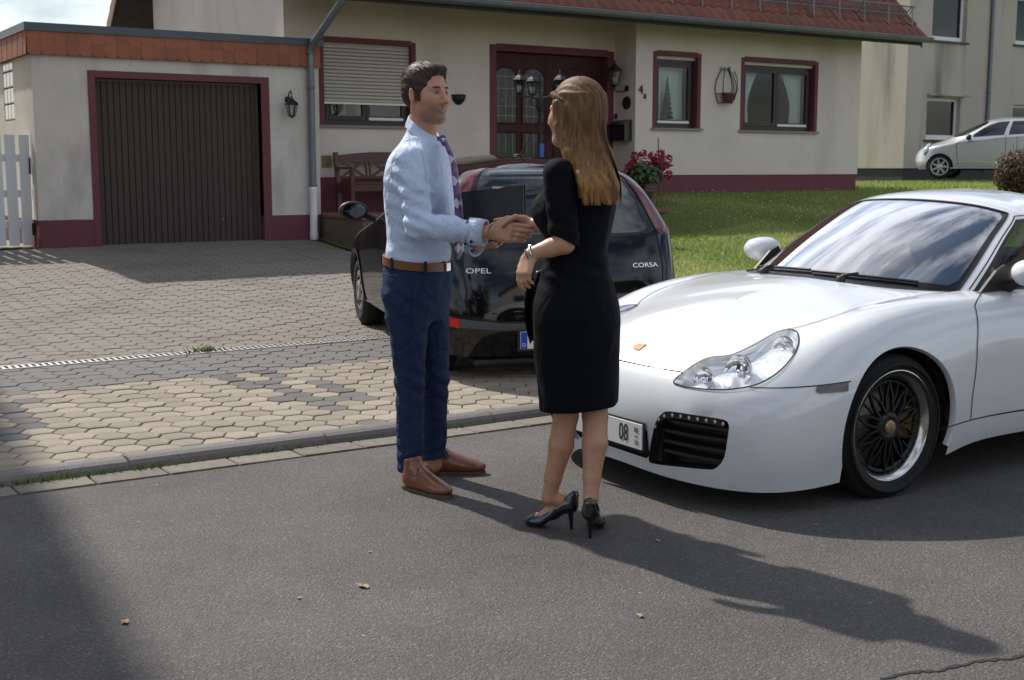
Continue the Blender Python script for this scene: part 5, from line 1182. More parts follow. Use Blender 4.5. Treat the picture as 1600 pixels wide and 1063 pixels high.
# ---------------------------------------------------------------- white sports coupe parked along the kerb
POR_X, POR_Y = 4.235, 4.33            # front axle, centre line
por = empty('sports_car', (POR_X, POR_Y, 0), R(180), 'white two seat sports car parked at the kerb with black mesh wheels', 'car')
por.rotation_euler.x = -.009; por.scale = (-1, 1, 1)                 # table x runs rearwards: world X = POR_X + x, world Y = POR_Y - y
PCOLS = [
 [(-.885,0,.118),(-.92,0,.235),(-.932,0,.36),(-.905,0,.47),(-.845,0,.553),(-.75,0,.612),(-.60,0,.672),(-.40,0,.735),(-.15,0,.795)],
 [(-.875,.27,.108),(-.908,.28,.23),(-.92,.28,.36),(-.893,.28,.47),(-.83,.275,.553),(-.735,.255,.612),(-.58,.215,.675),(-.38,.14,.74),(-.05,0,.815)],
 [(-.81,.53,.098),(-.846,.55,.228),(-.858,.555,.36),(-.835,.545,.47),(-.77,.52,.558),(-.67,.465,.62),(-.52,.37,.685),(-.33,.24,.75),(.03,0,.83)],
 [(-.68,.715,.095),(-.71,.742,.225),(-.72,.75,.36),(-.695,.735,.475),(-.635,.69,.568),(-.55,.615,.642),(-.42,.48,.702),(-.25,.31,.765),(.10,0,.845)],
 [(-.50,.812,.108),(-.51,.84,.245),(-.51,.85,.36),(-.50,.842,.48),(-.47,.80,.590),(-.41,.71,.695),(-.31,.55,.733),(-.17,.36,.783),(.15,0,.855)],
 [(-.27,.845,.13),(-.275,.868,.25),(-.275,.88,.36),(-.275,.88,.49),(-.26,.85,.612),(-.23,.755,.752),(-.18,.60,.770),(-.08,.39,.80),(.20,0,.864)],
 [(0,.85,.14),(0,.873,.25),(0,.886,.365),(0,.886,.495),(0,.862,.635),(-.01,.765,.798),(-.02,.61,.804),(.01,.41,.815),(.25,0,.872)],
 [(.27,.845,.15),(.27,.866,.25),(.27,.876,.37),(.27,.88,.51),(.27,.862,.655),(.25,.775,.820),(.21,.635,.832),(.16,.43,.835),(.31,0,.878)],
 [(.52,.83,.19),(.52,.848,.26),(.52,.860,.38),(.52,.868,.53),(.52,.857,.675),(.52,.795,.81),(.46,.69,.846),(.40,.46,.857),(.42,0,.882)],
 [(.95,.83,.195),(.95,.848,.26),(.95,.860,.38),(.95,.87,.54),(.95,.863,.68),(.95,.81,.805),(.95,.715,.85),(.95,.45,.87),(.95,0,.875)],
 [(1.42,.835,.20),(1.42,.85,.26),(1.42,.862,.38),(1.42,.872,.54),(1.42,.868,.69),(1.42,.815,.82),(1.42,.715,.862),(1.42,.45,.88),(1.42,0,.88)],
 [(1.85,.845,.20),(1.85,.865,.26),(1.85,.88,.38),(1.85,.89,.54),(1.85,.885,.70),(1.85,.825,.835),(1.85,.71,.875),(1.85,.45,.89),(1.85,0,.89)],
 [(2.2,.855,.18),(2.2,.88,.26),(2.2,.893,.38),(2.2,.898,.54),(2.2,.885,.70),(2.2,.815,.835),(2.2,.68,.885),(2.2,.43,.91),(2.2,0,.915)],
 [(2.5,.85,.18),(2.5,.878,.26),(2.5,.892,.38),(2.5,.895,.54),(2.5,.875,.69),(2.48,.795,.815),(2.45,.64,.87),(2.42,.40,.905),(2.4,0,.92)],
 [(2.85,.80,.19),(2.85,.835,.27),(2.85,.85,.38),(2.85,.85,.53),(2.82,.82,.665),(2.76,.735,.775),(2.68,.58,.84),(2.6,.35,.885),(2.52,0,.905)],
 [(3.14,.66,.21),(3.16,.69,.29),(3.17,.70,.40),(3.15,.69,.53),(3.08,.65,.655),(2.98,.57,.745),(2.86,.45,.81),(2.74,.27,.86),(2.62,0,.885)],
 [(3.31,.38,.23),(3.345,.40,.31),(3.35,.40,.41),(3.32,.39,.53),(3.23,.37,.65),(3.10,.32,.735),(2.96,.25,.80),(2.82,.15,.85),(2.7,0,.872)],
 [(3.35,0,.24),(3.385,0,.32),(3.39,0,.42),(3.36,0,.53),(3.26,0,.65),(3.13,0,.735),(3.0,0,.795),(2.87,0,.84),(2.77,0,.862)]]
CCOLS = [
 [(.34,0,.872),(.575,0,1.02),(.81,0,1.15),(1.02,0,1.243),(1.2,0,1.28),(1.40,0,1.292)],
 [(.365,.27,.868),(.60,.26,1.013),(.83,.25,1.14),(1.035,.235,1.236),(1.21,.16,1.276),(1.45,0,1.293)],
 [(.45,.50,.855),(.67,.475,.997),(.88,.445,1.12),(1.065,.41,1.216),(1.23,.28,1.264),(1.5,0,1.293)],
 [(.60,.675,.838),(.785,.635,.972),(.965,.58,1.092),(1.125,.522,1.182),(1.28,.36,1.247),(1.54,0,1.292)],
 [(.76,.722,.842),(.92,.68,.968),(1.08,.62,1.08),(1.22,.552,1.166),(1.34,.38,1.242),(1.57,0,1.291)],
 [(1.1,.735,.852),(1.18,.70,.965),(1.28,.645,1.075),(1.38,.57,1.170),(1.46,.39,1.243),(1.60,0,1.290)],
 [(1.45,.735,.865),(1.47,.705,.97),(1.52,.65,1.075),(1.57,.572,1.168),(1.6,.39,1.238),(1.65,0,1.285)],
 [(1.78,.72,.875),(1.78,.693,.97),(1.78,.64,1.065),(1.77,.56,1.15),(1.74,.38,1.22),(1.70,0,1.275)],
 [(2.05,.66,.885),(2.03,.63,.97),(1.98,.575,1.05),(1.92,.5,1.12),(1.84,.34,1.19),(1.74,0,1.265)],
 [(2.25,.42,.90),(2.2,.40,.98),(2.12,.36,1.06),(2.03,.32,1.12),(1.93,.21,1.18),(1.77,0,1.255)],
 [(2.32,0,.905),(2.25,0,.99),(2.15,0,1.07),(2.06,0,1.13),(1.95,0,1.19),(1.80,0,1.25)]]
PB = Shell(PCOLS); PC = Shell(CCOLS)
#CUT
PWHITE = mat('white_car_paint', (.735, .765, .79), .28, coat=1.0, var=.10, vscale=2.2, dirt=((.42, .40, .37), .16, 5, (1, 1, 2)))
def cabin_base(us): return PC.ev(np.c_[us, np.zeros(len(us))])
cb = cabin_base(np.linspace(0, 10, 60)); cbuv = PB.find(cb[:, :2], (0, 1), (4, 16), (5.0, 8.0))
cw = cabin_base(np.linspace(0, 2.9, 16)); cwo = cw.copy(); cwo[:, 0] -= .075; cowl_uv = PB.find(cwo[:, :2], (0, 1), (4, 9), (5.0, 8.0))
HL = spline2([(1.29, 3.55), (1.43, 4.23), (1.67, 4.88), (2.11, 5.07), (2.56, 5.53), (3.03, 5.93), (3.44, 6.05), (3.72, 5.85), (3.70, 5.31), (3.54, 4.79), (3.2, 4.17), (2.9, 3.77), (2.66, 3.58), (2.25, 3.42), (1.74, 3.37), (1.43, 3.40)], 5, True)
INT = spline2([(1.05, 1.35), (1.13, 1.85), (1.22, 2.15), (1.36, 2.34), (1.84, 2.37), (2.28, 2.34), (2.42, 2.2), (2.42, 1.79), (2.35, 1.1), (2.2, .72), (2.05, .62), (1.57, .52), (1.05, .38), (.92, .42), (.96, .8)], 4, True)
CEN = [(0, .5), (.88, .5), (.96, .68), (.96, 1.5), (.9, 1.62), (0, 1.62)]
a1, a1e = arch_uv(PB, -.03, .312, .352, (3.6, 8.2), (0, 4.6)); a2, a2e = arch_uv(PB, 2.385, .318, .362, (10.6, 14.9), (0, 4.6))
hood = [(0, 4.02), (.58, 4.02), (1.33, 4.02)]+[tuple(p) for p in HL[3:31]]+[(4, 6.0), (5, 6.02), (6, 6.0), (7, 6.02)]+[tuple(p) for p in cowl_uv[::-1]]
hood[-1] = (hood[-1][0], 8.0); HOODLINE = np.array([(3.44, 6.05), (4, 6.0), (5, 6.02), (6, 6.0), (7, 6.02), tuple(cowl_uv[-1])])
cow = [tuple(p) for p in cowl_uv]+[tuple(p) for p in cbuv[:18][::-1]]; cow[0] = (cow[0][0], 8.0)
hole = [tuple(p) for p in cbuv]; hole[0] = (hole[0][0], 8.0); hole[-1] = (hole[-1][0], 8.0)
door = [(7.7, 1.39), (7.67, 2.16), (7.73, 3.74), (7.92, 4.9), (8.31, 5.65), (8.5, 6.6), (10.4, 6.6), (10.55, 5.7), (10.62, 4.5), (10.6, 3.0), (10.45, 2.0), (10.3, 1.42)]
bump = [(0, 0), (0, 4.02), (.58, 4.02), (1.33, 4.02), (2.0, 4.3), (2.69, 3.55), (3.17, 3.52), (3.92, 3.52), (4.9, 3.52), (4.95, 3.0), (4.95, 0)]
rbump = [(14.1, 0), (14.1, 2.2), (14.4, 3.3), (15.5, 3.35), (17, 3.35), (17, 0)]
tail = spline2([(14.35, 3.55), (14.5, 4.3), (15.0, 4.55), (15.7, 4.3), (15.75, 3.6), (15.0, 3.45)], 5, True)
cuts = cut_shell(PB, [('arch', a1), ('arch2', a2), ('headlight', HL), ('intake', INT), ('centre', CEN), ('cabin', hole), ('cowl', cow), ('tail', tail), ('hood', hood), ('bumper', bump), ('door', door), ('rbumper', rbump)], .16, .16)
def pp(reg, name, m, sh=PB, both=True, off=0., par=por, c=None):
    W, T = (c or cuts)[reg]
    if both: return link(name, panel_mesh(sh, W, T, name, m, off, both=True), par)
    return [link(name, panel_mesh(sh, W, T, name, m, off, side=s), par) for s in (1, -1)]
pp('', 'body', PWHITE); hood_o = pp('hood', 'bonnet', PWHITE); fb = pp('bumper', 'front_bumper', PWHITE); pp('rbumper', 'rear_bumper', PWHITE); drs = pp('door', 'door', PWHITE, both=False); pp('cowl', 'cowl', BLACKTRIM, off=-.006)
pp('tail', 'tail_light', mat('tail_red', (.35, .01, .01), .15), both=False)
HLM = mat('lamp_reflector', (.95, .95, .96), .06, 1.0, bump=.2, bscale=9); HLB = mat('lamp_housing', (.93, .94, .95), .22, .6, var=.25, vscale=26, col2=(.65, .66, .68), bump=1.0, bscale=12)
lens = pp('headlight', 'headlight', LENS, both=False, off=.002)
hc = HL.mean(0)
for s, l in zip((1, -1), lens):
    recess(PB, HL, .022, 'housing', HLB, l, side=s, scale=.9)
    for (u, v, r, d, ex) in ((3.25, 5.35, .062, .03, 1.0), (2.35, 4.55, .072, .034, 1.0), (1.75, 4.0, .05, .03, 1.0)):
        P, N, _, _ = PB.ev([[u, v]], True); N = N*fix_sign(PB); c = Vector(P[0]-N[0]*d); nn = Vector(N[0])*.5+Vector((-.9, 0, .05)); nn.normalize(); q = nn.to_track_quat('Z', 'Y').to_matrix().to_4x4()
        m = MB().lathe([(r, .012), (r*.96, .004), (r*.75, -.012), (r*.4, -.022), (.0, -.026)], 24, Matrix.Translation(c) @ q)
        m.lathe([(.014, -.02), (.014, .0), (.008, .008), (0, .009)], 12, Matrix.Translation(c) @ q)
        if s < 0: m.V = [(v_[0], -v_[1], v_[2]) for v_ in m.V]
        m.build('reflector', HLM, l)
    P, N, _, _ = PB.ev([[2.35, 3.62]], True); c = Vector(P[0]-N[0]*fix_sign(PB)*.012); m = MB().lathe([(.035, 0), (.03, .006), (0, .010)], 18, Matrix.Translation(c) @ Vector(N[0]*fix_sign(PB)).to_track_quat('Z', 'Y').to_matrix().to_4x4() @ Matrix.Diagonal((1, 1.5, 1, 1)))
    if s < 0: m.V = [(v_[0], -v_[1], v_[2]) for v_ in m.V]
    m.build('washer_cover', HLB, l)
    seam(PB, HL, .006, SEAM, 'seal', l, both=False, closed=True, side=s, off=.003)
    # intake with slats and a row of small lamps
    ik = recess(PB, INT, .11, 'air_intake', BLACKTRIM, fb, side=s, axis=(1, -.12, 0))
    for k, v in enumerate((.85, 1.2, 1.55, 1.9)):
        L = PB.ev(np.c_[np.linspace(1.12, 2.32, 14), np.full(14, v)])+np.array([.045, -.006, 0]); m = MB(); n = len(L)
        V = [tuple(p) for p in L+np.array([0, 0, .009])]+[tuple(p) for p in L+np.array([.05, 0, .014])]+[tuple(p) for p in L-np.array([0, 0, .004])]
        if s < 0: V = [(a, -b, c) for a, b, c in V]
        m.add(V, [(i, i+1, n+i+1, n+i) for i in range(n-1)]+[(i, 2*n+i, 2*n+i+1, i+1) for i in range(n-1)]); m.build('slat', BLACKTRIM, fb)
    ledp = [(1.10, 1.72), (1.17, 1.98), (1.27, 2.14), (1.42, 2.22), (1.57, 2.23), (1.72, 2.23), (1.87, 2.23), (2.02, 2.225), (2.17, 2.215), (2.31, 2.17)]
    L = PB.ev(dens(ledp, .05, False)); m = MB(); V = []; 
    for p in L: V += [p+np.array([.006, 0, -.014]), p+np.array([.006, 0, .022])]
    if s < 0: V = [(a, -b, c) for a, b, c in V]
    m.add(V, [(2*i, 2*i+1, 2*i+3, 2*i+2) for i in range(len(L)-1)]); st = m.build('lamp_strip', BLACKTRIM, fb)
    for p in PB.ev(ledp):
        m = MB().lathe([(.0085, 0), (.007, .002), (0, .003)], 10, Matrix.Translation((p[0]+.005, s*p[1], p[2])) @ Matrix.Rotation(R(-90), 4, 'Y')); m.build('running_lamp', mat('led_lens', (.75, .73, .66), .15, .3), st)
    # indicator, seams, gaps on the flank
    IND = [(3.95, 3.50), (4.62, 3.50), (4.60, 3.20), (4.0, 3.24), (3.93, 3.32)]
    ic = cut_shell(PB, [('i', IND)], .3, .3, .05)['i']; link('side_marker', panel_mesh(PB, ic[0], ic[1], 'side_marker', mat('marker_smoke', (.13, .125, .12), .2, .2), .006, side=s), por)
MB().box(-.86, -.80, -.30, .30, .16, .31).build('grille_backing', BLACKTRIM, por)
for v in ([(0, 4.02), (.58, 4.02), (1.33, 4.02), (1.38, 3.9)], HOODLINE, [(2.69, 3.55), (3.17, 3.52), (3.92, 3.52), (4.68, 3.52)], cowl_uv):
    for s in (1, -1): seam(PB, v, .0045, SEAM, 'panel_gap', por, both=False, side=s)
for s in (1, -1): seam(PB, door, .005, SEAM, 'door_gap', por, closed=True, both=False, side=s); seam(PB, [(6.75, 1.34), (7.7, 1.39), (8.72, 1.42), (10.3, 1.42), (11.1, 1.40)], .005, SEAM, 'sill_gap', por, both=False, side=s); seam(PB, rbump[1:5], .005, SEAM, 'panel_gap', por, both=False, side=s)
for s in (1, -1):
    for cx, cz, r, nm in ((-.03, .312, .352, 0), (2.385, .318, .362, 1)):
        m = MB(); n = 26; V = []
        for a in np.linspace(-.1, math.pi+.1, n): V += [(cx+r*1.02*math.cos(a), s*.815, cz+r*1.02*math.sin(a)), (cx+r*1.02*math.cos(a), s*.50, cz+r*1.02*math.sin(a))]
        V += [(cx, s*.50, cz)]; m.add(V, [(2*i, 2*i+1, 2*i+3, 2*i+2) for i in range(n-1)]+[(2*i+1, 2*n, 2*i+3) for i in range(n-1)]); m.build('wheel_well', WELL, por)
        ed = (a1e, a2e)[nm]; P, N, _, _ = PB.ev(ed, True); N = N*fix_sign(PB); c = np.array([cx, 0, cz]); inw = (c-P)*np.array([1, 0, 1]); inw /= np.linalg.norm(inw, axis=1)[:, None]
        V = np.concatenate([P, P+inw*.004-N*.012, P-N*.03]); V[:, 1] *= s; k = len(P); link('arch_lip', mesh_np('arch_lip', V, [(i, i+1, k+i+1, k+i) for i in range(k-1)]+[(k+i, k+i+1, 2*k+i+1, 2*k+i) for i in range(k-1)], True, PWHITE), por)
    tyre_wheel(por, (-.03, s*.735, .312), s, .312, .205, .246, 'mesh'); tyre_wheel(por, (2.385, s*.74, .318), s, .318, .24, .246, 'mesh')
MB().box(-.45, 3.0, -.66, .66, .15, .19).build('underbody', WELL, por)
# under the nose the bumper turns back
L = PB.ev(np.c_[np.linspace(0, 4.6, 40), np.zeros(40)]); V = []
for s in (1, -1):
    m = MB(); q = [p*np.array([1, s, 1]) for p in L]; m.add([tuple(p) for p in q]+[(p[0]+.10 if p[0] < -.6 else p[0]+.03, p[1]*.93, p[2]+.012) for p in q], [(i, i+1, 40+i+1, 40+i) for i in range(39)]); m.build('splitter', PWHITE if s > 0 else PWHITE, fb)
# cabin
wsi = [(0, .18), (2.55, .18), (2.68, .34), (2.68, 2.72), (2.55, 2.86), (0, 2.86)]; wso = [(0, .0), (2.82, .0), (2.82, 2.98), (0, 2.98)]
swi = [(3.30, .12), (7.0, .12), (7.12, 1.2), (6.95, 2.3), (6.5, 2.72), (3.8, 2.72), (3.42, 2.55)]; swo = [(3.18, 0), (7.2, 0), (7.3, 1.2), (7.1, 2.5), (6.6, 2.88), (3.7, 2.88), (3.24, 2.75)]
rwi = [(8.7, .4), (10, .4), (10, 3.4), (8.85, 3.3)]
cc = cut_shell(PC, [('ws', wsi), ('wsf', wso), ('sw', swi), ('swf', swo), ('rw', rwi)], .16, .16)
pp('', 'roof', PWHITE, PC, c=cc); pp('ws', 'windscreen', glass('windscreen_glass', (.26, .33, .33), 1.8, dens=2.6), PC, c=cc); pp('wsf', 'windscreen_frame', mat('frit_black', (.012, .012, .014), .12), PC, c=cc, off=-.001); pp('swf', 'window_seal', BLACKTRIM, PC, c=cc, both=False, off=-.002); pp('sw', 'side_window', glass('side_glass', (.86, .89, .88), 1.4, dens=.5), PC, c=cc, both=False); pp('rw', 'rear_window', CGLASS_D, PC, c=cc)
seam(PC, [(0, 2.98), (2.82, 2.98), (2.82, .0)], .012, BLACKTRIM, 'windscreen_seal', por, off=.002); seam(PC, [(3.05, .1), (3.1, 1.5), (3.14, 2.9), (3.6, 3.05), (5, 3.08), (7, 3.05)], .006, SEAM, 'roof_seam', por)
# inside: dash, wheel, seats, tunnel, mirror
TAN = mat('tan_leather', (.46, .27, .095), .45, var=.3, vscale=10, bump=.2, bscale=120); DASH = mat('dash_dark', (.035, .032, .03), .6, bump=.3, bscale=120)
MB().box(.42, 2.05, -.72, .72, .19, .26).build('floor', DASH, por)
m = MB(); V = []
prof = [(.40, .80), (.50, .875), (.72, .895), (.88, .88), (.97, .82), (.95, .70), (.88, .62), (.60, .40)]
for y in np.linspace(-.66, .66, 15): V += [(x+.10*(y/.66)**2*(1 if x < .7 else .2), y, z+(.02*math.exp(-((y-.36)/.17)**2) if .6 < x < .98 and z > .75 else 0)-(.03 if abs(y) > .6 else 0)) for x, z in prof]
k = len(prof); m.add(V, [(i*k+j, i*k+j+1, (i+1)*k+j+1, (i+1)*k+j) for i in range(14) for j in range(k-1)], True); m.build('dashboard', DASH, por)
Msw = Matrix.Translation((1.0, .38, .835)) @ Matrix.Rotation(R(90-24), 4, 'Y')
sw = empty('steering_wheel'); sw.parent = por
def ring(a0, a1, n=14): return [tuple(Msw @ Vector((.178*math.cos(a), .178*math.sin(a), 0))) for a in np.linspace(a0, a1, n)]
MB().tube(ring(R(-40), R(40)), .0165, 8).build('grip', DASH, sw); MB().tube(ring(R(140), R(220)), .0165, 8).build('grip', DASH, sw); MB().tube(ring(R(40), R(140)), .0155, 8).build('grip', TAN, sw); MB().tube(ring(R(220), R(320)), .0155, 8).build('grip', TAN, sw)
m = MB(); m.lathe([(0, .02), (.055, .015), (.06, -.02), (.03, -.05), (.03, -.2)], 16, Msw); 
for a in (R(0), R(120), R(240)): m.bar(Msw @ Vector((.04*math.cos(a), .04*math.sin(a), 0)), Msw @ Vector((.17*math.cos(a), .17*math.sin(a), 0)), .035, .012, up=Msw.to_3x3() @ Vector((0, 0, 1)))
m.build('spokes', DASH, sw)
for s in (1, -1):
    st = empty('seat'); st.parent = por; y = s*.37
    Mb = Matrix.Translation((1.37, y, .42)) @ Matrix.Rotation(R(14), 4, 'Y'); sm = lambda a, b_, c: np.array(Mb @ Vector((a, b_, c)))
    F = Field(); F.cone((1.0, y, .36), (1.36, y, .34), .085, .09, .0, wdir=(0, 1, 0), ws=2.6); field_obj(F, .014, 'cushion', TAN, st, 1)
    F = Field(); F.cone(sm(.06, 0, .06), sm(.06, 0, .46), .080, .072, .0, wdir=(0, 1, 0), ws=2.8); F.cone(sm(.0, .20, .08), sm(.02, .18, .40), .05, .035, .04); F.cone(sm(.0, -.20, .08), sm(.02, -.18, .40), .05, .035, .04); F.cone(sm(.06, 0, .5), sm(.07, 0, .66), .055, .045, .05, wdir=(0, 1, 0), ws=2.2); field_obj(F, .014, 'backrest', TAN, st, 1)
MB().box(.9, 1.7, -.09, .09, .26, .52, bev=.03).build('centre_console', DASH, por)
for s in (1, -1): MB().box(.95, 1.80, s*.67-.02, s*.67+.02, .3, .80, bev=.02).build('door_card', TAN, por)
MB().box(1.86, 1.92, -.68, .68, .3, .92, bev=.02).build('bulkhead', DASH, por)
MB().lathe([(0, -.012), (.03, -.012), (.036, 0), (.03, .012), (0, .014)], 16, Matrix.Translation((1.0, 0, 1.16)) @ Matrix.Rotation(R(80), 4, 'Y') @ Matrix.Diagonal((1, 3.0, 1, 1))).build('rear_view_mirror', DASH, por)
# door mirrors, wipers, badge, plate, handles
for s in (1, -1):
    mir = empty('door_mirror'); mir.parent = por
    m = MB().lathe([(0, .105), (.05, .10), (.085, .07), (.10, .02), (.102, -.03), (.095, -.055), (.0, -.06)], 26, Matrix.Translation((.825, s*.865, .938)) @ Matrix.Rotation(R(-90), 4, 'Y') @ Matrix.Diagonal((.66, .86, 1.05, 1))); m.build('housing', PWHITE, mir)
    MB().lathe([(0, -.061), (.088, -.061)], 24, Matrix.Translation((.825, s*.865, .938)) @ Matrix.Rotation(R(-90), 4, 'Y') @ Matrix.Diagonal((.66, .86, 1.05, 1))).build('mirror_glass', CHROME, mir)
    m = MB(); m.tube([(.825, s*.71, .855), (.825, s*.77, .88), (.825, s*.83, .90)], [.032, .024, .028], 10); m.build('foot', BLACKTRIM, mir)
    m = MB(); m.prism([(.63, .845), (.86, .85), (.80, .965), (.74, .94)], 'y', s*.715, s*.730); m.build('sail_panel', BLACKTRIM, mir)
def on_cab(u, v, off): P, N, _, _ = PC.ev([[u, v]], True); return P[0]+N[0]*fix_sign(PC)*off
for i, (py, ya, yb) in enumerate(((.20, -.04, .50), (-.34, -.62, -.06))):
    def cab_pt(y, v, off):
        s = 1 if y >= 0 else -1; uu = PC.find([[abs(y), 0]], (1, 2), (0, 2.8), (v-.01, v+.01)) if False else None
        us = np.linspace(0, 2.9, 200); Pp = PC.ev(np.c_[us, np.full(200, v)]); k = int(np.argmin(abs(Pp[:, 1]-abs(y)))); p = on_cab(us[k], v, off); p[1] *= s; return p
    wp = empty('wiper'); wp.parent = por
    base = cab_pt(py, .0, .022)+np.array([-.045, 0, -.012]); tip = cab_pt(ya*.45+yb*.55, .13, .02); mid = tip*.5+base*.5+np.array([-.01, 0, .012])
    MB().tube([base, base*.8+mid*.2+np.array([0, 0, .012]), mid, tip*.6+mid*.4+np.array([0, 0, .004])], [.013, .011, .008, .006], 6).build('arm', BLACKTRIM, wp)
    bl = [cab_pt(y, .10+.03*t, .012) for y, t in zip(np.linspace(ya, yb, 9), np.linspace(0, 1, 9))]
    MB().tube(bl, .007, 6).build('blade', BLACKTRIM, wp); MB().lathe([(.022, -.01), (.022, .012), (.012, .018), (0, .018)], 12, Matrix.Translation(base)).build('pivot_cap', BLACKTRIM, wp)
P, N, _, _ = PB.ev([[0, 4.95]], True); Mb = Matrix.Translation(Vector(P[0])) @ Vector(N[0]*fix_sign(PB)).to_track_quat('Z', 'X').to_matrix().to_4x4()
sh_o = [(.0, -.034), (.016, -.022), (.024, -.002), (.025, .024), (.012, .028), (0, .025), (-.012, .028), (-.025, .024), (-.024, -.002), (-.016, -.022)]
bdg = MB(); bdg.prism(sh_o, 'z', .0005, .004, Mb); bdg.build('badge', mat('badge_gold', (.62, .46, .22), .3, .7, var=.9, vscale=55, col2=(.35, .07, .05)), hood_o)
pl = empty('number_plate', (-.938, 0, .268)); pl.parent = fb; pl.rotation_euler = (R(90), 0, R(-90)); pl.scale = (-1, 1, 1)
MB().box(-.26, .26, -.055, .055, -.006, 0, bev=.002).build('plate', mat('plate_white', (.72, .72, .70), .35), pl); MB().box(-.268, .268, -.063, .063, -.012, -.0045).build('holder', BLACKTRIM, pl)
PT = mat('plate_black', (.012, .012, .012), .5)
# characters read from the camera's side: plate local x runs towards the near side of the car
text('08', .105, 'digits', PT, pl, (.135, .0, .0012), (0, 0, 0), .0006, .62); text('05', .030, 'date', PT, pl, (.222, .026, .0012), (0, 0, 0), .0004); text('10', .030, 'date', PT, pl, (.222, -.028, .0012), (0, 0, 0), .0004)
MB().box(.212, .232, -.002, .001, .0, .0014).build('date_bar', PT, pl); MB().box(-.258, -.222, -.052, .052, .0, .0012).build('blue_band', mat('plate_blue', (.01, .06, .42), .4), pl)
# ---------------------------------------------------------------- dark hatchback on the drive
HC = [
 [(-.66,0,.22),(-.70,0,.35),(-.71,0,.50),(-.68,0,.64),(-.55,0,.76),(-.10,0,.90),(.35,0,1.06),(.85,0,1.33),(1.05,0,1.40),(1.25,0,1.435)],
 [(-.64,.35,.22),(-.68,.35,.35),(-.69,.35,.5),(-.66,.35,.64),(-.53,.34,.755),(-.08,.33,.89),(.37,.31,1.05),(.87,.29,1.32),(1.07,.22,1.395),(1.35,0,1.438)],
 [(-.50,.66,.22),(-.54,.67,.35),(-.55,.67,.5),(-.52,.66,.64),(-.42,.62,.745),(0,.58,.875),(.45,.53,1.04),(.93,.47,1.30),(1.12,.36,1.385),(1.45,0,1.44)],
 [(-.30,.77,.22),(-.32,.80,.35),(-.32,.805,.5),(-.30,.795,.64),(-.22,.76,.76),(.2,.69,.875),(.62,.62,1.03),(1.03,.53,1.28),(1.2,.40,1.375),(1.52,0,1.44)],
 [(0,.79,.22),(0,.815,.35),(0,.823,.5),(0,.815,.64),(.04,.79,.785),(.42,.75,.89),(.80,.68,1.04),(1.15,.57,1.28),(1.3,.42,1.375),(1.6,0,1.44)],
 [(.38,.79,.24),(.38,.815,.35),(.38,.823,.5),(.38,.82,.66),(.43,.805,.805),(.62,.775,.90),(.95,.70,1.05),(1.25,.585,1.285),(1.4,.43,1.378),(1.66,0,1.44)],
 [(.85,.79,.24),(.85,.81,.35),(.85,.82,.5),(.85,.82,.67),(.88,.81,.83),(.94,.785,.915),(1.1,.705,1.10),(1.35,.59,1.30),(1.48,.43,1.382),(1.72,0,1.438)],
 [(1.35,.79,.24),(1.35,.81,.35),(1.35,.82,.5),(1.35,.82,.68),(1.35,.81,.85),(1.36,.79,.93),(1.42,.705,1.13),(1.52,.59,1.315),(1.6,.43,1.385),(1.8,0,1.436)],
 [(1.85,.79,.24),(1.85,.81,.35),(1.85,.82,.5),(1.85,.82,.69),(1.85,.81,.865),(1.85,.79,.95),(1.85,.70,1.15),(1.85,.585,1.325),(1.87,.42,1.385),(1.95,0,1.43)],
 [(2.25,.79,.24),(2.25,.812,.35),(2.25,.822,.5),(2.25,.82,.69),(2.25,.808,.88),(2.25,.785,.965),(2.23,.69,1.16),(2.2,.575,1.325),(2.15,.41,1.38),(2.15,0,1.42)],
 [(2.6,.785,.20),(2.61,.808,.32),(2.62,.815,.47),(2.62,.81,.68),(2.6,.80,.89),(2.58,.77,.98),(2.52,.675,1.165),(2.45,.555,1.32),(2.38,.39,1.37),(2.35,0,1.405)],
 [(2.90,.75,.18),(2.94,.768,.29),(2.97,.776,.41),(2.94,.774,.66),(2.87,.765,.90),(2.83,.742,.99),(2.72,.655,1.175),(2.6,.54,1.315),(2.5,.36,1.36),(2.48,0,1.39)],
 [(3.03,.55,.17),(3.08,.56,.29),(3.10,.56,.41),(3.06,.555,.66),(2.98,.55,.90),(2.93,.535,.99),(2.82,.485,1.175),(2.68,.42,1.315),(2.58,.28,1.352),(2.55,0,1.378)],
 [(3.06,.26,.17),(3.11,.26,.29),(3.13,.26,.41),(3.09,.26,.66),(3.01,.26,.90),(2.96,.25,.99),(2.85,.23,1.175),(2.71,.20,1.315),(2.62,.14,1.348),(2.6,0,1.37)],
 [(3.07,0,.17),(3.12,0,.29),(3.14,0,.41),(3.10,0,.66),(3.02,0,.90),(2.97,0,.99),(2.86,0,1.175),(2.72,0,1.315),(2.64,0,1.346),(2.62,0,1.366)]]
HB = Shell(HC, .7)
HANG = R(16.2); COR = (5.625, 9.62)
cor = empty('hatchback_car', (COR[0], COR[1], z_ground(*COR)+.0), -R(90)-HANG, 'dark small hatchback parked on the paved drive with its tail to the road', 'car')
cor.rotation_euler.y = .012; cor.scale = (1, 1.07, 1.03)
HPAINT = car_paint('dark_metallic_paint', (.005, .0045, .006), .06, coat=0.0)
ha1, ha1e = arch_uv(HB, 0, .292, .328, (2.6, 5.4), (0, 4.2)); ha2, ha2e = arch_uv(HB, 2.49, .292, .328, (8.6, 11.2), (0, 4.2))
rwin = spline2([(14, 4.35), (12.6, 4.38), (12.0, 4.5), (11.86, 5.0), (11.86, 6.4), (11.9, 7.0), (12.1, 7.3), (12.9, 7.42), (14, 7.42)], 4); rwin = [tuple(p) for p in rwin]
hatch = [(14, 1.85), (12.4, 1.9), (11.75, 2.1), (11.62, 3.2), (11.68, 4.4), (11.72, 6.0), (11.72, 7.4), (12.2, 7.9), (14, 7.95)]
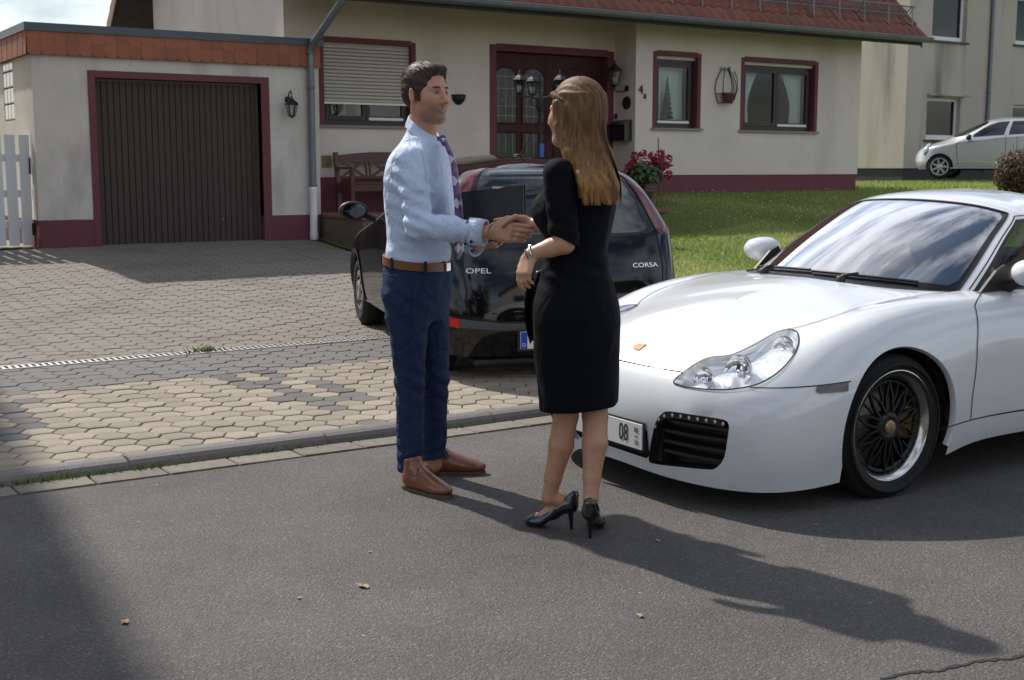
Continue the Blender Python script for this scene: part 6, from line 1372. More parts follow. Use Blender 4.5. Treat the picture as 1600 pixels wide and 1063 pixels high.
tl = spline2([(11.02, 4.35), (11.35, 4.2), (11.60, 4.3), (11.66, 5.2), (11.66, 6.6), (11.62, 7.5), (11.42, 7.75), (11.28, 7.3), (11.12, 6.2), (11.0, 5.2)], 4, True)
bmp = [(14, 0), (14, 1.82), (12.4, 1.87), (11.7, 2.05), (11.2, 2.15), (10.62, 1.95), (10.62, 0)]
strip = [(14, 1.45), (12.4, 1.5), (11.7, 1.65), (11.2, 1.75), (10.7, 1.6), (10.7, 2.02), (11.2, 2.1), (11.7, 2.0), (12.4, 1.84), (14, 1.80)]
bref = [(11.2, 1.75), (11.5, 1.66), (11.5, 2.02), (11.2, 2.1)]
sw1 = [(5.2, 5.35), (7.9, 5.25), (8.0, 6.2), (8.0, 7.1), (7.6, 7.2), (6.0, 7.15), (5.0, 6.9), (4.7, 6.2), (4.8, 5.6)]; sw2 = [(8.2, 5.25), (10.2, 5.2), (10.35, 5.6), (10.1, 6.7), (9.7, 7.05), (8.2, 7.1)]
fws = [(0, 5.75), (2.4, 5.75), (3.1, 5.9), (3.2, 7.2), (2.6, 7.4), (0, 7.4)]
hcut = cut_shell(HB, [('a1', ha1), ('a2', ha2), ('rw', rwin), ('tl', tl), ('ref', bref), ('hatch', hatch), ('strip', strip), ('bumper', bmp), ('sw', sw1), ('sw2', sw2), ('ws', fws)], .16, .16)
def hpn(reg, name, m, both=True, off=0., c=None, sh=None, par=None): return pp(reg, name, m, sh or HB, both, off, par or cor, c or hcut)
hpn('', 'body', HPAINT); hat = hpn('hatch', 'tailgate', HPAINT); hbm = hpn('bumper', 'rear_bumper', HPAINT); hpn('strip', 'bumper_strip', mat('bumper_grey', (.065, .066, .07), .55, bump=.2, bscale=150), par=hbm)
hpn('rw', 'rear_window', glass('hatch_glass', (.30, .35, .38), 1.5, dens=1.3)); hpn('sw', 'side_window', CGLASS_D, both=False); hpn('sw2', 'side_window', CGLASS_D, both=False); hpn('ws', 'windscreen', CGLASS)
hpn('tl', 'tail_light', mat('tail_smoke_red', (.12, .007, .011), .10, coat=.4, var=.6, vscale=14, col2=(.035, .006, .010)), both=False, off=.003); hpn('ref', 'reflector', mat('reflector_red', (.55, .012, .012), .2), both=False, off=.003)
for s in (1, -1):
    seam(HB, hatch, .006, SEAM, 'tailgate_gap', cor, both=False, side=s); seam(HB, bmp[1:6], .005, SEAM, 'bumper_gap', cor, both=False, side=s)
    seam(HB, [(8.1, 1.0), (8.1, 3), (8.1, 5.2)], .005, SEAM, 'door_gap', cor, both=False, side=s); seam(HB, [(5.0, 1.1), (4.9, 3), (4.75, 5.0)], .005, SEAM, 'door_gap', cor, both=False, side=s)
    seam(HB, [(11.86, 4.5), (11.86, 7.0)], .012, BLACKTRIM, 'glass_edge', cor, both=False, side=s, off=.002)
    for cx, ed in ((0, ha1e), (2.49, ha2e)):
        m = MB(); n = 24; V = []
        for a in np.linspace(-.1, math.pi+.1, n): V += [(cx+.335*math.cos(a), s*.77, .292+.335*math.sin(a)), (cx+.335*math.cos(a), s*.48, .292+.335*math.sin(a))]
        V += [(cx, s*.48, .292)]; m.add(V, [(2*i, 2*i+1, 2*i+3, 2*i+2) for i in range(n-1)]+[(2*i+1, 2*n, 2*i+3) for i in range(n-1)]); m.build('wheel_well', WELL, cor)
        P, N, _, _ = HB.ev(ed, True); N = N*fix_sign(HB); V = np.concatenate([P+N*.008, P+N*.008+(P-np.array([cx, 0, .292]))*np.array([1, 0, 1])*.09, P-N*.03]); V[:, 1] *= s; k = len(P)
        link('arch_lip', mesh_np('arch_lip', V, [(i, i+1, k+i+1, k+i) for i in range(k-1)]+[(2*k+i, 2*k+i+1, i+1, i) for i in range(k-1)], True, BLACKTRIM), cor)
        tyre_wheel(cor, (cx, s*.70, .292), s, .292, .18, .185, 'cap')
    mir = empty('door_mirror'); mir.parent = cor
    MB().lathe([(0, .07), (.06, .06), (.085, .02), (.088, -.04), (.08, -.05), (0, -.05)], 22, Matrix.Translation((.80, s*.96, 1.0)) @ Matrix.Rotation(R(-90), 4, 'Y') @ Matrix.Diagonal((.82, 1.25, 1, 1))).build('housing', BLACKTRIM, mir)
    MB().lathe([(0, -.052), (.07, -.052)], 22, Matrix.Translation((.80, s*.96, 1.0)) @ Matrix.Rotation(R(-90), 4, 'Y') @ Matrix.Diagonal((.82, 1.25, 1, 1))).build('mirror_glass', mat('mirror_dark', (.12, .14, .14), .03, 1.0), mir)
    MB().tube([(.78, s*.79, .93), (.79, s*.84, .95), (.80, s*.88, .97)], [.03, .026, .03], 10).build('foot', BLACKTRIM, mir)
    st = empty('seat'); st.parent = cor; Mb = Matrix.Translation((1.55, s*.36, .45)) @ Matrix.Rotation(R(14), 4, 'Y'); FAB = mat('seat_fabric', (.035, .035, .04), .9)
    MB().box(0, .13, -.24, .24, 0, .58, Mb, bev=.05).build('backrest', FAB, st); MB().box(.02, .11, -.13, .13, .62, .80, Mb, bev=.04).build('headrest', FAB, st); MB().box(1.05, 1.58, s*.36-.24, s*.36+.24, .30, .48, bev=.05).build('cushion', FAB, st)
MB().box(2.28, 2.42, -.62, .62, .45, .96, bev=.05).build('rear_bench', mat('seat_fabric', (.035, .035, .04), .9), cor)
for s in (-.36, .36): MB().box(2.32, 2.40, s-.13, s+.13, .98, 1.12, bev=.035).build('headrest', mat('seat_fabric', (.035, .035, .04), .9), cor)
MB().box(2.42, 2.84, -.58, .58, .90, .925).build('parcel_shelf', mat('shelf_dark', (.03, .03, .032), .9), cor)
MB().box(-.3, 2.85, -.66, .66, .2, .28).build('underbody', WELL, cor)
MB().box(.45, .62, -.66, .66, .55, .92, bev=.06).build('dashboard', DASH, cor)
def on_shell(sh, u, v, off, s):
    P, N, du, dv = sh.ev([[u, v]], True); n = N[0]*fix_sign(sh); p = P[0]+n*off; Mi = np.array([1, s, 1]); return Vector(p*Mi), Vector(n*Mi)
def badge_text(body, size, u, v, s, par, sh=HB, name='lettering', m=CHROME, sx=1.0, off=.001):
    p, n = on_shell(sh, u, v, off, s); up = Vector((0, 0, 1)); z = n.normalized(); x = up.cross(z).normalized(); y = z.cross(x); Mx = Matrix((x, y, z)).transposed().to_4x4(); Mx.translation = p
    o = text(body, size, name, m, None, (0, 0, 0), (0, 0, 0), .002, sx)
    if o: o.matrix_basis = Mx @ Matrix.Diagonal((sx, 1, 1, 1)); o.parent = par
    return o
badge_text('OPEL', .046, 11.96, 3.2, -1, hat, sx=1.45); badge_text('CORSA', .042, 12.12, 3.25, 1, hat, sx=1.35)
for k, (z, w) in enumerate(((.10, 1.15),)): MB().box(2.80, 3.0, -w/2, w/2, z, z+.05, bev=.02).build('rear_apron', BLACKTRIM, hbm)
p, n = on_shell(HB, 14, .9, .0, 1)
pr = empty('number_plate', tuple(p+Vector((.012, -.06, .0)))); pr.parent = hbm; pr.rotation_euler = (R(90), 0, R(90))
MB().box(-.26, .26, -.055, .055, -.004, .004, bev=.002).build('plate', mat('plate_white', (.72, .72, .70), .35), pr); MB().box(-.275, .275, -.07, .07, -.03, -.001, bev=.004).build('holder', BLACKTRIM, pr)
MB().box(-.258, -.218, -.053, .053, .0042, .0056).build('blue_band', mat('plate_blue', (.01, .06, .42), .4), pr); text('D', .032, 'letter', mat('plate_white', (.72, .72, .70), .35), pr, (-.238, -.03, .006), (0, 0, 0), .0004)
MB().tube([(1.95, .0, 1.42), (2.08, .0, 1.47), (2.25, 0, 1.56)], [.006, .004, .003], 6).build('aerial', BLACKTRIM, cor); MB().box(1.90, 2.0, -.025, .025, 1.415, 1.437, bev=.008).build('aerial_base', BLACKTRIM, cor)
rc = tag(MB().box(-.14, .14, -.09, .09, 0, .09, bev=.035).build('red_cushion', mat('red_cloth', (.42, .02, .03), .8)), 'small red cushion lying behind the rear window of the hatchback', 'cushion')
_pp = cor.matrix_basis @ Vector((2.68, .25, .928)) ; rc.location = Matrix.Translation(cor.location) @ (cor.rotation_euler.to_matrix().to_4x4() @ Vector((2.66, -.42, .928))); rc.rotation_euler = (0, 0, -HANG)

# ---------------------------------------------------------------- silver compact car beside the neighbour's house
AC = [
 [(-.66,0,.24),(-.74,0,.36),(-.76,0,.52),(-.70,0,.70),(-.50,0,.86),(-.05,0,1.00),(.45,0,1.24),(.92,0,1.46),(1.2,0,1.55),(1.5,0,1.585)],
 [(-.62,.4,.24),(-.70,.4,.36),(-.72,.4,.52),(-.66,.4,.70),(-.46,.4,.855),(-.02,.38,.995),(.47,.36,1.23),(.94,.33,1.45),(1.22,.25,1.545),(1.55,0,1.588)],
 [(-.44,.72,.24),(-.50,.735,.36),(-.50,.74,.52),(-.46,.73,.70),(-.34,.69,.84),(.08,.64,.97),(.55,.58,1.2),(1.0,.51,1.42),(1.26,.4,1.53),(1.6,0,1.59)],
 [(-.22,.83,.24),(-.24,.855,.36),(-.24,.86,.52),(-.22,.855,.70),(-.14,.83,.83),(.26,.77,.96),(.72,.69,1.18),(1.08,.58,1.41),(1.32,.43,1.525),(1.66,0,1.59)],
 [(.08,.85,.24),(.08,.87,.36),(.08,.88,.52),(.1,.878,.72),(.16,.86,.87),(.48,.82,.98),(.86,.73,1.18),(1.18,.61,1.41),(1.4,.45,1.525),(1.72,0,1.59)],
 [(.5,.85,.26),(.5,.87,.36),(.5,.88,.52),(.5,.88,.74),(.52,.87,.92),(.66,.84,1.0),(.98,.745,1.19),(1.26,.62,1.415),(1.46,.45,1.527),(1.78,0,1.59)],
 [(1.0,.85,.26),(1.0,.87,.36),(1.0,.88,.52),(1.0,.88,.76),(1.0,.87,.96),(1.03,.845,1.03),(1.16,.75,1.23),(1.38,.63,1.435),(1.56,.46,1.535),(1.85,0,1.588)],
 [(1.55,.85,.26),(1.55,.87,.36),(1.55,.88,.52),(1.55,.88,.78),(1.55,.87,1.0),(1.55,.85,1.07),(1.58,.755,1.26),(1.64,.64,1.455),(1.72,.47,1.545),(1.95,0,1.58)],
 [(2.1,.85,.26),(2.1,.87,.36),(2.1,.88,.52),(2.1,.88,.80),(2.1,.87,1.03),(2.1,.85,1.10),(2.08,.75,1.28),(2.06,.635,1.46),(2.06,.46,1.54),(2.15,0,1.57)],
 [(2.57,.85,.26),(2.57,.87,.36),(2.57,.88,.52),(2.57,.88,.82),(2.57,.86,1.05),(2.56,.84,1.12),(2.5,.73,1.29),(2.45,.62,1.45),(2.4,.45,1.52),(2.38,0,1.55)],
 [(2.95,.80,.28),(2.98,.82,.38),(3.0,.83,.54),(2.98,.82,.82),(2.93,.80,1.05),(2.9,.78,1.12),(2.8,.68,1.28),(2.7,.58,1.43),(2.62,.42,1.5),(2.58,0,1.53)],
 [(3.02,.45,.30),(3.08,.46,.40),(3.1,.46,.55),(3.08,.46,.82),(3.02,.45,1.05),(2.99,.44,1.12),(2.9,.4,1.28),(2.8,.34,1.42),(2.7,.25,1.49),(2.65,0,1.515)],
 [(3.04,0,.30),(3.1,0,.40),(3.12,0,.55),(3.1,0,.82),(3.04,0,1.05),(3.01,0,1.12),(2.92,0,1.28),(2.82,0,1.42),(2.73,0,1.485),(2.68,0,1.51)]]
AB = Shell(AC, .7); apos = rdz(1467, 279, 33.2); apw = apos[0]*_RT+apos[1]*_FH
ac = empty('compact_car', (apw[0]+.75, apw[1]+.40, apos[2]-.005), R(-62), 'silver compact car parked beside the beige neighbouring block', 'car')
SPAINT = car_paint('silver_paint', (.52, .53, .54), .3, .55)
aa1, aa1e = arch_uv(AB, .0, .31, .345, (2.4, 5.2), (0, 4.3)); aa2, aa2e = arch_uv(AB, 2.57, .31, .345, (7.6, 10.6), (0, 4.3))
aw1 = [(5.15, 5.35), (7.0, 5.25), (7.0, 7.15), (5.6, 7.15), (4.5, 6.9), (4.0, 6.4), (4.2, 5.8)]; aw2 = [(7.2, 5.25), (8.9, 5.2), (8.9, 7.1), (7.2, 7.12)]; aw3 = [(9.05, 5.2), (9.9, 5.3), (9.8, 6.6), (9.05, 7.0)]; aws = [(0, 5.5), (2.2, 5.5), (3.0, 5.7), (3.3, 7.0), (2.6, 7.4), (0, 7.4)]
acut = cut_shell(AB, [('a1', aa1), ('a2', aa2), ('w1', aw1), ('w2', aw2), ('w3', aw3), ('ws', aws)], .22, .22, .08)
def apn(reg, name, m, both=True, off=0.): return pp(reg, name, m, AB, both, off, ac, acut)
apn('', 'body', SPAINT); 
for r_ in ('w1', 'w2', 'w3'): apn(r_, 'side_window', CGLASS_D, both=False)
apn('ws', 'windscreen', CGLASS_D)
for s in (1, -1):
    for L in ([(7.1, .9), (7.1, 3), (7.1, 5.2)], [(4.9, 1.0), (4.8, 3), (4.6, 5.2)], [(8.6, 2.4), (8.95, 3.8), (9.0, 5.2)]): seam(AB, L, .012, SEAM, 'door_gap', ac, both=False, side=s)
    seam(AB, [(4.6, 1.55), (7, 1.5), (8.6, 1.55)], .03, mat('silver_trim', (.62, .62, .62), .3, .6), 'side_strip', ac, both=False, side=s, off=.006); seam(AB, [(4.4, .25), (7, .25), (8.3, .25)], .035, mat('silver_trim', (.62, .62, .62), .3, .6), 'sill_strip', ac, both=False, side=s, off=.006)
    seam(AB, [(4.6, 4.0), (6, 4.3), (7.5, 4.5), (9.5, 4.6)], .01, SEAM, 'belt_crease', ac, both=False, side=s)
    for cx in (0, 2.57): tyre_wheel(ac, (cx, s*.76, .31), s, .31, .2, .225, 'alloy')
    for cx in (0, 2.57):
        m = MB(); n = 20; V = []
        for a in np.linspace(-.1, math.pi+.1, n): V += [(cx+.35*math.cos(a), s*.82, .31+.35*math.sin(a)), (cx+.35*math.cos(a), s*.5, .31+.35*math.sin(a))]
        V += [(cx, s*.5, .31)]; m.add(V, [(2*i, 2*i+1, 2*i+3, 2*i+2) for i in range(n-1)]+[(2*i+1, 2*n, 2*i+3) for i in range(n-1)]); m.build('wheel_well', WELL, ac)
    MB().lathe([(0, .07), (.07, .05), (.10, 0), (.09, -.05), (0, -.06)], 16, Matrix.Translation((.72, s*.98, 1.06)) @ Matrix.Rotation(R(-90), 4, 'Y') @ Matrix.Diagonal((.8, 1.1, 1, 1))).build('door_mirror', BLACKTRIM, ac)
    for u in (6.75, 8.6):
        p, n = on_shell(AB, u, 4.55, .012, s); MB().box(p.x-.09, p.x+.09, p.y-.012, p.y+.012, p.z-.02, p.z+.02, bev=.01).build('door_handle', mat('silver_trim', (.62, .62, .62), .3, .6), ac)
    p, n = on_shell(AB, 2.2, 3.5, .0, s); MB().lathe([(.13, 0), (.10, .03), (0, .04)], 18, Matrix.Translation(p) @ n.to_track_quat('Z', 'Y').to_matrix().to_4x4() @ Matrix.Diagonal((.7, 1.5, 1, 1))).build('headlight', mat('lamp_clear', (.55, .57, .6), .1, .5), ac)
MB().box(-.4, 2.9, -.72, .72, .22, .3).build('underbody', WELL, ac)
# forecourt under the silver car
tag(MB().add([(22, 19.9, 1.0), (60, 19.9, 1.0), (60, 24.4, 1.0), (22, 24.4, 1.0)], [(0, 1, 2, 3)]).build('forecourt', mat('forecourt_asphalt', (.07, .068, .065), .9, var=.4, vscale=3)), kind='structure')
# ---------------------------------------------------------------- man in a light blue shirt
MO = vec(-.33, 5.5, 0)
def JM(x, y, d): return rdz(x, y, d)-MO
def person(o, label):
    p = o[0]*_RT+o[1]*_FH; return empty('person', (p[0], p[1], 0), -YAW, label, 'person')
man = person(MO, 'man in light blue shirt, purple tie and navy trousers shaking hands')
MF = R(-24); mn = vec(math.cos(MF), math.sin(MF), 0); mlat = vec(-math.sin(MF), math.cos(MF), 0)      # forward, left
MHM = frame((math.cos(R(-41)), math.sin(R(-41)), -.04)); MHO = JM(667, 146, 5.47)
SKIN_M = skin_material('skin_man')
m_neck = JM(660, 222, 5.50); m_sr, m_er, m_wr = JM(641, 252, 5.335), JM(655, 352, 5.275), JM(756, 364, 5.165); m_sl, m_el, m_wl = JM(676, 252, 5.665), JM(693, 348, 5.70), JM(744, 380, 5.50)
F = Field(); head_field(F, MHO, MHM)
F.cone(MHO+MHM@vec(-.028, 0, -.045), m_neck+vec(0, 0, -.03), .050, .056, .025); F.cone(MHO+MHM@vec(.0, 0, -.085), m_neck+mn*.018+vec(0, 0, -.02), .034, .044, .03)
F.ell(JM(655, 300, 5.5), (.10, .13, .20), frame(mn), .05); F.ell(JM(653, 400, 5.5), (.10, .13, .14), frame(mn), .05)
F.chain([m_sr, m_er, m_wr], [.05, .042, .030], .04); F.chain([m_sl, m_el, m_wl], [.05, .042, .030], .04)
m_hr, m_kr, m_ar = JM(637, 470, 5.42), JM(640, 590, 5.42), JM(641, 735, 5.41); m_hl, m_kl, m_al = JM(668, 470, 5.58), JM(680, 590, 5.60), JM(677, 726, 5.62)
F.chain([m_hr, m_kr, m_ar], [.075, .050, .040], .04); F.chain([m_hl, m_kl, m_al], [.075, .050, .040], .04)
# right hand in the handshake: seen from the back, fingers running on to the lower right; left hand under the folder
hdir = JM(815, 361, 5.10)-JM(768, 358, 5.165); hx = hdir/np.linalg.norm(hdir); hz = vec(-.10, -1, .12); hy = np.cross(hz, hx); hy /= np.linalg.norm(hy); hz = np.cross(hx, hy)
M_HR = np.stack([hx, hy, hz], 1); hw = JM(769, 361, 5.16)
F.cone(m_wr, hw, .029, .026, .01)
hand_field(F, hw, M_HR, 1, r=.0100, L=(.078, .084, .078, .062), curl=[(.14, .20, .12), (.18, .24, .16), (.22, .30, .2), (.28, .36, .24)], thumb=[(.022, .030, -.004), (.060, .054, -.012), (.098, .060, -.020), (.124, .050, -.026)], splay=-.045, palm=.092, wid=.084, th=.0165)
ldir = JM(782, 376, 5.40)-m_wl; lx = ldir/np.linalg.norm(ldir); lz = vec(.05, -.75, -.65); ly = np.cross(lz, lx); ly /= np.linalg.norm(ly); lz = np.cross(lx, ly)
hand_field(F, m_wl+lx*.012, np.stack([lx, ly, lz], 1), 1, r=.0094, curl=[(.5, .7, .4)]*4, thumb=[(.02, .03, 0), (.05, .055, .004), (.078, .06, .004)], palm=.088, wid=.084)
def tint_man(V):
    q = (V-MHO)@MHM; n = len(V); c = np.tile(vec(.50, .25, .165), (n, 1)); inhead = np.linalg.norm(q, axis=1) < .22
    def blend(mask, col): c[:] = c*(1-mask[:, None])+np.asarray(col)*mask[:, None]
    red = np.exp(-((q[:, 0]-.06)**2/.0012+(abs(q[:, 1])-.045)**2/.0008+(q[:, 2]+.03)**2/.0010))*inhead; blend(red*.35, (.46, .17, .12))
    st = smoothstep(-.030, -.085, q[:, 2]-.35*(q[:, 0]-.085))*smoothstep(-.02, .03, q[:, 0])*smoothstep(-.135, -.115, q[:, 2])*inhead*(np.exp(-((q[:, 0]-.098)**2/.0002+q[:, 1]**2/.0006+(q[:, 2]+.070)**2/.00006)) < .5); blend(st*.72, (.17, .115, .085))
    must = np.exp(-((q[:, 0]-.1)**2/.0004+q[:, 1]**2/.0007+(q[:, 2]+.054)**2/.00005))*inhead; blend(must*.4, (.15, .09, .06))
    lip = np.exp(-((q[:, 0]-.097)**2/.0002+q[:, 1]**2/.0005+(q[:, 2]+.070)**2/.00007))*inhead; blend(np.clip(lip*1.3, 0, 1)*.4, (.36, .13, .11))
    br = np.exp(-((q[:, 2]-.025-.10*(abs(q[:, 1])-.03)*-.6)**2/.000025+(abs(q[:, 1])-.032)**2/.00030))*(q[:, 0] > .06)*inhead; blend(np.clip(br*1.8, 0, 1)*.35, (.05, .03, .02))
    ey = np.exp(-((q[:, 2]-.0015)**2/.000014+(abs(q[:, 1])-.031)**2/.00012))*(q[:, 0] > .07)*inhead; blend(np.clip(ey*1.5, 0, 1)*.92, (.03, .02, .016))
    sk = np.exp(-((q[:, 2]-.004)**2/.00022+(abs(q[:, 1])-.031)**2/.0004))*(q[:, 0] > .06)*inhead; blend(sk*.4, (.22, .10, .07))
    return c
field_obj(F, .0033, 'body', SKIN_M, man, 1, tint_man)
# eyes, brows and mouth line
EYEM = mat('eye_white', (.42, .36, .33), .25); IRIS = mat('iris_dark', (.025, .018, .014), .15); BROW = mat('brow_hair', (.045, .028, .018), .8)
def hq_(x, y, z): return Vector(MHO+MHM@vec(x, y, z))
for y in (-1, 1):
    e_ = empty('eye'); e_.parent = man; Mh4 = Matrix([list(r) for r in MHM]).to_4x4()
    MB().lathe([(0, -1), (.5, -.87), (.87, -.5), (1, 0), (.87, .5), (.5, .87), (0, 1)], 14, Matrix.Translation(hq_(.0835, y*.031, .0018)) @ Mh4 @ Matrix.Diagonal((.0045, .0125, .0040, 1))).build('eyeball', EYEM, e_)
    MB().lathe([(0, -1), (.7, -.7), (1, 0), (.7, .7), (0, 1)], 12, Matrix.Translation(hq_(.0862, y*.031, .0018)) @ Mh4 @ Matrix.Diagonal((.0032, .0052, .0040, 1))).build('iris', IRIS, e_)
    MB().tube([hq_(.0850, y*.018, .0045), hq_(.0875, y*.031, .0072), hq_(.0805, y*.044, .0040)], [.0012, .0016, .0012], 6).build('lashes', BROW, e_)
    MB().tube([hq_(.0925, y*.013, .0215), hq_(.0915, y*.026, .0255), hq_(.0845, y*.040, .0255), hq_(.0775, y*.050, .0205)], [.0026, .0036, .0032, .0014], 7).build('eyebrow', BROW, man)
MB().tube([hq_(.0895, -.0245, -.0655), hq_(.0985, -.011, -.0700), hq_(.1005, 0, -.0705), hq_(.0985, .011, -.0700), hq_(.0895, .0245, -.0655)], [.0008, .0014, .0014, .0014, .0008], 6).build('mouth_line', mat('lip_shadow', (.10, .035, .03), .7), man)
# hair swept back
HAIR_M = mat('hair_brown', (.07, .042, .026), .55, var=.8, vscale=60, col2=(.022, .013, .009), stretch=(1, 1, .25), bump=.5, bscale=160, spec=.25)
def hw_(x, y, z): return MHO+MHM@vec(x, y, z)
F = Field(); F.ell(hw_(-.020, 0, .040), vec(.108, .0845, .096), MHM, .01); F.ell(hw_(.040, 0, .100), vec(.056, .054, .024), MHM, .03); F.ell(hw_(-.055, 0, -.005), vec(.068, .072, .070), MHM, .02)
F.ell(hw_(.120, 0, .012), vec(.078, .105, .083), MHM, .012, 's'); F.ell(hw_(.055, 0, -.115), vec(.085, .14, .115), MHM, .012, 's'); F.plane(hw_(-.06, 0, -.070), MHM@vec(-.25, 0, -1), .02)
for y in (-1, 1): F.ell(hw_(-.006, y*.092, -.022), vec(.026, .026, .040), MHM, .008, 's'); F.cone(hw_(.020, y*.076, .01), hw_(.024, y*.074, -.030), .010, .007, .012)
def strands(P):
    q = (P-MHO)@MHM; a = np.arctan2(q[:, 1], q[:, 2]+.02); return .0011*np.sin(a*60+5*np.sin(q[:, 0]*22))+.0016*np.sin(a*19+2*np.sin(q[:, 0]*14+1))*smoothstep(-.05, .06, q[:, 2])+.0025*wob(P, 60, 2.)*smoothstep(.06, .11, q[:, 2])
F.disp(strands); mh = field_obj(F, .003, 'hair', HAIR_M, man, 0)
V = []; Fq = []; rr = random.Random(3)
for k in range(520):
    s_ = rr.uniform(-.97, .97); c_ = math.sqrt(1-s_*s_); t0 = R(rr.uniform(42, 95)); t1 = t0+R(rr.uniform(40, 85)); i0 = len(V); o_ = rr.uniform(-.001, .0035); n_ = 7; w_ = rr.uniform(.0005, .0011)
    for i in range(n_):
        t = t0+(t1-t0)*i/(n_-1); p = hq_(-.020+(.108+o_)*c_*math.cos(t), (.0845+o_)*s_+.002*math.sin(t*7+k), .040+(.097+o_)*c_*math.sin(t)+.004*math.exp(-((t-1.0)/.4)**2)); q = Vector(MHM@vec(0, c_, 0))*w_+Vector(MHM@vec(0, 0, -s_))*w_
        V += [tuple(p-q), tuple(p+q)]
    Fq += [(i0+2*i, i0+2*i+1, i0+2*i+3, i0+2*i+2) for i in range(n_-1)]
tag(link('hair_strands', mesh_np('hair_strands', V, Fq, True, mat('hair_strand_brown', (.15, .09, .055), .5, var=.9, vscale=80, col2=(.03, .018, .012), spec=.3)), mh), kind='stuff')

# shirt
SHIRT = mat('shirt_blue', (.56, .655, .85), .75, var=.12, vscale=4, bump=.18, bscale=500, sheen=.1, bump2=.75, b2scale=8, warp=1.4)
mc = lambda x, y: JM(x, y, 5.5)
def sec(px, py, a, b, dz=0): p = mc(px, py); return (p[2]+dz, p[0], p[1], a, b)
F = Field()
F.loft([sec(661, 196, .060, .062), sec(662, 206, .072, .074), sec(661, 222, .092, .110), sec(657, 238, .106, .162), sec(653, 262, .116, .192), sec(653, 310, .132, .190), sec(654, 355, .128, .172), sec(654, 390, .130, .168), sec(654, 405, .134, .172), sec(653, 418, .130, .172)], MF, .02)
F.chain([m_sr+vec(.0, .01, .0), (m_sr+m_er)/2, m_er], [.067, .062, .056], .04); F.chain([m_er, (m_er+m_wr)/2, m_wr-(m_wr-m_er)*.22], [.056, .051, .045], .02)
F.chain([m_sl, m_el], [.074, .064], .045); F.chain([m_el, m_wl-(m_wl-m_el)*.2], [.064, .05], .03)
F.plane(mc(661, 205), mn*.62+vec(0, 0, 1), .006); F.plane(mc(653, 416), (0, 0, -1), .004)
def shirt_folds(P):
    d = .0016*wob(P, 20, 1.0)+.0012*wob(P*vec(1, 1, .6), 48, 4.)
    arm = np.exp(-(((P-m_er)**2).sum(1))/.010); t = (P-m_er)@(vec(.45, 0, .9)); d += arm*.0065*np.sin(t*105+2*wob(P, 14, 2))
    fore = np.exp(-(((P-(m_er*.4+m_wr*.6))**2).sum(1))/.006); d += fore*.0045*np.sin(P[:, 0]*120+5*P[:, 2]*8+2.2*wob(P, 18, 6))
    rg = 1-abs(wob(P*vec(1, 1, .55), 17, 21.)); d += -.0042*rg**5*smoothstep(.96, 1.05, P[:, 2])
    rg2 = 1-abs(wob(P*vec(.8, .8, 1.5), 30, 33.)); d += -.003*rg2**6*(arm+.6*np.exp(-(((P-(m_er+m_wr)/2)**2).sum(1))/.01))
    low = smoothstep(1.14, 1.02, P[:, 2])*smoothstep(.955, .985, P[:, 2]); d += low*.0075*wob(P*vec(1, 1, 3.2), 22, 3.)
    arm2 = np.exp(-(((P-(m_sr+vec(-.03, .0, -.12)))**2).sum(1))/.008); d += arm2*.006*np.sin((P[:, 0]*.5+P[:, 2])*95+wob(P, 12, 8)*2)
    sc_ = np.exp(-(((P-(m_sr+vec(.05, 0, -.03)))**2).sum(1))/.004); d += sc_*.004*np.sin((P[:, 0]+P[:, 2]*.4)*130)
    return d
F.disp(shirt_folds); shirt = field_obj(F, .0048, 'shirt', SHIRT, man, 1)
def surf_line(F, pts, w, name, m, parent, off=.0012):
    # thin ribbon laid on a cloth surface along rough points
    P = np.array(pts, float); P = np.array([[np.interp(t, np.arange(len(P)), P[:, i]) for i in range(3)] for t in np.linspace(0, len(P)-1, 26)]); e = 1e-3
    def grad(P): return np.stack([(F.ev(P+d)-F.ev(P-d))/(2*e) for d in np.eye(3)*e], 1)
    for _ in range(6): g = grad(P); g /= np.maximum(np.linalg.norm(g, axis=1), 1e-6)[:, None]; P = P-g*np.clip(F.ev(P), -.03, .03)[:, None]
    g = grad(P); g /= np.maximum(np.linalg.norm(g, axis=1), 1e-6)[:, None]; t = np.gradient(P, axis=0); b = np.cross(g, t); b /= np.maximum(np.linalg.norm(b, axis=1), 1e-6)[:, None]; n = len(P)
    V = np.concatenate([P+b*w/2+g*off, P-b*w/2+g*off]); link(name, mesh_np(name, V, [(i, i+1, n+i+1, n+i) for i in range(n-1)], True, m), parent)
SEAMB = mat('shirt_seam', (.36, .43, .60), .8)
surf_line(F, [m_sr+vec(.055, -.02, .06), m_sr+vec(.075, -.04, -.02), m_sr+vec(.06, -.05, -.10)], .004, 'armhole_seam', SEAMB, shirt)
surf_line(F, [m_sr+vec(-.035, -.02, .07), m_sr+vec(-.07, 0, .0), m_sr+vec(-.065, .0, -.10)], .004, 'armhole_seam', SEAMB, shirt)
surf_line(F, [mc(640, 205), m_sr+vec(-.01, .02, .085), m_sr+vec(.0, -.02, .075)], .004, 'yoke_seam', SEAMB, shirt)
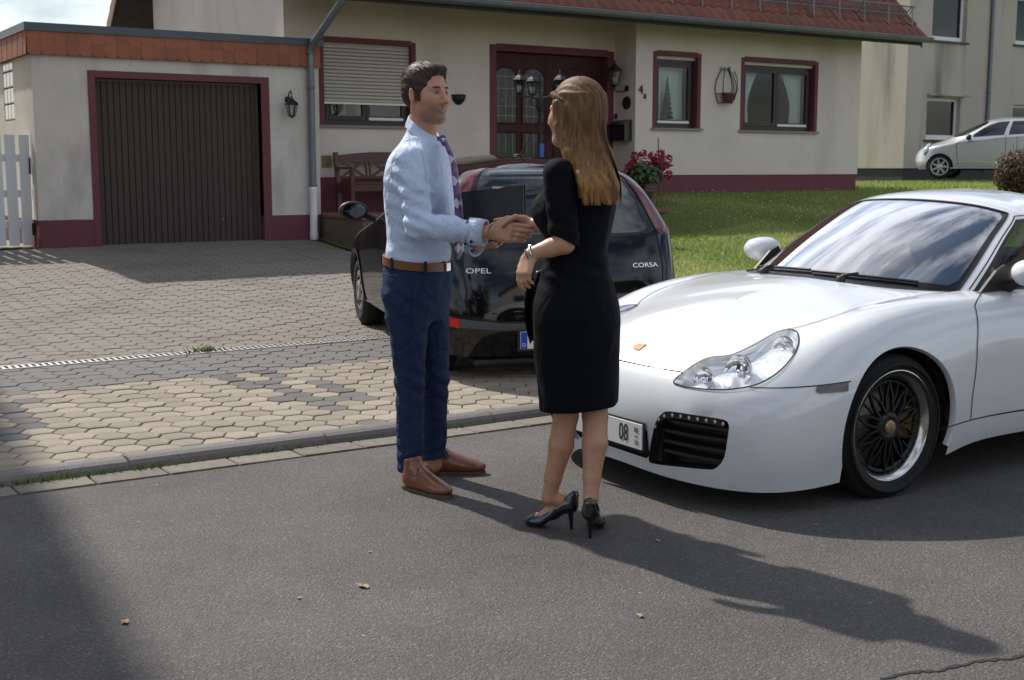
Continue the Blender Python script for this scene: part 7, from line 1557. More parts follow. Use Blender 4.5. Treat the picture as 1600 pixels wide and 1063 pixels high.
# collar: folded band rising round the neck
def ring_mesh(rows, n=40, a0=0., a1=2*math.pi):
    V = []; m = len(rows)
    for k in range(n+1):
        a = a0+(a1-a0)*k/n
        for r in rows: V.append(r(a))
    return V, [(k*m+i, k*m+i+1, (k+1)*m+i+1, (k+1)*m+i) for k in range(n) for i in range(m-1)]
nk = mc(662, 197); axn = vec(.0, 0, 1.)
def col_row(ra, rb, h, sag):
    def f(a):
        c = nk+axn*h-vec(0, 0, 1)*sag*math.cos(a); return tuple(c+mn*ra*math.cos(a)+mlat*rb*math.sin(a))
    return f
V, Fq = ring_mesh([col_row(.060, .062, -.050, .046), col_row(.060, .062, -.001, .046), col_row(.0635, .0655, .002, .046), col_row(.067, .069, -.004, .046), col_row(.079, .086, -.042, .050)], 44, .16, 2*math.pi-.16)
link('collar', mesh_np('collar', V, Fq, True, SHIRT), shirt)
for s in (-1, 1):
    a = .16*s; p0 = np.array(col_row(.067, .069, -.002, .046)(a)); p1 = np.array(col_row(.079, .086, -.042, .050)(a)); p2 = p1+mn*.012+mlat*s*.020+vec(0, 0, -.026); p3 = np.array(col_row(.079, .086, -.042, .050)(.5*s)); p4 = np.array(col_row(.067, .069, -.002, .046)(.5*s))
    link('collar_point', mesh_np('collar_point', [tuple(p) for p in (p0+mn*.003, p2, p3, p4)], [(0, 1, 2, 3)], True, SHIRT), shirt)
# double cuff with link
cx_ = (m_wr-m_er); cx_ /= np.linalg.norm(cx_); Mc = frame(cx_); c0 = m_wr-cx_*.064
def cuff(o, M, l, r0, ell_=1.16, name='cuff'):
    V = []; n = 28; rows = [(0, r0*.98), (.0, r0+.003), (l*.5, r0+.004), (l, r0+.002), (l, r0-.002), (l*.4, r0-.006)]
    for k in range(n):
        a = 2*math.pi*k/n
        for x, r in rows: V.append(tuple(o+M@vec(x, r*.84*math.cos(a), r*ell_*math.sin(a))))
    m = len(rows); return mesh_np(name, V, [(k*m+i, k*m+i+1, ((k+1) % n)*m+i+1, ((k+1) % n)*m+i) for k in range(n) for i in range(m-1)], True, SHIRT)
cf = link('cuff', cuff(c0, Mc, .072, .0455), shirt); link('cuff_link', MB().lathe([(.007, 0), (.007, .004), (0, .005)], 14, Matrix.Translation(Vector(c0+Mc@vec(.03, -.045, -.038))) @ Matrix.Rotation(R(90), 4, 'X')).mesh('cuff_link', mat('link_black', (.02, .018, .016), .3, .5)), cf)
link('cuff_piping', cuff(c0-cx_*.004, Mc, .003, .0475, name='cuff_piping'), cf).data.materials[0] = mat('piping_purple', (.10, .03, .14), .7)
cl_ = (m_wl-m_el); cl_ /= np.linalg.norm(cl_); link('cuff', cuff(m_wl-cl_*.06, frame(cl_), .07, .050), shirt)
# leather strap on the right wrist
wb = JM(766, 362, 5.16); link('wrist_strap', MB().tube([tuple(wb+hx*.004*math.sin(a)+hy*.034*math.cos(a)+hz*.026*math.sin(a)+hx*.010*math.cos(a)) for a in np.linspace(0, 2*math.pi, 25)[:-1]], .0022, 6, closed=True).mesh('wrist_strap', mat('strap_tan', (.30, .16, .07), .6)), man)
# tie with diamonds
def tie_material():
    m = bpy.data.materials.new('tie_diamond'); m.use_nodes = True; N, Lk = nodes_of(m); b = N['Principled BSDF']; b.inputs['Roughness'].default_value = .5; b.inputs['Sheen Weight'].default_value = .3
    uv = N.new('ShaderNodeUVMap'); mp = N.new('ShaderNodeMapping'); mp.inputs['Rotation'].default_value = (0, 0, R(45)); mp.inputs['Scale'].default_value = (1, 1, 1); Lk.new(uv.outputs['UV'], mp.inputs['Vector'])
    ck = N.new('ShaderNodeTexChecker'); ck.inputs['Scale'].default_value = 30; ck.inputs['Color1'].default_value = (.075, .018, .13, 1); ck.inputs['Color2'].default_value = (.16, .06, .20, 1); Lk.new(mp.outputs['Vector'], ck.inputs['Vector'])
    c2 = N.new('ShaderNodeTexChecker'); c2.inputs['Scale'].default_value = 15; c2.inputs['Color1'].default_value = (0, 0, 0, 1); c2.inputs['Color2'].default_value = (1, 1, 1, 1); Lk.new(mp.outputs['Vector'], c2.inputs['Vector'])
    ck3 = N.new('ShaderNodeTexChecker'); ck3.inputs['Scale'].default_value = 30; ck3.inputs['Color1'].default_value = (0, 0, 0, 1); ck3.inputs['Color2'].default_value = (1, 1, 1, 1); Lk.new(mp.outputs['Vector'], ck3.inputs['Vector'])
    ml = N.new('ShaderNodeMixRGB'); ml.blend_type = 'MULTIPLY'; ml.inputs['Fac'].default_value = 1; Lk.new(c2.outputs['Color'], ml.inputs['Color1']); Lk.new(ck3.outputs['Color'], ml.inputs['Color2'])
    mx = N.new('ShaderNodeMixRGB'); mx.inputs['Color2'].default_value = (.55, .52, .60, 1); Lk.new(ml.outputs['Color'], mx.inputs['Fac']); Lk.new(ck.outputs['Color'], mx.inputs['Color1']); Lk.new(mx.outputs['Color'], b.inputs['Base Color']); return m
path = [(690, 217, .017), (695, 228, .016), (700.5, 240, .019), (707, 262, .024), (711, 295, .029), (714, 330, .034), (715.5, 365, .037), (714.5, 392, .038), (712, 405, .004)]
tie = empty('tie'); tie.parent = man; V = []; UV = []; tl_ = 0
dd = [5.385, 5.375, 5.372, 5.372, 5.365, 5.36, 5.36, 5.362, 5.366]; prev = None
for i, (x, y, w) in enumerate(path):
    p = JM(x, y, dd[i])+mn*.006; tl_ += 0 if prev is None else np.linalg.norm(p-prev); prev = p
    for t in (-1, -.5, 0, .5, 1): V.append(tuple(p+mlat*w*t+mn*(.006*(1-t*t)))); UV.append((w*t, tl_))
k = len(path); Fq = [(5*i+j, 5*i+j+1, 5*i+6+j, 5*i+5+j) for i in range(k-1) for j in range(4)]
me = mesh_np('tie_blade', V, Fq, True, tie_material()); ul = me.uv_layers.new(name='UVMap')
for lp in me.loops: ul.data[lp.index].uv = UV[lp.vertex_index]
md = link('tie_blade', me, tie).modifiers.new('thickness', 'SOLIDIFY'); md.thickness = .006
kn = JM(690.5, 219, 5.40)+mn*.004; F = Field(); F.cone(kn+vec(0, 0, .008), kn+vec(.006, 0, -.016), .0145, .011, .0, wdir=mlat, ws=1.25); field_obj(F, .004, 'knot', mat('tie_knot', (.075, .018, .13), .5, var=.6, vscale=60, col2=(.2, .1, .25)), tie, 1)
# trousers and belt
NAVY = mat('navy_cotton', (.016, .033, .084), .85, var=.35, vscale=7, col2=(.010, .020, .052), bump=.25, bscale=420, bump2=.8, b2scale=8, warp=1.6, spec=.25)
F = Field(); F.loft([sec(653, 407, .133, .176), sec(652, 430, .139, .184), sec(652, 458, .138, .186), sec(653, 480, .120, .175), sec(653, 500, .09, .15)], MF, .02)
F.chain([m_hr+vec(-.01, 0, .02), m_hr*.5+m_kr*.5, m_kr], [.096, .081, .064], .04); F.chain([m_kr, m_kr*.45+m_ar*.55, m_ar], [.064, .058, .055], .02)
F.chain([m_hl+vec(-.0, 0, .02), m_hl*.5+m_kl*.5, m_kl], [.094, .079, .062], .04); F.chain([m_kl, m_kl*.45+m_al*.55, m_al], [.062, .057, .054], .02)
F.plane(m_ar+vec(0, 0, .0), (.12, 0, -1), .003)
def trouser_folds(P):
    d = .0010*wob(P, 18, 11.)+.0008*wob(P, 44, 5.)
    for kk, am in ((m_kr, .0038), (m_kl, .0032)):
        for oz, ww in ((.0, .010), (-.06, .007)): e = np.exp(-(((P-kk-vec(0, 0, oz))**2).sum(1))/ww); d += e*am*np.sin((P[:, 2]+.6*P[:, 0])*88+1.6*wob(P, 14, 3.+oz))
    for aa in (m_ar, m_al): e = np.exp(-(((P-aa-vec(0, 0, .045))**2).sum(1))/.007); d += e*.0045*np.sin((P[:, 2]-.4*P[:, 0])*110+1.3*wob(P, 16, 9.))
    rg = 1-abs(wob(P*vec(1, 1, .7), 15, 41.)); d += -.0036*rg**5
    e = np.exp(-(((P-(m_hr+vec(-.03, 0, -.03)))**2).sum(1))/.014); d += e*.007*np.sin((P[:, 2]*.9+.7*P[:, 0])*70+wob(P, 12, 1.)*1.5)
    return d
F.disp(trouser_folds); tro = field_obj(F, .0053, 'trousers', NAVY, man, 1); SEAMN = mat('trouser_seam', (.006, .012, .034), .9)
surf_line(F, [JM(654, 418, 5.36), JM(661, 440, 5.34), JM(652, 466, 5.34)], .005, 'pocket_edge', SEAMN, tro)
surf_line(F, [JM(604, 428, 5.42), JM(615, 431, 5.37), JM(626, 430, 5.35)], .006, 'pocket_edge', mat('trouser_edge', (.03, .055, .12), .9), tro)
surf_line(F, [JM(640, 420, 5.33), JM(641, 480, 5.33), JM(640, 560, 5.34), JM(640, 640, 5.34), JM(640, 725, 5.34)], .003, 'side_seam', SEAMN, tro)
BELTM = mat('belt_leather', (.20, .075, .028), .45, var=.4, vscale=20, bump=.2, bscale=150)
b0, b1 = mc(653, 402.5), mc(653, 415.5)
def el_row(c, a, b, tilt=.018): return lambda t: tuple(c+mn*a*math.cos(t)+mlat*b*math.sin(t)-vec(0, 0, 1)*tilt*math.cos(t))
V, Fq = ring_mesh([el_row(b0, .132, .176), el_row(b0, .1435, .1875), el_row(b1, .1435, .1875), el_row(b1, .132, .176)], 60); link('belt', mesh_np('belt', V, Fq, False, BELTM), tro)
for a in (-2.6, -1.75, -.75, .3):
    o = vec(0, 0, 1)*-.018*math.cos(a); p = (b0+b1)/2+mn*.146*math.cos(a)+mlat*.190*math.sin(a)+o; q = frame(mn*math.cos(a)/.146+mlat*math.sin(a)/.19); Mx = Matrix([list(r) for r in q]).to_4x4(); Mx.translation = Vector(p); MB().box(-.002, .003, -.006, .006, -.028, .026, Mx, bev=.001).build('belt_loop', NAVY, tro)
MB().box(-.004, .004, -.02, .02, -.018, .018, Matrix.Translation(Vector((b0+b1)/2+mn*.148-vec(0, 0, .018))) @ Matrix([list(r) for r in frame(mn)]).to_4x4(), bev=.002).build('buckle', CHROME, tro)
# brown derby shoes
SHOE = mat('brown_leather', (.22, .066, .026), .28, var=.6, vscale=12, col2=(.10, .028, .013), coat=.5, bump=.1, bscale=150); SOLE = mat('shoe_sole', (.09, .055, .035), .7)
def derby(heel, toe, parent, lace=True):
    t = empty('shoe'); t.parent = parent; d = toe-heel; L = np.linalg.norm(d); M = frame(d); o = heel.copy(); o[2] = 0; s = L/.30
    def w(x, y, z): return o+M@vec(x*s, y, z)
    F = Field(); F.ell(w(.225, 0, .034), (.078*s, .043, .030), M, .02); F.ell(w(.15, 0, .042), (.10*s, .042, .042), M, .03); F.ell(w(.065, 0, .048), (.064*s, .036, .046), M, .03); F.cone(w(.060, 0, .06), w(.062, 0, .14), .040, .040, .03); F.cone(w(.17, 0, .062), w(.10, 0, .098), .022, .030, .03); F.plane(w(.05, 0, .142), M@vec(-.3, 0, 1), .01); F.plane(w(0, 0, .017), (0, 0, -1), .002)
    field_obj(F, .004, 'upper', SHOE, t, 1)
    out = [(.30, 0), (.297, .014), (.28, .028), (.24, .042), (.19, .045), (.13, .038), (.07, .036), (.03, .032), (.005, .018), (0, 0)]; out = out+[(x, -y) for x, y in out[-2:0:-1]]
    sl = MB(); n = len(out); V = [tuple(w(x+.002, y*1.06, .001 if x > .1 or True else 0)) for x, y in out]+[tuple(w(x, y*1.05, .017)) for x, y in out]; sl.add(V, [tuple(range(n))[::-1], tuple(range(n, 2*n))]+[(i, (i+1) % n, n+(i+1) % n, n+i) for i in range(n)]); sl.build('sole', SOLE, t)
    for k in range(4):
        x = .118+.017*k; z = .103-.0105*k; MB().tube([tuple(w(x, -.018, z-.006)), tuple(w(x+.003, 0, z+.004)), tuple(w(x, .018, z-.006))], .0022, 5).build('lace', mat('lace_dark', (.03, .018, .012), .8), t)
    for y in (-1, 1): MB().tube([tuple(w(.118, 0, .108)), tuple(w(.125, y*.03, .110)), tuple(w(.135, y*.048, .085)), tuple(w(.125, y*.045, .078)), tuple(w(.12, y*.01, .106))], .002, 5).build('lace', mat('lace_dark', (.03, .018, .012), .8), t)
derby(vec(-.478, 5.405, 0)-MO, vec(-.262, 5.205, 0)-MO, man); derby(vec(-.425, 5.665, 0)-MO, vec(-.122, 5.655, 0)-MO, man)
# folder held upright in the left arm
fa, fb_, fc, fd = [rdz(x, y, d) for x, y, d in ((717, 301, 5.46), (817, 289, 5.33), (819, 372, 5.33), (718, 384, 5.46))]
def cam_w(p): q = p[0]*_RT+p[1]*_FH; return np.array([q[0], q[1], p[2]])
fw_ = [cam_w(p) for p in (fa, fb_, fc, fd)]; fo = fw_[3]; nrm = np.cross(fw_[1]-fw_[0], fw_[3]-fw_[0]); nrm /= np.linalg.norm(nrm)
fold = tag(empty('document_folder', tuple(fo)), 'black document folder held upright in the crook of the man\'s left arm', 'folder'); FBK = mat('folder_black', (.012, .012, .014), .45, bump=.2, bscale=200)
for k, nm in ((0, 'cover'), (.022, 'cover')):
    V = [tuple(p-fo+nrm*k) for p in fw_]+[tuple(p-fo+nrm*(k+.003)) for p in fw_]; MB().add(V, [(0, 1, 2, 3), (7, 6, 5, 4), (0, 4, 5, 1), (1, 5, 6, 2), (2, 6, 7, 3), (3, 7, 4, 0)]).build(nm, FBK, fold)
V = [tuple(p-fo+nrm*.004+(np.mean(fw_, 0)-p)*.03) for p in fw_]+[tuple(p-fo+nrm*.021+(np.mean(fw_, 0)-p)*.03) for p in fw_]; MB().add(V, [(0, 1, 2, 3), (7, 6, 5, 4), (0, 4, 5, 1), (1, 5, 6, 2), (2, 6, 7, 3), (3, 7, 4, 0)]).build('pages', mat('paper_dark', (.06, .06, .062), .7), fold)
p = fw_[0]*.35+fw_[1]*.65-fo; MB().box(-.02, .02, -.004, .03, -.004, .004, Matrix.Translation(Vector(p))).build('clasp', CHROME, fold)
# ---------------------------------------------------------------- woman in a black dress, seen from behind her left side
WO = vec(.26, 4.75, 0)
def JW(x, y, d): return rdz(x, y, d)-WO
wom = person(WO, 'long haired woman in a black knee length dress and black pumps shaking hands')
WFA = math.atan2(.66, -.75); wn = vec(math.cos(WFA), math.sin(WFA), 0); wl = vec(-math.sin(WFA), math.cos(WFA), 0)       # forward, her left
WHM = frame((math.cos(R(141)), math.sin(R(141)), -.03)); WHO = JW(897, 176, 4.77)
w_sl, w_el, w_wl = JW(873, 272, 4.625), JW(882, 381, 4.60), JW(829, 397, 4.625); w_sr, w_er, w_wr = JW(938, 278, 4.93), JW(890, 352, 5.06), JW(826, 350, 5.145)
SKIN_W = skin_material('skin_woman', .42)
F = Field(); head_field(F, WHO, WHM, True, .95)
nkb = JW(905, 250, 4.77); F.cone(WHO+WHM@vec(-.025, 0, -.04), nkb, .047, .050, .03)
F.ell(JW(905, 320, 4.76), (.085, .11, .19), frame(wn), .05); F.ell(JW(900, 440, 4.76), (.10, .13, .15), frame(wn), .05)
F.chain([w_sl, w_el], [.042, .036], .03); F.chain([w_el, w_el*.6+w_wl*.4, w_wl], [.038, .035, .0235], .012); F.chain([w_sr, w_er], [.042, .036], .03); F.chain([w_er, w_er*.5+w_wr*.5, w_wr], [.037, .033, .0235], .012)
w_hl, w_kl, w_al = JW(884, 560, 4.72), JW(884, 650, 4.735), JW(858, 778, 4.765); w_hr, w_kr, w_ar = JW(922, 560, 4.76), JW(930, 648, 4.745), JW(923, 780, 4.655)
cal_l = w_kl*.66+w_al*.34+vec(.004, -.008, 0); cal_r = w_kr*.66+w_ar*.34+vec(.004, -.008, 0)
F.chain([w_hl, w_kl, cal_l, w_kl*.25+w_al*.75, w_al], [.058, .0475, .0475, .0335, .0275], .02, kk=.012); F.chain([w_hr, w_kr, cal_r, w_kr*.25+w_ar*.75, w_ar], [.058, .0485, .0485, .0335, .0275], .02, kk=.012)
# feet on heels
def foot(F, ank, heel, toe, hh):
    d = toe-heel; M = frame(d*vec(1, 1, 0)); L = np.linalg.norm((d*vec(1, 1, 0)))
    hp_ = heel+vec(0, 0, hh+.022)+M@vec(.012, 0, 0); ball = toe-M@vec(.055, 0, 0); ball[2] = .026; tp = toe-M@vec(.018, 0, 0); tp[2] = .020
    F.cone(ank, hp_+M@vec(.006, 0, .006), .027, .023, .012); F.chain([hp_+M@vec(.03, 0, .010), (hp_+ball)/2+vec(0, 0, .012), ball, tp], [.025, .025, .025, .016], .012); return M, hp_, ball, tp
sh_l = (JW(893, 829, 4.75)*vec(1, 1, 0), JW(823, 821, 4.815)*vec(1, 1, 0)); sh_r = (JW(922, 842, 4.635)*vec(1, 1, 0), JW(934, 829, 4.83)*vec(1, 1, 0))
foot(F, w_al, sh_l[0], sh_l[1], .085); foot(F, w_ar, sh_r[0], sh_r[1], .085)
# right hand: behind the man's hand, thumb over it; left hand relaxed
rx = JW(775, 352, 5.175)-w_wr; rx /= np.linalg.norm(rx); rz = vec(.0, 1, .10); ry = np.cross(rz, rx); ry /= np.linalg.norm(ry)
if ry[2] < 0: ry = -ry
rz = np.cross(rx, ry)
Mh = np.stack([rx, ry, rz if rz[1] > 0 else -rz], 1)
hand_field(F, w_wr, Mh, 1, r=.0078, L=(.066, .072, .068, .054), curl=[(.15, .3, .25), (.15, .35, .3), (.2, .4, .3), (.25, .4, .3)], thumb=[(.016, .022, -.012), (.045, .034, -.034), (.072, .024, -.046), (.098, .004, -.050)], palm=.080, wid=.070, th=.0135)
lx = JW(816, 434, 4.60)-w_wl; lx /= np.linalg.norm(lx); lz = vec(-.62, -.66, .1); ly = np.cross(lz, lx); ly /= np.linalg.norm(ly); lz = np.cross(lx, ly)
hand_field(F, w_wl+lx*.006, np.stack([lx, -ly if ly[1] < 0 else ly, lz], 1), 1, r=.0076, L=(.064, .070, .066, .052), curl=[(.35, .45, .3), (.4, .5, .35), (.5, .55, .4), (.55, .6, .4)], thumb=[(.016, .024, -.006), (.044, .040, -.016), (.072, .040, -.03)], palm=.074, wid=.068, th=.013)
def tint_wom(V):
    c = np.tile(vec(.52, .285, .185), (len(V), 1)); q = (V-WHO)@WHM/.95; inh = np.linalg.norm(q, axis=1) < .2
    def blend(m, col): c[:] = c*(1-m[:, None])+np.asarray(col)*m[:, None]
    blend(np.where(inh, np.exp(-((q[:, 0]-.06)**2/.0015+(abs(q[:, 1])-.045)**2/.001+(q[:, 2]+.03)**2/.0012)), 0)*.4, (.58, .24, .17)); blend(np.where(inh, np.exp(-((q[:, 0]-.097)**2/.0002+q[:, 1]**2/.0005+(q[:, 2]+.070)**2/.00007)), 0)*.6, (.42, .10, .10))
    blend(smoothstep(.62, .5, V[:, 2])*.35, (.36, .175, .10)); return c
field_obj(F, .0034, 'body', SKIN_W, wom, 1, tint_wom)
# dress
DRESS = mat('black_jersey', (.0035, .0040, .0065), .85, var=.2, vscale=6, bump=.12, bscale=500, bump2=.4, b2scale=7, warp=1.2, spec=.15)
wc = lambda x, y: JW(x, y, 4.76)
def wsec(px, py, a, b): p = wc(px, py); return (p[2], p[0], p[1], a, b)
F = Field(); F.loft([wsec(905, 243, .052, .060), wsec(906, 256, .070, .12), wsec(907, 270, .088, .160), wsec(907, 300, .110, .172), wsec(903, 345, .118, .162), wsec(900, 398, .106, .140), wsec(900, 430, .118, .155), wsec(901, 475, .140, .190), wsec(902, 530, .142, .196), wsec(904, 590, .132, .190), wsec(905, 637, .124, .184), wsec(905, 652, .122, .182)], WFA, .02)
slv = w_el-(w_el-w_sl)*.06
F.cone(w_sl, w_sl*.75+slv*.25, .060, .057, .035); F.chain([w_sr, w_er], [.058, .05], .035)
F.ell(wc(862, 330), (.075, .08, .07), frame(wn), .05)
F.plane(wc(905, 634), (.04, 0, -1), .003); F.plane(w_el+vec(-.004, 0, .004), (.25, 0, -1), .002) if False else None
F.plane(wc(903, 252), wn*.25+vec(0, 0, 1), .006)
def dress_folds(P):
    d = .0016*wob(P, 22, 3.)+.0010*wob(P*vec(1, 1, .4), 50, 7.)-.003*(1-abs(wob(P*vec(1, 1, .8), 14, 51.)))**5
    e = np.exp(-(((P-slv-vec(0, 0, .06))**2).sum(1))/.006); d += e*.0035*np.sin((P[:, 2]+.4*P[:, 0])*120+1.5*wob(P, 18, 2.))
    wst = np.exp(-((P[:, 2]-1.02)/.07)**2); d += wst*.0028*np.sin((P[:, 2]*1.0+.5*(P[:, 0]))*85+1.6*wob(P, 12, 5.)); return d
F.disp(dress_folds); dress = field_obj(F, .0052, 'dress', DRESS, wom, 1)
F = Field(); sd = slv-w_sl; sd /= np.linalg.norm(sd); F.chain([w_sl, w_sl*.5+slv*.5, slv+sd*.05], [.0585, .0555, .0545], .02); F.plane(slv+vec(0, 0, -.006), sd+vec(-.55, 0, 0), .002); F.disp(dress_folds); field_obj(F, .0042, 'sleeve', DRESS, dress, 1)
# knot and hanging frill at the front of the waist
fr0 = JW(839, 432, 4.79); V = []; n = 16
for j in range(n+1):
    t = j/n; c = fr0+vec(-.006-.02*math.sin(t*3.0), .015*t, -.25*t)
    for i in range(9):
        s = i/8-.5; V.append(tuple(c+vec(.055*s*(1-.35*t), .03*math.cos(s*9+t*2)*(.4+.6*t), -.02*abs(s))))
link('frill', mesh_np('frill', V, [(j*9+i, j*9+i+1, (j+1)*9+i+1, (j+1)*9+i) for j in range(n) for i in range(8)], True, DRESS), dress).modifiers.new('t', 'SOLIDIFY').thickness = .003
F = Field(); F.chain([fr0+vec(.03, 0, .02), fr0+vec(.005, 0, .01), fr0+vec(-.012, 0, -.03), fr0+vec(.01, 0, -.05), fr0+vec(.04, 0, .0)], [.010, .011, .010, .010, .009], .006); field_obj(F, .004, 'bow', mat('black_satin', (.01, .011, .015), .35), dress, 1)
# hair
HAIRW = bpy.data.materials.new('hair_ombre'); HAIRW.use_nodes = True
def hair_nodes():
    N, Lk = nodes_of(HAIRW); b = N['Principled BSDF']; b.inputs['Roughness'].default_value = .55; b.inputs['Specular IOR Level'].default_value = .2
    tc = N.new('ShaderNodeTexCoord'); sp = N.new('ShaderNodeSeparateXYZ'); Lk.new(tc.outputs['Object'], sp.inputs['Vector'])
    mp = N.new('ShaderNodeMapping'); mp.inputs['Scale'].default_value = (1, 1, .06); Lk.new(tc.outputs['Object'], mp.inputs['Vector']); nz = N.new('ShaderNodeTexNoise'); nz.inputs['Scale'].default_value = 95; nz.inputs['Detail'].default_value = 5; Lk.new(mp.outputs['Vector'], nz.inputs['Vector'])
    mr = N.new('ShaderNodeMapRange'); mr.inputs['From Min'].default_value = 1.60; mr.inputs['From Max'].default_value = 1.29; Lk.new(sp.outputs['Z'], mr.inputs['Value'])
    rp = N.new('ShaderNodeValToRGB'); cr = rp.color_ramp; cr.elements[0].color = (.15, .082, .038, 1); cr.elements[1].color = (.31, .160, .056, 1); e = cr.elements.new(.45); e.color = (.20, .108, .045, 1); e = cr.elements.new(.75); e.color = (.27, .140, .050, 1); Lk.new(mr.outputs['Result'], rp.inputs['Fac'])
    m2 = N.new('ShaderNodeMapRange'); m2.inputs['From Min'].default_value = .3; m2.inputs['From Max'].default_value = .7; m2.inputs['To Min'].default_value = .55; m2.inputs['To Max'].default_value = 1.3; Lk.new(nz.outputs['Fac'], m2.inputs['Value'])
    mu = N.new('ShaderNodeMixRGB'); mu.blend_type = 'MULTIPLY'; mu.inputs['Fac'].default_value = 1; Lk.new(rp.outputs['Color'], mu.inputs['Color1']); Lk.new(m2.outputs['Result'], mu.inputs['Color2']); Lk.new(mu.outputs['Color'], b.inputs['Base Color'])
    bp = N.new('ShaderNodeBump'); bp.inputs['Strength'].default_value = .7; bp.inputs['Distance'].default_value = .004; Lk.new(nz.outputs['Fac'], bp.inputs['Height']); Lk.new(bp.outputs['Normal'], b.inputs['Normal'])
hair_nodes()
def hsec(px, py, d, a, b): p = JW(px, py, d); return (p[2], p[0], p[1], a, b)
HA = math.atan2(wn[1], wn[0])
F = Field(); F.ell(WHO+WHM@vec(-.024, 0, .034), vec(.107, .0855, .0975), WHM, .01); F.ell(WHO+WHM@vec(-.05, 0, -.01), vec(.075, .08, .08), WHM, .03)
F.loft([hsec(910, 150, 4.745, .08, .08), hsec(910, 185, 4.73, .082, .086), hsec(914, 215, 4.715, .072, .090), hsec(923, 245, 4.69, .060, .104), hsec(932, 275, 4.66, .052, .112), hsec(938, 293, 4.645, .042, .112), hsec(939, 302, 4.64, .028, .108)], HA, .03)
F.chain([WHO+WHM@vec(.018, .074, .03), WHO+WHM@vec(.006, .078, -.05), JW(892, 240, 4.66), JW(898, 285, 4.63), JW(905, 304, 4.625)], [.020, .026, .030, .026, .012], .03); F.chain([WHO+WHM@vec(.02, -.074, .03), WHO+WHM@vec(.0, -.078, -.05), JW(945, 240, 4.80)], [.022, .028, .03], .03)
F.ell(WHO+WHM@vec(.115, 0, -.005), vec(.080, .100, .090), WHM, .012, 's'); F.ell(WHO+WHM@vec(.075, .01, -.10), vec(.062, .068, .10), WHM, .012, 's')
def wstr(P):
    q = (P-WHO)@WHM; lat = (P-WHO)@wl; sec_ = np.clip((1.58-P[:, 2])/.3, 0, 1); u = lat*(1-.25*sec_); return .0014*np.sin(u*420+6*np.sin(P[:, 2]*9+u*20))+.0030*np.sin(u*125+2.2*np.sin(P[:, 2]*7)+1)*smoothstep(1.62, 1.45, P[:, 2])+.004*wob(P*vec(1, 1, .25), 26, 2.)*smoothstep(1.60, 1.42, P[:, 2])+.004*np.sin(u*60+1)*smoothstep(1.36, 1.27, P[:, 2])
F.disp(wstr); hair = field_obj(F, .0036, 'hair', HAIRW, wom, 1)
# loose strands over the surface and a plait from the temple round the back
V = []; Fq = []; rr = random.Random(5)
zl_ = np.array([JW(910, y, 4.7)[2] for y in (140, 185, 215, 245, 275, 300, 318)])
sx = [JW(px, 200, 4.7)[0] for px in (908, 911, 914, 923, 932, 938, 942)]; 
def strand(a, off, zend, z0):
    pts = []
    for z in np.linspace(z0, zend, 12):
        c = [np.interp(-z, -zl_, v) for v in (sx, [JW(910, 200, d)[1] for d in (4.745, 4.73, 4.715, 4.69, 4.665, 4.65, 4.645)], [.085, .084, .074, .062, .052, .043, .036], [.083, .088, .092, .102, .110, .111, .108])]
        pts.append(vec(c[0], c[1], 0)+wn*(c[2]+off)*math.cos(a)+wl*(c[3]+off)*math.sin(a)+vec(0, 0, z)+vec(1, 0, 0)*.004*math.sin(z*30+a*9))
    return pts
for k in range(900):
    a = rr.uniform(math.pi*.42, math.pi*1.3) ; P = strand(a, rr.uniform(-.005, .003), rr.uniform(1.262, 1.325), rr.uniform(1.40, 1.62)); i0 = len(V); w = rr.uniform(.0007, .0016); t = -wn*math.sin(a)+wl*math.cos(a)
    for p in P: V += [tuple(p-t*w), tuple(p+t*w)]
    Fq += [(i0+2*i, i0+2*i+1, i0+2*i+3, i0+2*i+2) for i in range(len(P)-1)]
tag(link('hair_strands', mesh_np('hair_strands', V, Fq, True, HAIRW), hair), kind='stuff')
m = MB(); bp0 = [WHO+WHM@vec(*v) for v in ((.040, .070, .060), (.020, .0785, .050), (-.008, .0835, .038), (-.040, .081, .026), (-.07, .070, .014), (-.10, .050, .0))]
bpp = [np.array([np.interp(t, np.arange(6), [p[i] for p in bp0]) for i in range(3)]) for t in np.linspace(0, 5, 15)]
for i, p in enumerate(bpp):
    for s in (-1, 1): q = p+WHM@vec(0, 0, .0075*s)+WHM@vec(.004*s, 0, 0); m.lathe([(0, -.013), (.007, -.009), (.0105, 0), (.007, .009), (0, .013)], 8, Matrix.Translation(Vector(q)) @ Matrix.Rotation(R(50*s), 4, 'Y') @ Matrix.Diagonal((1, .9, 1.25, 1)))
tag(m.build('plait', HAIRW, hair), kind='stuff')
# watch, bracelet, ring, earring
SIL = mat('silver', (.75, .74, .72), .2, 1.0); fx = (w_wl-w_el); fx /= np.linalg.norm(fx); Mf = frame(fx); wc_ = w_wl-fx*.006
wt = empty('wrist_watch'); wt.parent = wom; MB().tube([tuple(wc_+Mf@vec(.0, .0285*math.cos(a), .0265*math.sin(a))) for a in np.linspace(0, 2*math.pi, 21)[:-1]], .0045, 6, closed=True).build('bracelet', SIL, wt); MB().lathe([(.015, -.004), (.015, .004), (.012, .006), (0, .006)], 20, Matrix.Translation(Vector(wc_+Mf@vec(0, -.017, .021))) @ Vector(Mf@vec(0, -.6, .8)).to_track_quat('Z', 'Y').to_matrix().to_4x4()).build('case', SIL, wt)
link('bangle', MB().tube([tuple(wc_-fx*-.016+Mf@vec(.004*math.sin(a), .029*math.cos(a), .027*math.sin(a)-.004)) for a in np.linspace(0, 2*math.pi, 21)[:-1]], .0016, 5, closed=True).mesh('bangle', mat('bangle_dark', (.05, .02, .02), .5)), wom)
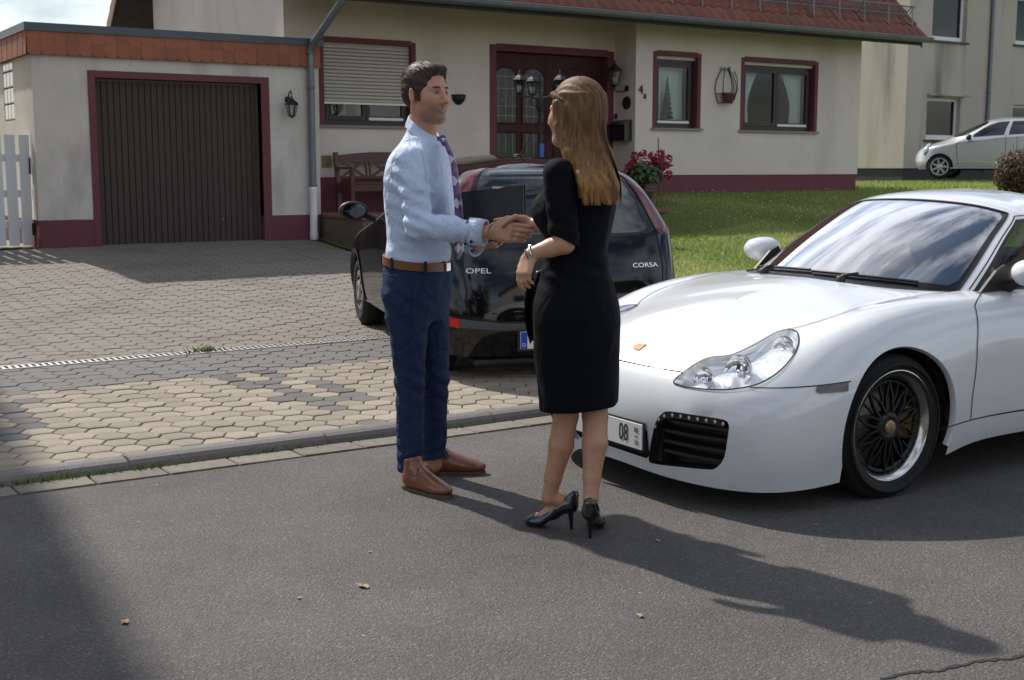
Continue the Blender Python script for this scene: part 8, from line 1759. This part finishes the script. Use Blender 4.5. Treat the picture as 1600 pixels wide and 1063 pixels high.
link('earring', MB().lathe([(0, -.004), (.004, 0), (0, .004)], 10, Matrix.Translation(Vector(WHO+WHM@vec(.0, .074, -.058)))).mesh('earring', mat('pearl', (.8, .78, .74), .2)), wom)
# black patent pumps
PAT = mat('black_patent', (.006, .006, .008), .10, coat=1.0)
def pump(heel, toe, parent, hh=.085):
    t = empty('shoe'); t.parent = parent; d = toe-heel; L = np.linalg.norm(d); M = frame(d)
    def w(x, y, z): return heel+M@vec(x, y, z)
    F = Field(); b = L-.055
    F.chain([w(.010, 0, hh+.018), w(.05, 0, hh-.004), w((b+.05)/2, 0, hh*.48+.006), w(b, 0, .024)], [.031, .029, .029, .034], .02); F.ell(w(b+.01, 0, .022), (.050, .0345, .022), M, .02); F.ell(w(L-.022, 0, .016), (.028, .022, .014), M, .015); F.cone(w(.006, 0, hh+.012), w(-.002, 0, hh+.052), .030, .027, .02)
    # opening for the foot
    F.chain([w(.022, 0, hh+.080), w(.055, 0, hh+.050), w((b+.05)/2, 0, hh*.5+.058), w(b-.012, 0, .066)], [.029, .029, .029, .026], .008, 's'); F.plane(w(.0, 0, .004), (0, 0, -1), .002)
    F.ell(w(.5*b+.01, 0, -.012), (.5*b-.012, .06, hh*.55), M, .006, 's')
    field_obj(F, .0035, 'upper', PAT, t, 1)
    MB().tube([tuple(w(.004, 0, hh+.002)), tuple(w(.004, 0, hh*.7)), tuple(w(.0, 0, .0))], [.019, .010, .0055], 12).build('stiletto', PAT, t)
    m = MB(); V = []; xs = np.linspace(.0, L-.004, 14)
    for x in xs: z = hh*(1-smoothstep(.02, b, x))+.002; wd = np.interp(x, [0, .03, .09, b, L-.03, L], [.014, .022, .018, .033, .026, .006]); V += [tuple(w(x, -wd, z-.001)), tuple(w(x, wd, z-.001)), tuple(w(x, -wd, z+.003)), tuple(w(x, wd, z+.003))]
    m.add(V, [(4*i+a, 4*i+c, 4*i+4+c, 4*i+4+a) for i in range(13) for a, c in ((0, 1), (1, 3), (3, 2), (2, 0))]); m.build('sole', mat('pump_sole', (.012, .011, .011), .5), t)
pump(sh_l[0], sh_l[1], wom); pump(sh_r[0], sh_r[1], wom)
